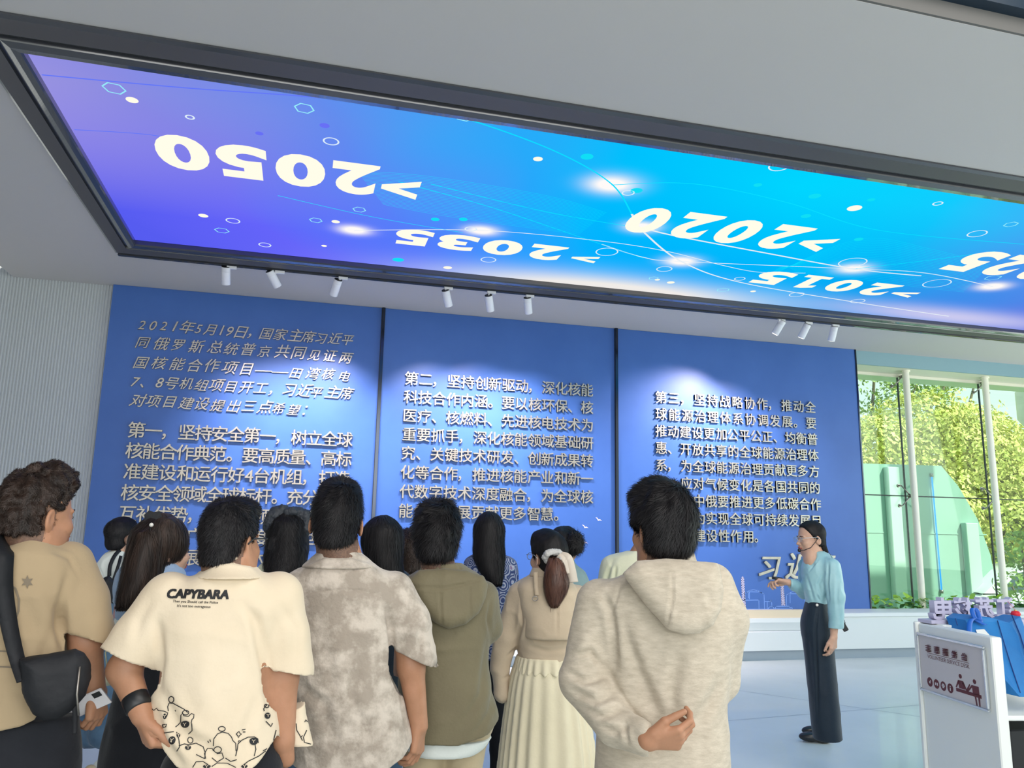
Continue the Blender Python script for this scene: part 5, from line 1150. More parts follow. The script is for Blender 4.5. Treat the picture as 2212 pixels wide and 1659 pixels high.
P.S.u(f_loft([(1.34, hc[0], .0, .15, .085), (1.15, hc[0], 0, .16, .10), (.98, hc[0], 0, .16, .11)]), .04); P.S.u(f_cone((hc[0], 0, 1.28), tuple(A(496, 1222)), .08, .06), .05)
bx = bodyboxes(P, [wrl+arr(.02, 0, -.04)])+[(elr-arr(.12, .12, .30), elr+arr(.12, .12, .16), .008), (ell-arr(.13, .13, .09), ell+arr(.13, .13, .14), .008), ((hc[0]-.2, -.15, .95), (hc[0]+.2, .16, 1.34), .02)]
P.finish_body(MT['skinm'], bx)
P.eyes(); P.glasses(MT['black'])
P.hair_short(MT['hairm'], top=.014, side=.004, back=.003, nape=-.066, count=11000, L=.014, seed=21, tuft=.003)
S = SDF(); S.u(P.loft([(1232, 440, 560, .085, 0), (1250, 408, 588, .10, 0), (1272, 366, 618, .112, 0), (1300, 340, 630, .12, 0), (1340, 334, 610, .128, 0), (1400, 334, 592, .135, 0), (1460, 334, 592, .14, 0), (1520, 324, 600, .146, 0), (1580, 326, 606, .15, .0), (1640, 350, 618, .152, .0), (1690, 372, 630, .15, .0), (1720, 380, 632, .15, 0)], 2.3))
flap = [A(x, y, .02)[[0, 2]] for x, y in ((600, 1400), (650, 1446), (662, 1540), (688, 1640), (655, 1640), (636, 1633), (610, 1600), (590, 1500))]
S.u(f_pillow(flap, .02, .030, .03), .02)
S.u(f_cone(A(366, 1292, 0), A(305, 1378, .01), .078, .078), .03); S.u(f_cone(A(305, 1378, .01), A(262, 1436, .015), .078, .080), .02)
S.u(f_cone(A(600, 1290, 0), A(612, 1370, .0), .078, .076), .03); S.u(f_cone(A(612, 1370, .0), A(622, 1450, .0), .076, .079), .02)
dl = A(268, 1430)-A(305, 1378); cutplane(S, A(281, 1421, .012), dl+arr(.012, 0, 0), .13); dr = arr(.03, 0, -1.0); cutplane(S, A(618, 1447, 0), arr(-.22, 0, -1), .12)
S.cut(f_cone(A(300, 1390, .01), A(262, 1440, .015), .066, .071)); S.cut(f_cone(A(614, 1415, 0), A(622, 1462, 0), .064, .069))
cutbelow(S, hemfn(P, [(300, 1500), (328, 1592), (352, 1630), (380, 1660), (420, 1678), (470, 1684), (520, 1678), (556, 1650), (585, 1615), (600, 1600), (640, 1640), (690, 1640)], -.13))
cr = [([(338, 1340), (345, 1430), (336, 1500)], -.010, .012), ([(545, 1330), (556, 1370), (575, 1450), (588, 1560)], -.014, .014), ([(520, 1300), (560, 1345), (590, 1440)], -.008, .014), ([(360, 1560), (440, 1600), (500, 1660)], -.008, .016), ([(335, 1480), (380, 1560), (440, 1640)], -.010, .018), ([(330, 1530), (350, 1600), (400, 1660)], -.010, .014), ([(450, 1380), (440, 1480), (470, 1580)], .005, .03), ([(560, 1500), (530, 1580), (545, 1650)], -.007, .016), ([(330, 1290), (300, 1340), (290, 1400)], -.005, .014, -.08), ([(600, 1300), (640, 1360), (640, 1430)], -.005, .014, -.08), ([(420, 1260), (500, 1250), (580, 1262)], .003, .02)]
o, V, Q = P.mesh('shirt', S, MT['cream'], .0065, (-.62, -.36, .70), (.50, .30, 1.46), P.root, noise=.006, nf=6, creases=cr, keep=True)
bvh = BVHTree.FromPolygons([tuple(v) for v in V], [tuple(int(i) for i in q) for q in Q])
S = SDF(); S.u(P.loft([(1246, 420, 574, .122, -.006), (1234, 434, 566, .108, 0), (1218, 446, 550, .090, .0), (1206, 456, 536, .080, .0), (1197, 460, 530, .076, .0)], 2.2)); S.cut(P.loft([(1242, 464, 530, .068, .0), (1190, 466, 524, .068, 0)], 2.2, capz=False), .004)
P.mesh('collar', S, MT['cream'], .006, (-.25, -.22, 1.30), (.25, .2, 1.50), P.root, creases=[([(436, 1234), (460, 1216), (500, 1212), (545, 1220), (566, 1238)], -.006, .006, -.09)])
# lettering on the back
def px_text(P, bvh, body, px, py, wpx, m, shear=.2, off=.03, ang=-.0, curve=0, name='printed_lettering'):
    me = glyph(body, 'print'+body[:3], 0, 0, shear, 3, off); lo, hi = bounds(me); k = wpx/(hi[0]-lo[0]); V = []
    for v in me.vertices:
        x = (v.co.x-lo[0])*k; y = -(v.co.y-lo[1])*k; V.append((px+x*math.cos(ang)-y*math.sin(ang), py+x*math.sin(ang)+y*math.cos(ang)+curve*math.sin(PI*x/wpx)))
    P.print_poly(bvh, V, [tuple(p.vertices) for p in me.polygons], m, name)
px_text(P, bvh, 'CAPYBARA', 361, 1293, 133, MT['ink'], .22, .055, .012); px_text(P, bvh, 'Then you Should call the Police', 374, 1303, 97, MT['ink'], .15, .012, .03); px_text(P, bvh, "It's not too outrageous", 383, 1313, 72, MT['ink'], .15, .012, .03)
def cz(pts): return [(200+x*.3731, 1040+y*.3731) for x, y in pts]
def ell_(cx, cy, rx, ry, a0=0, a1=360, n=14): return [(cx+rx*math.cos(math.radians(a0+(a1-a0)*i/n)), cy+ry*math.sin(math.radians(a0+(a1-a0)*i/n))) for i in range(n+1)]
D_ = [ell_(458, 1262, 15, 18), [(440, 1330), (436, 1305), (446, 1282), (470, 1284), (498, 1300), (530, 1318), (552, 1338)], ell_(540, 1338, 18, 13), [(512, 1392), (514, 1352), (522, 1342), (530, 1356), (556, 1360), (572, 1344), (588, 1348), (586, 1370), (576, 1378), (572, 1400)],
      [(512, 1392), (495, 1410), (480, 1422)], [(575, 1400), (578, 1440), (556, 1462)], [(345, 1335), (342, 1312), (358, 1325), (372, 1312), (384, 1326), (415, 1330), (436, 1340), (430, 1362)], [(330, 1375), (325, 1400), (330, 1440), (360, 1450), (375, 1430)], [(352, 1360), (362, 1400), (372, 1405)],
      [(372, 1470), (385, 1450), (420, 1455), (450, 1452), (470, 1450)], [(398, 1520), (385, 1545), (400, 1580), (440, 1600)], [(486, 1452), (500, 1500), (505, 1535), (490, 1560)], ell_(566, 1498, 16, 18), [(500, 1530), (530, 1520), (560, 1525), (600, 1515), (640, 1535), (652, 1570), (650, 1605)], [(655, 1605), (648, 1575), (665, 1545), (695, 1545), (700, 1560)],
      ell_(748, 1432, 20, 14), [(700, 1530), (702, 1490), (722, 1462), (750, 1450), (785, 1458), (805, 1480), (812, 1500), (828, 1515), (830, 1560)], ell_(725, 1552, 22, 18), [(690, 1600), (720, 1625), (760, 1600), (750, 1570), (720, 1575)], [(828, 1590), (838, 1545), (840, 1520), (862, 1498), (900, 1480), (935, 1478), (955, 1490), (958, 1515)], [(842, 1510), (845, 1500), (856, 1504)],
      [(940, 1520), (945, 1550), (935, 1590)], [(600, 1580), (650, 1605)], [(580, 1655), (600, 1622), (640, 1620), (670, 1640)], [(690, 1650), (720, 1630), (780, 1630), (830, 1655)], [(770, 1600), (800, 1620), (835, 1610)], [(860, 1650), (900, 1620), (960, 1590), (1000, 1560)], [(440, 1620), (470, 1650), (500, 1655)],
      [(830, 1462), (846, 1446), (852, 1458), (860, 1462), (848, 1472), (844, 1484), (838, 1470), (830, 1462)], [(406, 1408), (430, 1406), (426, 1420), (412, 1426), (406, 1408)], [(862, 1438), (884, 1434)], [(868, 1450), (884, 1450)], [(480, 1322), (484, 1330)], [(668, 1500), (674, 1512)], [(680, 1492), (684, 1506)],
      ell_(1006, 1300, 14, 10), [(992, 1330), (988, 1316), (1010, 1288), (1024, 1280)], [(1000, 1388), (1012, 1400), (1030, 1420), (1040, 1400)], [(985, 1560), (1020, 1540), (1045, 1500), (1060, 1440)],
      [(1182, 1232), (1220, 1240), (1225, 1262), (1200, 1255)], [(1180, 1278), (1225, 1275)], [(1226, 1394), (1232, 1380), (1242, 1392)], [(1238, 1440), (1220, 1480), (1226, 1510), (1275, 1525), (1312, 1530)], [(1178, 1400), (1182, 1440), (1200, 1470), (1215, 1500)], [(1205, 1480), (1215, 1470)], [(1195, 1540), (1280, 1545), (1290, 1590), (1300, 1560), (1312, 1540)], [(1250, 1440), (1290, 1470), (1312, 1520)]]
for q in D_: P.print_lines(bvh, [cz(q)], 1.9, MT['ink'], 'printed_stroke')
for cx, cy, rx, ry in ((538, 1402, 25, 22), (462, 1496, 19, 24), (552, 1540, 18, 14), (932, 1502, 24, 24), (662, 1648, 22, 12), (1010, 1355, 17, 20), (1198, 1560, 18, 18), (878, 1648, 18, 12), (496, 1470, 11, 13), (420, 1358, 10, 18)):
    V = [(200+(cx+rx*math.cos(a))*.3731, 1040+(cy+ry*math.sin(a)*(1 if math.sin(a) > 0 else .8))*.3731) for a in np.linspace(0, 2*PI, 21)[:-1]]; cc = (200+cx*.3731, 1040+cy*.3731); P.print_poly(bvh, [cc]+V, [(0, i+1, (i+1) % 20+1) for i in range(20)], MT['ink'], 'printed_snout')
    P.print_lines(bvh, [cz([(cx-9, cy-8), (cx, cy), (cx+9, cy-8)]), cz([(cx, cy), (cx, cy+10)])], 1.2, MT['cream'], 'printed_mark', .0035)
# wristband
d = (wrl-ell)/np.linalg.norm(wrl-ell); MB().tube([tuple(wrl-d*.062), tuple(wrl-d*.058), tuple(wrl-d*.022), tuple(wrl-d*.018)], [.034, .0372, .0355, .032], 24).obj('wristband', MT['black'], P.root, True)
P.leg_pair(.88, .0, MT['blacktr'], top=.93, waist=(float(A(470, 1600)[0])+.02, .155, .095), h=.012)

# ================================================================== 3  man in the grey tie-dye shirt
P = Person(728, 2.97, 'person in a grey tie-dyed short-sleeved shirt with close-cropped hair'); A = P.at
hc = A(728, 1120); hc[2] = A(728, 1044)[2]-.144
P.head(hc, yaw=4, k=1.08, neck=A(734, 1205, -.01), nr=.068, tilt=2)
shr, elr, wrr = A(862, 1290, 0), A(888, 1440, -.01), A(905, 1568, -.01)
P.S.u(f_cone(shr, elr, .052, .047), .01); P.S.u(f_cone(elr, wrr, .048, .032), .02)
hand_cones(P.S, wrr, arr(-.04, -.0, -1), arr(-.75, .5, 0), arr(-.25, .85, 0), 1.0, curls=[(25, 35, 20), (30, 40, 25), (35, 42, 25), (38, 45, 25)], thumb=.5)
P.S.u(f_loft([(1.36, hc[0], .0, .15, .085), (1.15, hc[0], 0, .16, .10), (.98, hc[0], 0, .16, .11)]), .04); P.S.u(f_cone((hc[0], 0, 1.28), tuple(A(732, 1205)), .08, .06), .05)
P.finish_body(MT['skinm'], bodyboxes(P, [wrr+arr(0, 0, -.06)])+[(elr-arr(.13, .12, .26), elr+arr(.13, .12, .16), .008), ((hc[0]-.2, -.15, .95), (hc[0]+.2, .16, 1.36), .02)])
P.hair_short(MT['hairm'], top=.020, side=.005, back=.005, nape=-.078, count=13000, L=.022, seed=31, tuft=.003)
S = SDF(); S.u(P.loft([(1212, 672, 796, .085, 0), (1228, 648, 826, .10, 0), (1250, 624, 854, .112, 0), (1285, 612, 872, .122, 0), (1340, 612, 858, .13, 0), (1400, 614, 850, .134, 0), (1460, 618, 856, .138, 0), (1528, 622, 876, .142, 0), (1600, 624, 890, .147, 0), (1659, 628, 884, .148, 0), (1720, 630, 880, .148, 0)], 2.3))
S.u(f_cone(A(850, 1278, 0), A(882, 1345, -.005), .074, .078), .03); S.u(f_cone(A(882, 1345, -.005), A(898, 1430, -.01), .076, .080), .02)
S.u(f_cone(A(640, 1280, 0), A(606, 1350, .03), .074, .078), .03); S.u(f_cone(A(606, 1350, .03), A(592, 1430, .05), .076, .080), .02)
cutplane(S, A(900, 1424, -.01), arr(-.48, 0, -1), .13); S.cut(f_cone(A(890, 1390, -.01), A(903, 1450, -.01), .064, .070)); cutplane(S, A(594, 1424, .05), arr(.2, 0, -1), .12)
cutbelow(S, hemfn(P, [(600, 1659), (700, 1690), (780, 1690), (830, 1672), (870, 1645), (893, 1622)], -.13))
cr = [([(640, 1283), (700, 1276), (780, 1276), (826, 1290)], -.005, .005), ([(838, 1310), (846, 1380), (856, 1470)], -.012, .010), ([(820, 1290), (845, 1350), (850, 1400)], -.006, .012), ([(864, 1450), (872, 1540), (884, 1610)], -.005, .005), ([(700, 1380), (720, 1470), (690, 1560)], -.006, .018), ([(780, 1420), (760, 1500), (800, 1600)], -.006, .016), ([(640, 1470), (700, 1520), (720, 1600)], -.008, .018), ([(880, 1300), (910, 1360), (905, 1420)], -.006, .012, -.09)]
P.mesh('shirt', S, MT['tie'], .0065, (-.50, -.34, .72), (.55, .30, 1.50), P.root, noise=.007, nf=8, creases=cr)
S = SDF(); S.u(P.loft([(1226, 648, 818, .116, -.006), (1210, 666, 802, .096, 0), (1194, 684, 782, .082, .0), (1181, 692, 774, .076, .0)], 2.2)); S.cut(P.loft([(1222, 694, 770, .070, .0), (1170, 696, 768, .070, 0)], 2.2, capz=False), .004)
P.mesh('collar', S, MT['tie'], .006, (-.3, -.22, 1.34), (.3, .2, 1.60), P.root, creases=[([(664, 1216), (700, 1202), (760, 1202), (806, 1216)], -.006, .006, -.09)])
P.leg_pair(.88, .0, MT['blacktr'], top=.93, waist=(float(A(752, 1600)[0]), .155, .095))

# ================================================================== 4  man in the olive hooded jacket
P = Person(950, 3.25, 'person in an olive green hooded jacket and khaki trousers'); A = P.at
hc = A(944, 1148); hc[2] = A(944, 1082)[2]-.155
P.head(hc, yaw=0, k=1.0, neck=A(948, 1240, -.01), nr=.058)
P.S.u(f_loft([(1.32, hc[0], .0, .14, .085), (1.15, hc[0], 0, .15, .10), (.98, hc[0], 0, .15, .11)]), .04); P.S.u(f_cone((hc[0], 0, 1.26), tuple(A(948, 1240)), .08, .06), .05)
P.finish_body(MT['skinm'], bodyboxes(P)+[((hc[0]-.2, -.15, .95), (hc[0]+.2, .16, 1.33), .02)])
P.hair_short(MT['hairm'], top=.030, side=.013, back=.013, nape=-.085, count=14000, L=.038, seed=41, tuft=.008)
S = SDF(); S.u(P.loft([(1236, 896, 1008, .085, 0), (1250, 872, 1036, .10, 0), (1270, 858, 1062, .112, 0), (1300, 852, 1072, .12, 0), (1350, 852, 1066, .126, 0), (1400, 854, 1058, .13, 0), (1440, 858, 1056, .134, 0), (1500, 862, 1066, .14, 0), (1560, 866, 1080, .146, 0), (1620, 870, 1078, .146, 0), (1660, 872, 1070, .144, 0)], 2.3))
S.u(f_cone(A(1046, 1286, 0), A(1054, 1355, .04), .058, .058), .03); S.u(f_cone(A(1054, 1355, .04), A(1050, 1372, .22), .055, .040), .02); S.u(f_cone(A(876, 1286, 0), A(868, 1360, .04), .058, .058), .03); S.u(f_cone(A(868, 1360, .04), A(890, 1375, .22), .055, .040), .02)
cutbelow(S, hemfn(P, [(850, 1605), (920, 1610), (989, 1610), (1053, 1592), (1089, 1564)], -.13))
cr = [([(1058, 1380), (1050, 1430), (1040, 1500), (1000, 1560)], -.010, .014), ([(1075, 1480), (1060, 1540), (1020, 1590)], -.008, .012), ([(1062, 1300), (1056, 1340), (1062, 1378)], -.008, .008), ([(900, 1380), (910, 1480), (905, 1580)], -.005, .02), ([(1068, 1530), (1085, 1566)], .005, .01), ([(860, 1400), (960, 1402), (1050, 1400)], .002, .012)]
P.mesh('jacket', S, MT['olive'], .0075, (-.45, -.32, .72), (.45, .34, 1.48), P.root, noise=.008, nf=6, creases=cr)
S = SDF(); S.u(P.loft([(1258, 890, 1040, .105, -.005), (1240, 902, 1036, .095, 0), (1226, 908, 1012, .082, .0), (1216, 912, 998, .075, .0)], 2.2)); S.cut(P.loft([(1262, 916, 986, .064, .0), (1205, 916, 984, .066, 0)], 2.2, capz=False), .004)
P.mesh('hood_collar', S, MT['olive'], .0065, (-.3, -.22, 1.25), (.3, .2, 1.50), P.root, noise=.003, creases=[([(948, 1220), (962, 1265)], -.006, .005, -.1), ([(992, 1222), (1000, 1262)], -.006, .005, -.1)])
fz = lambda p: -.112-.04*np.clip((1.42-p[:, 2])/.2, 0, 1)*np.clip(1-(np.abs(p[:, 0]-.02)/.19)**2, 0, 1)
poly = [A(x, y, -.13)[[0, 2]] for x, y in ((880, 1256), (905, 1232), (960, 1228), (1010, 1232), (1045, 1246), (1054, 1262), (1050, 1290), (1034, 1324), (1008, 1346), (969, 1357), (940, 1344), (915, 1318), (892, 1280))]
P.mesh('hood', SDF().u(f_pillow(poly, fz, .035, .045)), MT['olive'], .0065, (-.3, -.30, 1.08), (.35, .05, 1.50), P.root, noise=.004, nf=10, creases=[([(950, 1272), (952, 1310), (955, 1352)], -.005, .005, -.15), ([(890, 1268), (960, 1270), (1000, 1262), (1040, 1252)], -.006, .006, -.15), ([(1014, 1266), (1016, 1330)], -.004, .005, -.15)], rel=2)
P.leg_pair(.86, .0, MT['khaki'], top=.90, waist=(float(A(968, 1600)[0]), .155, .095))
# white undershirt strip
S = SDF().u(P.loft([(1590, 878, 1062, .128, 0), (1616, 880, 1040, .128, 0), (1622, 884, 1030, .126, 0)], 2.3)); P.mesh('undershirt', S, MT['whitec'], .009, (-.4, -.2, .6), (.4, .2, 1.0), P.root)

# ================================================================== 5  man at the left edge, sand tee
P = Person(80, 2.75, 'person in a sand-coloured T-shirt with a black crossbody bag at the left edge'); A = P.at
hc = A(84, 1084); hc[2] = A(84, 1008)[2]-.148
P.head(hc, yaw=58, k=1.0, neck=A(74, 1178, -.01), nr=.062, pitch=-2)
shr, elr, wrr = A(160, 1240, -.01), A(186, 1392, -.03), A(206, 1486, -.02)
P.S.u(f_cone(shr, elr, .050, .044), .01); P.S.u(f_cone(elr, wrr, .043, .028), .02)
hand_cones(P.S, wrr, arr(.15, .12, -1), arr(-.7, .65, 0), arr(-.35, .9, 0), .98, curls=[(30, 50, 30), (38, 55, 30), (42, 58, 30), (45, 60, 30)], thumb=.5)
tx = float(A(42, 1300)[0]); P.S.u(f_loft([(1.34, tx, .0, .08, .05), (1.2, tx, 0, .08, .05), (1.10, tx, 0, .08, .05)]), .03); P.S.u(f_cone((tx, 0, 1.30), tuple(A(74, 1178)), .07, .06), .05)
P.finish_body(MT['skinm'], bodyboxes(P, [wrr+arr(0, 0, -.06)])+[(elr-arr(.12, .12, .16), elr+arr(.14, .12, .14), .008), ((tx-.2, -.15, 1.06), (tx+.2, .16, 1.4), .02)])
P.eyes()
P.hair_short(MT['hairb'], top=.026, side=.006, back=.006, nape=-.050, count=15000, L=.015, seed=51, tuft=.006, quiff=.010, curly=True)
S = SDF(); S.u(P.loft([(1164, 38, 112, .078, 0), (1176, 18, 126, .092, 0), (1196, -16, 150, .108, 0), (1230, -48, 172, .12, 0), (1280, -62, 168, .126, 0), (1340, -66, 148, .13, 0), (1400, -66, 158, .133, 0), (1460, -66, 156, .136, 0), (1520, -68, 136, .138, 0), (1580, -70, 104, .138, 0), (1640, -70, 96, .138, 0)], 2.3))
S.u(f_cone(A(146, 1222, 0), A(176, 1300, -.015), .072, .074), .03); S.u(f_cone(A(176, 1300, -.015), A(192, 1385, -.03), .073, .077), .02); S.u(f_cone(A(-40, 1230, 0), A(-70, 1380, 0), .072, .078), .03)
cutplane(S, A(198, 1380, -.03), arr(-.42, 0, -1), .088); S.cut(f_cone(A(186, 1350, -.025), A(197, 1400, -.03), .062, .067)); S.cut(f_cone(A(72, 1150, .0), A(78, 1172, 0), .066, .062), .008)
cutbelow(S, hemfn(P, [(-80, 1590), (0, 1580), (40, 1572), (78, 1557), (104, 1500), (160, 1440)], -.13))
cr = [([(126, 1300), (132, 1350), (140, 1420)], -.014, .014), ([(110, 1260), (122, 1340), (100, 1420), (60, 1450)], -.008, .018), ([(150, 1230), (135, 1290), (128, 1350)], -.008, .012), ([(40, 1280), (80, 1360), (96, 1430)], -.006, .02), ([(150, 1430), (128, 1444), (104, 1455)], .008, .010), ([(20, 1480), (60, 1500), (80, 1550)], -.005, .018), ([(110, 1190), (150, 1206), (172, 1250)], -.004, .006)]
o, V, Q = P.mesh('tee_shirt', S, MT['tan'], .0068, (-.42, -.34, .72), (.42, .30, 1.58), P.root, noise=.007, nf=6, creases=cr, keep=True)
bvh = BVHTree.FromPolygons([tuple(v) for v in V], [tuple(int(i) for i in q) for q in Q])
st = [(59+(14 if k % 2 == 0 else 6.5)*math.sin(PI*k/6)*1.0, 1257-(15 if k % 2 == 0 else 7)*math.cos(PI*k/6)) for k in range(12)]
P.print_poly(bvh, [(59, 1257)]+st, [(0, i+1, (i+1) % 12+1) for i in range(12)], MT['greyprint'], 'star_print')
P.print_lines(bvh, [[(22, 1262), (34, 1272), (41, 1295), (40, 1320), (33, 1338), (24, 1346)]], 4.5, MT['greyprint'], 'ring_print')
P.print_lines(bvh, [[(0, 1406), (36, 1408)], [(0, 1440), (38, 1442)]], 3.5, MT['greyprint'], 'bar_print')
P.leg_pair(.88, .0, MT['blacktr'], top=1.0, waist=(float(A(36, 1600)[0]), .165, .105))
PM = P
# bag and strap (thing of its own, hangs on the man)
bagp = [A(x, y, -.17)[[0, 2]] for x, y in ((40, 1420), (70, 1414), (104, 1412), (140, 1406), (162, 1402), (180, 1410), (193, 1430), (199, 1462), (190, 1500), (160, 1534), (124, 1556), (92, 1558), (70, 1540), (52, 1490))]
V, Q = extract(SDF().u(f_pillow(bagp, -.185, .045, .05)), (-.3, -.30, .8), (.4, -.05, 1.35), .0065); N = normals(V, Q); V = V+N*(.008*vnoise(V, 12, 3))[:, None]
bo_ = link('crossbody_bag', None); bo_.location = P.O; bo_.rotation_euler = (0, 0, P.az); tag(bo_, 'black nylon crossbody bag hanging at the back of the man in the sand tee', 'bag')
link('bag_body', mesh_data('bag_body', V, [Q], MT['satb'], True), bo_)
def ribbon3(pts, w, th, m, name, parent, n=8, nrm=(0, -1, 0)):
    P_ = [np.array(p, float) for p in pts]; Q_ = []
    for i in range(len(P_)-1):
        p0 = P_[max(i-1, 0)]; a = P_[i]; b = P_[i+1]; c_ = P_[min(i+2, len(P_)-1)]
        for k in range(n): t = k/n; Q_.append(.5*((2*a)+(-p0+b)*t+(2*p0-5*a+4*b-c_)*t*t+(-p0+3*a-3*b+c_)*t**3))
    Q_.append(P_[-1]); Q_ = np.array(Q_); T = np.gradient(Q_, axis=0); T /= np.linalg.norm(T, axis=1)[:, None]+1e-9; nn = np.array(nrm, float); sd = np.cross(T, nn); sd /= np.linalg.norm(sd, axis=1)[:, None]+1e-9; up = np.cross(sd, T)
    wv = w if hasattr(w, '__len__') else [w]*len(P_); ws = np.interp(np.linspace(0, len(P_)-1, len(Q_)), range(len(P_)), wv)[:, None]
    V = np.stack([Q_-sd*ws/2-up*th/2, Q_+sd*ws/2-up*th/2, Q_+sd*ws/2+up*th/2, Q_-sd*ws/2+up*th/2], 1).reshape(-1, 3); F = []
    for i in range(len(Q_)-1):
        a = 4*i
        for k in range(4): F.append((a+k, a+(k+1) % 4, a+4+(k+1) % 4, a+4+k))
    F += [(3, 2, 1, 0), tuple(len(V)-4+k for k in range(4))]
    return MB().add(V, F).obj(name, m, parent, True)
ribbon3([A(22, 1172, .06), A(12, 1170, -.04), A(6, 1200, -.125), A(8, 1270, -.142), (A(20, 1350, -.148)), A(36, 1420, -.16), A(52, 1470, -.19)], [.05, .055, .055, .045, .040, .036, .034], .006, MT['satb'], 'strap', bo_, nrm=(.3, -1, .1))
ribbon3([A(160, 1520, -.2), A(162, 1550, -.2), A(161, 1585, -.2)], .012, .004, MT['satb'], 'strap_end', bo_)
MB().tube([A(170, 1545, -.225), A(166, 1500, -.232), A(172, 1440, -.225)], .003, 6).obj('zip', MT['steel'], bo_, True)
# phone in the hand
ph = P.at(188, 1520, -.03); o = empty('phone', tuple(P.world(ph)), (math.radians(50), math.radians(50), P.az+.4)); tag(o, 'white phone held low in the hand of the man in the sand tee', 'phone'); MT['phone'] = mat('phone_white', (.78, .76, .80), .25, coat=.4)
MB().box((-.030, -.004, -.062), (.030, .004, .062), .003).obj('phone_body', MT['phone'], o); MB().box((-.025, -.0055, .03), (-.008, -.004, .055), .001).obj('camera_bump', MT['black'], o)
# ================================================================== women and others in the middle of the group
def updo_skull(P, m, top=.018, side=.010, seed=5, count=6000, L=.05, flowc=None, nape=-.075, front=.06):
    return P.hair_short(m, top=top, side=side, back=.012, nape=nape, count=count, L=L, seed=seed, tuft=.002, front=front, lift=.10, flat=True)
def blob_hair(P, m, parts, name, count=2500, L=.05, seed=3, noise=.006, lift=.2, rnd=.9, h=.005):
    return P.hair_loft(m, [], name, extra=[(e, k) for e, k in parts], count=count, L=L, width=.003, lift=lift, seed=seed, noise=noise, rnd=rnd, h=h, nf=60, curl=.2)
def woman(px, D, lab, headpx, toppx, yaw, k=.95, neckpx=None, nr=.045, hips=None, pitch=0, tilt=0):
    P = Person(px, D, lab); hc = P.at(*headpx); hc[2] = P.at(*toppx)[2]-.136*k
    nk = P.at(*neckpx) if neckpx else hc+arr(0, 0, -.19)
    P.head(hc, yaw=yaw, k=k, neck=nk, nr=nr, fem=True, pitch=pitch, tilt=tilt); P.nk = nk
    P.S.u(f_cone(tuple(nk), (nk[0], 0, nk[2]-.12), .05, .07), .03); P.S.u(f_loft([(nk[2]-.06, nk[0], 0, .12, .07), (nk[2]-.3, nk[0], 0, .11, .07), (nk[2]-.45, nk[0], 0, .11, .07)]), .03)
    return P, P.at
def wbox(P, hands=(), extra=()):
    nk = P.nk; return bodyboxes(P, hands)+[((nk[0]-.18, -.15, nk[2]-.5), (nk[0]+.18, .15, P.hc[2]-.26), .018)]+list(extra)
# --- 6 woman with the bun, white sleeveless top (far left)
P, A = woman(232, 5.67, 'person with a dark bun in a white sleeveless top and blue jeans', (266, 1148), (262, 1118), 60, .95, (262, 1190))
shr, elr = A(262, 1204), A(268, 1262); P.finish_body(MT['skinf'], wbox(P))
updo_skull(P, MT['hairm'], top=.016, side=.012, seed=61, L=.03); bc = A(246, 1146, -.03); blob_hair(P, MT['hairm'], [(f_ell(bc, (.052, .05, .062)), 0)], 'hair_bun', seed=62)
S = SDF().u(P.loft([(1186, 246, 276, .05, 0), (1196, 226, 284, .075, 0), (1212, 212, 288, .095, 0), (1240, 202, 286, .10, 0), (1266, 200, 280, .10, 0), (1296, 200, 272, .10, 0)], 2.2))
P.mesh('sleeveless_top', S, MT['whitec'], .009, (-.3, -.25, .85), (.35, .25, 1.5), P.root, noise=.005, nf=10, creases=[([(212, 1225), (222, 1250), (245, 1262)], -.008, .010, -.1), ([(240, 1200), (222, 1212), (214, 1240)], .004, .008, -.1)])
S = SDF(); S.u(f_cone(A(266, 1208, -.03), A(262, 1262, -.04), .050, .045)).u(f_cone(A(262, 1262, -.04), A(268, 1300, .08), .044, .03), .02); P.mesh('sleeve', S, MT['sheer'], .008, (-.3, -.25, .8), (.4, .25, 1.5), P.root, noise=.003)
S = SDF().u(P.loft([(1284, 202, 274, .095, 0), (1310, 198, 278, .105, 0), (1350, 197, 278, .105, 0), (1400, 198, 272, .10, 0)], 2.2)); S.u(f_cone(A(222, 1400, .03), A(204, 1580, .0), .085, .10), .03); S.u(f_cone(A(250, 1400, 0), A(228, 1580, -.1), .085, .095), .03)
cutbelow(S, .04); P.mesh('jeans', S, MT['denim'], .010, (-.4, -.35, .02), (.4, .3, 1.1), P.root, noise=.010, nf=9)
P.shoe(A(196, 1594, -.12)*arr(1, 1, 0), PI*.7, MT['khaki']); P.shoe(A(230, 1588, .0)*arr(1, 1, 0), PI*1.6, MT['whitec'])
PW = P
o = link('shoulder_bag', None); o.location = P.O; o.rotation_euler = (0, 0, P.az); tag(o, 'small black shoulder bag of the woman with the bun', 'bag')
poly = [A(x, y, -.12)[[0, 2]] for x, y in ((198, 1268), (214, 1252), (236, 1242), (248, 1256), (250, 1290), (246, 1303), (222, 1298), (202, 1288))]
V, Q = extract(SDF().u(f_pillow(poly, -.145, .04, .03)), (-.35, -.25, .9), (.3, -.05, 1.3), .008); link('bag_body', mesh_data('bag_body', V, [Q], MT['satb'], True), o)
ribbon3([A(236, 1244, -.15), A(238, 1222, -.13), A(248, 1200, -.10), A(262, 1186, -.04), A(268, 1190, .04)], .022, .006, MT['satb'], 'strap', o)
ribbon3([A(244, 1256, -.15), A(256, 1220, -.12), A(264, 1190, -.05)], .018, .006, MT['satb'], 'strap', o)
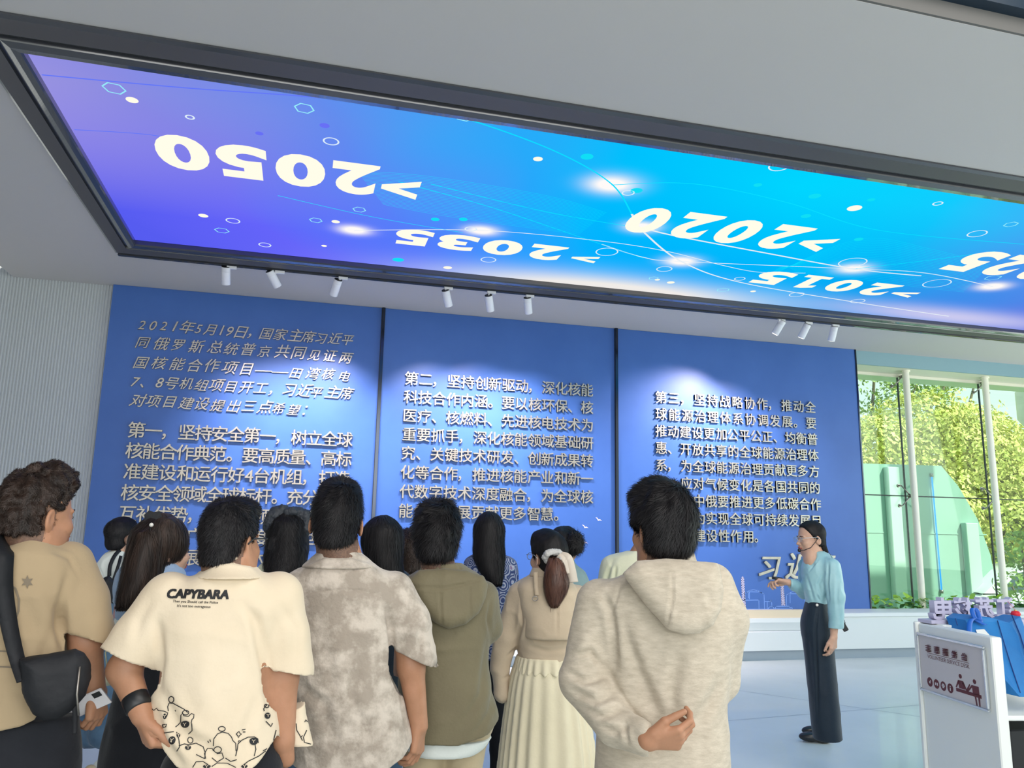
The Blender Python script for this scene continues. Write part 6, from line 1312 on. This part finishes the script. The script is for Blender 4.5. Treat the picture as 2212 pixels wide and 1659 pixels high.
# --- 7 woman with long hair, light blue blouse, black skirt
P, A = woman(330, 3.3, 'person with very long dark hair, light blue blouse and long black skirt', (352, 1166), (345, 1112), 62, .98, (350, 1222))
P.finish_body(MT['skinf'], wbox(P)); P.eyes()
hc = P.hc
sk = f_ell(P.hp((0, -.012, .035)), (.098, .098, .100)); face = f_ell(P.hp((0, .13, -.06)), (.085, .085, .12))
P.hair_loft(MT['hairb'], [(1150, 286, 346, .085, -.03), (1180, 278, 350, .085, -.05), (1220, 268, 346, .075, -.07), (1260, 262, 330, .06, -.09), (1290, 256, 300, .04, -.11), (1312, 254, 282, .025, -.115)], extra=[(sk, .03)], clear=[(face, .01)], count=9000, L=.16, seed=71, noise=.009, lift=.07, curl=.05, h=.0065, nf=36)
P.hair_loft(MT['hairm'], [(1150, 334, 366, .04, -.0), (1180, 334, 360, .035, -.03), (1220, 332, 356, .03, -.06), (1250, 338, 354, .02, -.08), (1268, 344, 354, .012, -.085)], 'hair_strand', count=2500, L=.12, seed=72, noise=.004, lift=.02, h=.005)
S = SDF().u(P.loft([(1216, 320, 380, .055, 0), (1228, 296, 396, .08, 0), (1250, 280, 404, .10, 0), (1290, 278, 402, .11, 0), (1330, 278, 400, .115, .0), (1352, 276, 400, .115, 0)], 2.2))
S.u(f_ell(A(302, 1262, -.02), (.085, .08, .10)), .04); S.u(f_cone(A(300, 1280, -.02), A(290, 1318, .0), .075, .062), .03)
P.mesh('blouse', S, MT['ltblue'], .007, (-.3, -.28, .9), (.35, .28, 1.45), P.root, noise=.009, nf=11, creases=[([(290, 1235), (300, 1270), (296, 1310)], -.008, .008, -.1), ([(325, 1235), (330, 1280), (318, 1316)], -.01, .009, -.1), ([(345, 1260), (352, 1300)], -.006, .008, -.1)])
S = SDF().u(P.loft([(1212, 334, 384, .06, .0), (1232, 328, 392, .075, .0), (1244, 330, 388, .07, .0)], 2.2)); S.cut(P.loft([(1244, 340, 372, .05, 0), (1205, 338, 376, .055, 0)], 2.2, capz=False), .004); P.mesh('collar', S, MT['ltblue'], .006, (-.2, -.2, 1.2), (.3, .2, 1.5), P.root)
S = SDF().u(P.loft([(1244, 250, 286, .06, .05), (1290, 247, 286, .07, .05), (1334, 245, 284, .07, .05)], 2.3)); P.mesh('cardigan', S, MT['pink'], .008, (-.4, -.2, .9), (.1, .3, 1.4), P.root, noise=.006)
S = SDF().u(P.loft([(1330, 250, 330, .09, .02), (1360, 244, 340, .10, .02), (1400, 242, 345, .11, .02)], 2.2)); P.mesh('blouse_hem', S, MT['whitec'], .008, (-.4, -.2, .8), (.3, .3, 1.2), P.root, noise=.006)
S = SDF().u(P.loft([(1392, 262, 382, .11, .02), (1440, 252, 390, .12, .02), (1520, 236, 398, .14, .02), (1600, 222, 404, .16, .02), (1660, 212, 410, .17, .02), (1780, 196, 420, .19, .02)], 2.2)); P.mesh('long_skirt', S, MT['blacktr'], .012, (-.45, -.3, .1), (.5, .4, 1.1), P.root, noise=.012, nf=7)
P.shoe((0, .1, 0), .3); P.shoe((.16, .1, 0), .3)
# clip with pearl
c = A(320, 1125, -.09); m_ = MB().add([tuple(A(x, y, -.105)) for x, y in ((322, 1102), (332, 1106), (346, 1104), (350, 1116), (338, 1122), (326, 1118), (312, 1124), (312, 1112))], [tuple(range(8))]).add([tuple(A(x, y, -.09)) for x, y in ((322, 1102), (332, 1106), (346, 1104), (350, 1116), (338, 1122), (326, 1118), (312, 1124), (312, 1112))], [tuple(range(7, -1, -1))]).obj('hair_bow', MT['satb'], P.root)
MB().tube([tuple(A(326, 1128, -.105)), tuple(A(324, 1150, -.105)), tuple(A(321, 1168, -.105))], .0025, 6).obj('ribbon_tail', MT['satb'], P.root, True)
MB().lathe([(.001, -.008), (.006, -.005), (.008, 0), (.006, .005), (.001, .008)], tuple(A(327, 1134, -.11)), 12).obj('pearl', MT['pearl'], P.root, True)
# cream handbag between them
q = P.world(A(242, 1456, .12)); o = empty('handbag', tuple(q), (0, 0, P.az)); tag(o, 'small cream handbag hanging between the two women at the left', 'bag'); S = SDF().u(f_pillow([(-.045, -.045), (.05, -.035), (.055, .01), (.03, .035), (-.02, .03)], 0, .03, .03)); V, Q = extract(S, (-.12, -.1, -.12), (.12, .1, .12), .006); link('bag_body', mesh_data('bag_body', V, [Q], MT['ivory'], True), o)
MB().tube([(-.02, 0, .03), (-.03, 0, .08), (-.0, .0, .10), (.03, 0, .07), (.03, 0, .03)], .003, 6).obj('strap', MT['ivory'], o, True)
# --- 8 woman with wavy hair and charcoal scrunchie
P, A = woman(620, 4.25, 'person with wavy black hair tied with a charcoal scrunchie', (622, 1142), (622, 1102), 0, .97, (622, 1206))
P.finish_body(MT['skinf'], wbox(P)); sk = f_ell(P.hp((0, -.012, .035)), (.098, .105, .100)); face = f_ell(P.hp((0, .13, -.05)), (.09, .08, .12))
P.hair_loft(MT['hairm'], [(1130, 588, 650, .09, -.02), (1160, 580, 658, .10, -.03), (1190, 574, 662, .10, -.05), (1220, 572, 656, .09, -.07), (1245, 576, 648, .07, -.09), (1268, 588, 632, .04, -.10)], extra=[(sk, .03)], clear=[(face, .01)], count=9000, L=.10, seed=81, noise=.012, lift=.16, curl=.22, wave=.010, h=.0075, nf=20)
S = SDF(); rs = np.random.default_rng(8)
for i in range(16):
    a = PI*(.02+.96*i/15); c = A(621, 1142, -.05)+arr(.094*math.cos(a), -.0, .088*math.sin(a))+rs.normal(0, .007, 3); S.u(f_ell(c, (.028+rs.uniform(0, .010), .034, .026+rs.uniform(0, .010))), .006)
P.mesh('scrunchie', S, MT['darkscr'], .005, (-.25, -.25, 1.3), (.25, .25, 1.8), P.root, noise=.009, nf=40, rel=0)
S = SDF().u(P.loft([(1202, 592, 654, .07, 0), (1216, 566, 672, .095, 0), (1240, 552, 682, .11, 0), (1290, 548, 684, .115, 0), (1400, 560, 676, .115, 0), (1500, 556, 680, .12, 0)], 2.2)); P.mesh('blouse', S, MT['ivory'], .010, (-.3, -.25, .6), (.3, .25, 1.5), P.root, noise=.006)
P.leg_pair(.84, 0, MT['denim'], top=.86, waist=(0, .14, .09), rt=.075, rk=.055, ra=.05, h=.016)
# --- 9 woman with straight black hair between the tie-dye and olive men
P, A = woman(825, 3.9, 'person with straight black hair standing between the tie-dye shirt and olive jacket', (826, 1160), (826, 1114), 0, 1.0, (828, 1222))
P.finish_body(MT['skinf'], wbox(P)); sk = f_ell(P.hp((0, -.012, .035)), (.092, .105, .103)); face = f_ell(P.hp((0, .13, -.05)), (.09, .08, .12))
P.hair_loft(MT['hairm'], [(1145, 790, 864, .095, -.01), (1180, 787, 868, .10, -.02), (1215, 794, 866, .09, -.05), (1245, 806, 870, .06, -.08), (1290, 814, 868, .05, -.11)], extra=[(sk, .03)], clear=[(face, .01)], count=8000, L=.16, seed=91, noise=.006, lift=.07, curl=.05, h=.0075, nf=36)
S = SDF().u(P.loft([(1222, 798, 860, .07, 0), (1240, 772, 884, .095, 0), (1262, 762, 894, .11, 0), (1350, 766, 890, .115, 0), (1500, 770, 886, .12, 0)], 2.2)); P.mesh('blouse', S, MT['navytr'], .011, (-.3, -.25, .6), (.3, .25, 1.5), P.root, noise=.006)
P.leg_pair(.84, 0, MT['denim'], top=.86, waist=(0, .14, .09), rt=.075, rk=.055, ra=.05, h=.016)
mb = MB(); mb.tube([tuple(A(822, 1204, -.13)), tuple(A(826, 1201, -.132)), tuple(A(824, 1207, -.132))], .002, 5).obj('hair_clip', MT['steel'], P.root)
# --- 10 person with curly dark hair, partly hidden
P, A = woman(890, 4.5, 'person with dark curly hair mostly hidden behind the man in the olive jacket', (888, 1182), (886, 1142), 0, .97, (890, 1236))
P.finish_body(MT['skinf'], wbox(P)); sk = f_ell(P.hp((0, -.012, .03)), (.10, .105, .104)); face = f_ell(P.hp((0, .13, -.05)), (.09, .08, .12))
P.hair_loft(MT['hairb'], [(1170, 862, 914, .09, -.01), (1200, 860, 916, .09, -.03), (1232, 864, 914, .07, -.05), (1256, 872, 906, .04, -.06)], extra=[(sk, .03)], clear=[(face, .01)], count=7000, L=.04, seed=101, noise=.012, lift=.4, curl=.4, rnd=.6, h=.008, nf=24)
S = SDF().u(P.loft([(1232, 872, 908, .07, 0), (1250, 850, 930, .095, 0), (1280, 842, 938, .11, 0), (1400, 848, 932, .11, 0), (1480, 846, 934, .11, 0)], 2.2)); P.mesh('blouse', S, MT['sage'], .012, (-.3, -.25, .6), (.3, .25, 1.45), P.root)
P.leg_pair(.82, 0, MT['denim'], top=.84, waist=(0, .14, .09), rt=.075, rk=.055, ra=.05, h=.016)
# --- 11 woman with long straight hair, patterned blouse
P, A = woman(1054, 4.7, 'person with long straight black hair in a blue paisley patterned blouse', (1056, 1146), (1056, 1106), 0, .96, (1056, 1200))
P.finish_body(MT['skinf'], wbox(P)); sk = f_ell(P.hp((0, -.012, .035)), (.083, .10, .10)); face = f_ell(P.hp((0, .13, -.05)), (.09, .08, .12))
P.hair_loft(MT['hairm'], [(1140, 1027, 1086, .09, -.01), (1170, 1025, 1087, .095, -.03), (1200, 1024, 1089, .08, -.06), (1235, 1038, 1086, .06, -.09), (1262, 1062, 1082, .03, -.12)], extra=[(sk, .03)], clear=[(face, .01)], count=8000, L=.16, seed=111, noise=.006, lift=.07, curl=.05, h=.0075, nf=36)
S = SDF().u(P.loft([(1192, 1030, 1080, .07, 0), (1204, 1010, 1094, .095, 0), (1225, 1000, 1104, .11, 0), (1260, 998, 1108, .115, 0), (1320, 1004, 1104, .115, 0), (1420, 1010, 1100, .115, 0)], 2.2)); S.u(f_cone(A(1096, 1225), A(1106, 1300, .02), .06, .055), .03)
P.mesh('blouse', S, MT['patt'], .009, (-.3, -.25, .7), (.35, .25, 1.5), P.root, noise=.005)
P.leg_pair(.84, 0, MT['blacktr'], top=.86, waist=(0, .14, .09), rt=.075, rk=.055, ra=.05, h=.016)
# --- 12 woman with the ponytail, beige trench
P, A = woman(1182, 4.1, 'person with a chestnut ponytail in a short beige trench jacket and cream pleated skirt', (1184, 1188), (1190, 1148), -38, .97, (1178, 1244), nr=.046)
wl = A(1076, 1512, -.02)
P.finish_body(MT['skinf'], wbox(P)); P.eyes(); P.glasses(MT['clear'])
P.hair_short(MT['hairm'], top=.018, side=.013, back=.016, nape=-.07, count=7000, L=.05, seed=121, tuft=.002, lift=.04)
P.hair_loft(MT['hairr'], [(1206, 1186, 1214, .03, -.13), (1232, 1180, 1220, .04, -.15), (1262, 1178, 1226, .042, -.155), (1288, 1182, 1216, .03, -.15), (1308, 1190, 1202, .012, -.145)], 'ponytail', count=5000, L=.12, seed=122, noise=.008, lift=.09, curl=.06, h=.0055, nf=40)
S = SDF(); 
for i in range(14): a = 2*PI*i/14; c = A(1196, 1204, -.125)+arr(.034*math.cos(a), .012*math.sin(a*2), .030*math.sin(a))+rs.normal(0, .003, 3); S.u(f_ell(c, (.018, .02, .017)), .005)
P.mesh('scrunchie', S, MT['scr'], .0045, (-.2, -.25, 1.25), (.3, .05, 1.6), P.root, noise=.006, nf=50, rel=0)
ribbon3([A(1212, 1198, -.14), A(1226, 1206, -.15), A(1232, 1228, -.14), A(1236, 1258, -.12)], [.03, .045, .05, .06], .005, MT['ribbon'], 'ribbon', P.root); ribbon3([A(1206, 1200, -.14), A(1216, 1212, -.15), A(1224, 1240, -.145)], [.03, .04, .03], .005, MT['ribbon'], 'ribbon', P.root)
S = SDF().u(P.loft([(1240, 1146, 1208, .07, 0), (1252, 1128, 1226, .09, 0), (1268, 1112, 1246, .105, 0), (1300, 1106, 1258, .115, 0), (1350, 1110, 1258, .122, 0), (1400, 1118, 1252, .126, 0), (1428, 1118, 1250, .128, 0)], 2.3))
S.u(f_cone(A(1122, 1284), A(1094, 1375, .0), .062, .060), .03); S.u(f_cone(A(1094, 1375), A(1080, 1440, -.01), .060, .052), .02); S.u(f_cone(A(1080, 1440, -.01), A(1084, 1500, -.03), .050, .040), .01); S.u(f_cone(A(1248, 1290), A(1262, 1380, .0), .06, .058), .03)
P.mesh('trench_jacket', S, MT['trench'], .0075, (-.45, -.3, .6), (.4, .3, 1.45), P.root, noise=.008, nf=8, creases=[([(1130, 1300), (1126, 1350), (1112, 1400)], -.012, .010), ([(1095, 1420), (1120, 1400)], -.008, .008, -.08), ([(1140, 1395), (1180, 1405), (1240, 1400)], -.006, .010), ([(1085, 1470), (1100, 1462)], -.006, .006, -.08)])
S = SDF().u(P.loft([(1244, 1140, 1216, .085, -.01), (1262, 1118, 1242, .108, -.01), (1300, 1118, 1250, .13, -.01), (1340, 1126, 1250, .145, -.012), (1374, 1130, 1250, .152, -.014)], 2.4)); P.mesh('cape_flap', S, MT['trench'], .0075, (-.35, -.3, .9), (.35, .3, 1.42), P.root, noise=.006, nf=9, creases=[([(1204, 1270), (1203, 1372)], -.006, .006, -.14)])
S = SDF().u(P.loft([(1226, 1150, 1200, .062, 0), (1246, 1142, 1212, .08, -.005)], 2.2)); S.cut(P.loft([(1250, 1160, 1192, .05, 0), (1220, 1158, 1194, .052, 0)], 2.2, capz=False), .003); P.mesh('collar', S, MT['trench'], .006, (-.2, -.2, 1.2), (.2, .2, 1.45), P.root)
ribbon3([A(1157, 1236, -.10), A(1158, 1262, -.125), A(1160, 1286, -.14)], .022, .004, MT['trench'], 'epaulette_tab', P.root); MB().tube([tuple(A(1156+6*math.cos(a), 1293+5*math.sin(a), -.150)) for a in np.linspace(0, 2*PI, 13)], .002, 6, False).obj('ring_buckle', MT['steel'], P.root, True)
def pleats(P, rows, m, name, n=26, amp=.012, h=.008, box=None, zt=.1):
    base = P.loft(rows, 2.1); zs = [P.at((r[1]+r[2])/2, r[0], r[4])[2] for r in rows]; z0, z1 = min(zs), max(zs)
    def fn(p):
        a = np.arctan2(p[:, 1]*1.4, p[:, 0]-P.at(*rows[0][1:3])[0]*0-cxm); g = np.clip((z1-p[:, 2])/(z1-z0), 0, 1)**.5
        return base(p)-amp*g*np.sin(a*n+2.2*np.sin(a*3+1))
    cxm = float(np.mean([(P.at(r[1], r[0])[0]+P.at(r[2], r[0])[0])/2 for r in rows])); fn.b = (base.b[0], base.b[1]+.03)
    S = SDF().u(fn); return P.mesh(name, S, m, h, *box, P.root)
pleats(P, [(1418, 1118, 1246, .125, 0), (1446, 1106, 1252, .14, 0), (1520, 1092, 1268, .165, 0), (1600, 1082, 1282, .185, 0), (1700, 1072, 1292, .20, 0), (1840, 1060, 1304, .21, 0)], MT['skirt'], 'pleated_skirt', 24, .011, .008, ((-.45, -.35, .08), (.45, .35, 1.1)))
pleats(P, [(1416, 1116, 1248, .132, 0), (1432, 1112, 1250, .142, 0), (1448, 1110, 1252, .148, 0)], MT['skirt'], 'ruffle_hem', 31, .006, .006, ((-.4, -.3, .6), (.4, .3, 1.1)))
P.shoe((-.08, .05, 0), 0); P.shoe((.10, .05, 0), 0)
# --- 13 woman with messy bun, grey-green turtleneck
P, A = woman(1215, 4.8, 'person with a messy bun in a grey-green turtleneck behind the ponytail woman', (1216, 1176), (1214, 1140), 20, .97, (1210, 1226))
P.finish_body(MT['skinf'], wbox(P)); P.hair_short(MT['hairm'], top=.016, side=.012, back=.012, nape=-.075, count=5000, L=.04, seed=131, tuft=.003, lift=.08)
blob_hair(P, MT['hairm'], [(f_ell(A(1240, 1172, -.06), (.050, .05, .062)), 0)], 'hair_bun', seed=132, count=1500, L=.06, noise=.012, lift=.5)
S = SDF().u(P.loft([(1204, 1190, 1238, .065, 0), (1218, 1180, 1244, .072, 0), (1230, 1158, 1260, .09, 0), (1250, 1144, 1272, .11, 0), (1290, 1140, 1276, .115, 0), (1400, 1150, 1268, .12, 0), (1450, 1150, 1268, .12, 0)], 2.2)); P.mesh('turtleneck', S, MT['sage'], .009, (-.35, -.25, .6), (.35, .25, 1.45), P.root, noise=.004, creases=[([(1226, 1226), (1240, 1224)], -.005, .006, -.08)])
P.leg_pair(.82, 0, MT['blacktr'], top=.84, waist=(0, .14, .09), rt=.075, rk=.055, ra=.05, h=.016)
# --- 14 person in ivory shirt hidden behind the hoodie
P = Person(1378, 5.0, 'person in an ivory shirt almost hidden behind the hoodie, only one shoulder showing'); A = P.at
hc = A(1400, 1128); hc[2] = A(1400, 1092)[2]-.14; P.head(hc, yaw=0, k=1.0, neck=A(1380, 1200), nr=.056); P.nk = A(1380, 1205)
P.S.u(f_loft([(1.36, P.nk[0], .0, .12, .08), (1.0, P.nk[0], 0, .12, .08)]), .04); P.finish_body(MT['skinm'], wbox(P)); P.hair_short(MT['hairm'], seed=141, count=4000)
S = SDF().u(P.loft([(1190, 1352, 1412, .07, 0), (1198, 1326, 1438, .09, 0), (1214, 1308, 1452, .108, 0), (1250, 1300, 1458, .118, 0), (1300, 1298, 1460, .12, 0), (1420, 1304, 1454, .125, 0)], 2.3)); S.u(f_cone(A(1318, 1222), A(1306, 1300, .0), .062, .058), .03)
P.mesh('shirt', S, MT['ivory'], .009, (-.35, -.28, .7), (.35, .28, 1.55), P.root, noise=.006, nf=8, creases=[([(1324, 1212), (1310, 1250), (1304, 1300)], -.010, .012, -.1), ([(1330, 1222), (1326, 1250)], -.012, .010, -.12)]); P.leg_pair(.86, 0, MT['khaki'], top=.88, waist=(0, .15, .10), h=.016)
# ================================================================== 15 the guide
P = Person(1772, 5.9, 'person with clear glasses and headset microphone in a pale teal blouse, speaking with a clicker'); A = P.at
hc = A(1752, 1155); hc[2] = A(1752, 1124)[2]-.128; P.head(hc, yaw=-118, k=.95, neck=A(1762, 1196, 0), nr=.044, fem=True, tilt=0, pitch=-4)
s_l, e_l, w_l = A(1742, 1222, .12), A(1738, 1278, .10), A(1704, 1258, -.06)
s_r, e_r, w_r = A(1797, 1224, -.10), A(1804, 1312, -.13), A(1801, 1374, -.15)
P.S.u(f_cone(e_l, w_l, .034, .022), .01); P.S.u(f_cone(s_l, e_l, .040, .035), .02); P.S.u(f_cone(s_r, e_r, .040, .034), .01); P.S.u(f_cone(e_r, w_r, .033, .022), .02)
hand_cones(P.S, w_l, arr(-.95, -.05, .12), arr(-.1, -.35, -.9), arr(.05, .85, .3), .90, curls=[(15, 35, 25), (35, 60, 40), (42, 65, 40), (48, 66, 40)], thumb=.15)
hand_cones(P.S, w_r, arr(-.10, -.0, -1), arr(-.8, .5, 0), arr(-.45, -.85, 0), .90, curls=[(22, 30, 20), (26, 34, 22), (30, 36, 22), (34, 38, 22)], thumb=.35)
P.nk = A(1764, 1205); P.S.u(f_cone(tuple(A(1762, 1196)), (P.nk[0], 0, P.nk[2]-.10), .046, .07), .03); P.S.u(f_loft([(1.32, P.nk[0], .0, .09, .08), (1.2, P.nk[0], 0, .07, .07), (1.12, P.nk[0], 0, .06, .06)]), .04)
P.S.u(f_ell(A(1751, 1208, -.055), (.048, .062, .075)), .03)
P.finish_body(MT['skinf'], [(hc-arr(.15, .15, .25), hc+arr(.15, .15, .17), .0035), (w_l-arr(.17, .13, .10), w_l+arr(.10, .15, .10), .0032), (w_r-arr(.10, .10, .19), w_r+arr(.10, .10, .08), .0032), ((P.nk[0]-.2, -.2, .7), (P.nk[0]+.2, .2, P.hc[2]-.24), .018)])
P.eyes(); P.glasses(MT['clear'])
P.hair_short(MT['hairm'], top=.008, side=.004, back=.004, nape=-.050, count=6000, L=.04, seed=151, tuft=.001, front=.062, lift=.03, flat=True)
P.hair_loft(MT['hairm'], [(1168, 1769, 1776, .015, 0), (1176, 1771, 1782, .022, .0), (1186, 1774, 1787, .022, .0), (1194, 1777, 1788, .016, 0), (1200, 1780, 1787, .01, 0)], 'ponytail', count=1500, L=.06, seed=152, noise=.003, h=.005)
S = SDF().u(P.loft([(1190, 1746, 1782, .055, .0), (1198, 1741, 1795, .085, 0), (1210, 1735, 1803, .12, 0), (1226, 1731, 1805, .13, 0), (1250, 1731, 1802, .125, 0), (1275, 1733, 1794, .115, 0), (1295, 1739, 1788, .105, 0), (1306, 1740, 1787, .10, 0)], 2.2))
S.u(f_cone(s_r, A(1806, 1290, -.12), .056, .052), .03); S.u(f_cone(A(1806, 1290, -.12), A(1806, 1350, -.14), .052, .046), .02); S.u(f_cone(A(1806, 1350, -.14), A(1802, 1372, -.15), .044, .036), .01)
S.u(f_cone(s_l, e_l, .052, .048), .03); S.u(f_cone(e_l, A(1716, 1264, -.01), .046, .040), .02); S.u(f_cone(A(1716, 1264, -.01), A(1707, 1260, -.05), .039, .035), .01)
S.cut(f_cone(A(1754, 1188, -.11), A(1746, 1238, -.15), .055, .010), .004); S.cut(f_cone(A(1764, 1176, -.0), A(1760, 1204, -.01), .050, .050), .01)
cutplane(S, A(1802, 1376, -.15), arr(0, 0, -1), .09); cutplane(S, A(1706, 1260, -.055), arr(-.9, -.3, 0), .09)
P.mesh('blouse', S, MT['teal'], .0055, (-.35, -.3, .95), (.35, .35, 1.5), P.root, noise=.006, nf=10, creases=[([(1770, 1204), (1756, 1224), (1746, 1236)], -.006, .005, -.13), ([(1790, 1216), (1788, 1260), (1791, 1300)], -.012, .007, -.13), ([(1782, 1232), (1768, 1262), (1776, 1292)], -.007, .010, -.13), ([(1742, 1244), (1752, 1276), (1758, 1300)], -.007, .009, -.13), ([(1812, 1240), (1808, 1290), (1812, 1330)], -.005, .010, -.18), ([(1788, 1358), (1814, 1364)], -.003, .003, -.2), ([(1765, 1285), (1770, 1298)], -.008, .006, -.12)])
S = SDF().u(P.loft([(1298, 1740, 1787, .105, 0), (1312, 1737, 1790, .112, 0), (1345, 1729, 1794, .125, 0), (1384, 1733, 1800, .13, 0), (1440, 1740, 1806, .125, -.01), (1500, 1746, 1812, .125, -.02), (1560, 1752, 1818, .125, -.02), (1595, 1757, 1821, .12, -.02)], 2.1))
S.cut(f_cone(A(1772, 1640, .25), A(1768, 1450, .2), .07, .02), .03)
P.mesh('wide_trousers', S, MT['navytr'], .0075, (-.35, -.3, .0), (.35, .3, 1.1), P.root, noise=.005, nf=5, creases=[([(1768, 1310), (1762, 1360), (1765, 1450), (1768, 1560)], -.012, .007, -.13), ([(1750, 1320), (1746, 1390), (1756, 1500)], -.004, .012, -.12)])
MB().tube([tuple(A(1765, 1307, -.118)), tuple(A(1765, 1307, -.126))], .009, 14).obj('button', MT['pearl'], P.root, True)
def sh_at(px, py): q = on(px, py, 2, 0); return arr((q-P.O)@P.R, (q-P.O)@P.F, 0)
q = sh_at(1778, 1604); P.shoe(q+arr(-.03, -.02, 0), math.radians(100), None, sc=.85); q = sh_at(1757, 1590); P.shoe(q+arr(.05, .03, 0), math.radians(112), None, sc=.85)
# headset and transmitter, parts worn on the head
MB().tube([tuple(P.hp((-.084, -.012, .012))), tuple(P.hp((-.088, .010, -.012))), tuple(P.hp((-.078, .05, -.055))), tuple(P.hp((-.050, .088, -.072))), tuple(P.hp((-.030, .104, -.072)))], .0022, 6).obj('headset_boom', MT['black'], P.root, True)
MB().lathe([(.002, -.013), (.010, -.009), (.0125, 0), (.010, .009), (.002, .013)], tuple(P.hp((-.024, .112, -.072))), 14).obj('microphone_foam', MT['black'], P.root, True)
MB().tube([tuple(P.hp((-.083, .012, .022))), tuple(P.hp((-.084, -.006, .004)))], .007, 8).obj('earpiece', MT['black'], P.root, True)
MB().tube([tuple(P.hp((-.07, -.07, .0))), tuple(A(1786, 1186, -.05)), tuple(A(1802, 1212, -.08)), tuple(A(1812, 1250, -.06)), tuple(A(1816, 1290, -.05)), tuple(A(1820, 1330, -.05)), tuple(A(1826, 1346, -.05)), tuple(A(1822, 1352, -.05))], .0018, 6).obj('cable', MT['black'], P.root, True)
t_ = link('transmitter', None); t_.location = tuple(P.world(A(1821, 1350, -.03))); t_.rotation_euler = (0, math.radians(-28), P.az); tag(t_, 'small black radio transmitter clipped at the back of the guide in the teal blouse', 'transmitter')
MB().box((-.017, -.012, -.042), (.017, .012, .042), .004).obj('case', MT['black'], t_); MB().tube([(0, 0, .042), (0, 0, .10)], .003, 6).obj('antenna', MT['black'], t_, True)
c0, c1 = A(1668, 1248, -.10), A(1690, 1251, -.075); q0 = P.world(c0); q1 = P.world(c1); o = empty('clicker', tuple((q0+q1)/2)); tag(o, 'slim dark presentation clicker held in the raised hand of the guide', 'remote')
MB().tube([tuple(q0-(q0+q1)/2), tuple(q1-(q0+q1)/2)], .010, 10).obj('clicker_body', MT['black'], o, True); MB().tube([tuple((q0-q1)*.1+arr(0, 0, .009)), tuple((q0-q1)*.2+arr(0, 0, .009))], .004, 6).obj('button', MT['steel'], o, True)
bpy.data.objects.remove(_to)
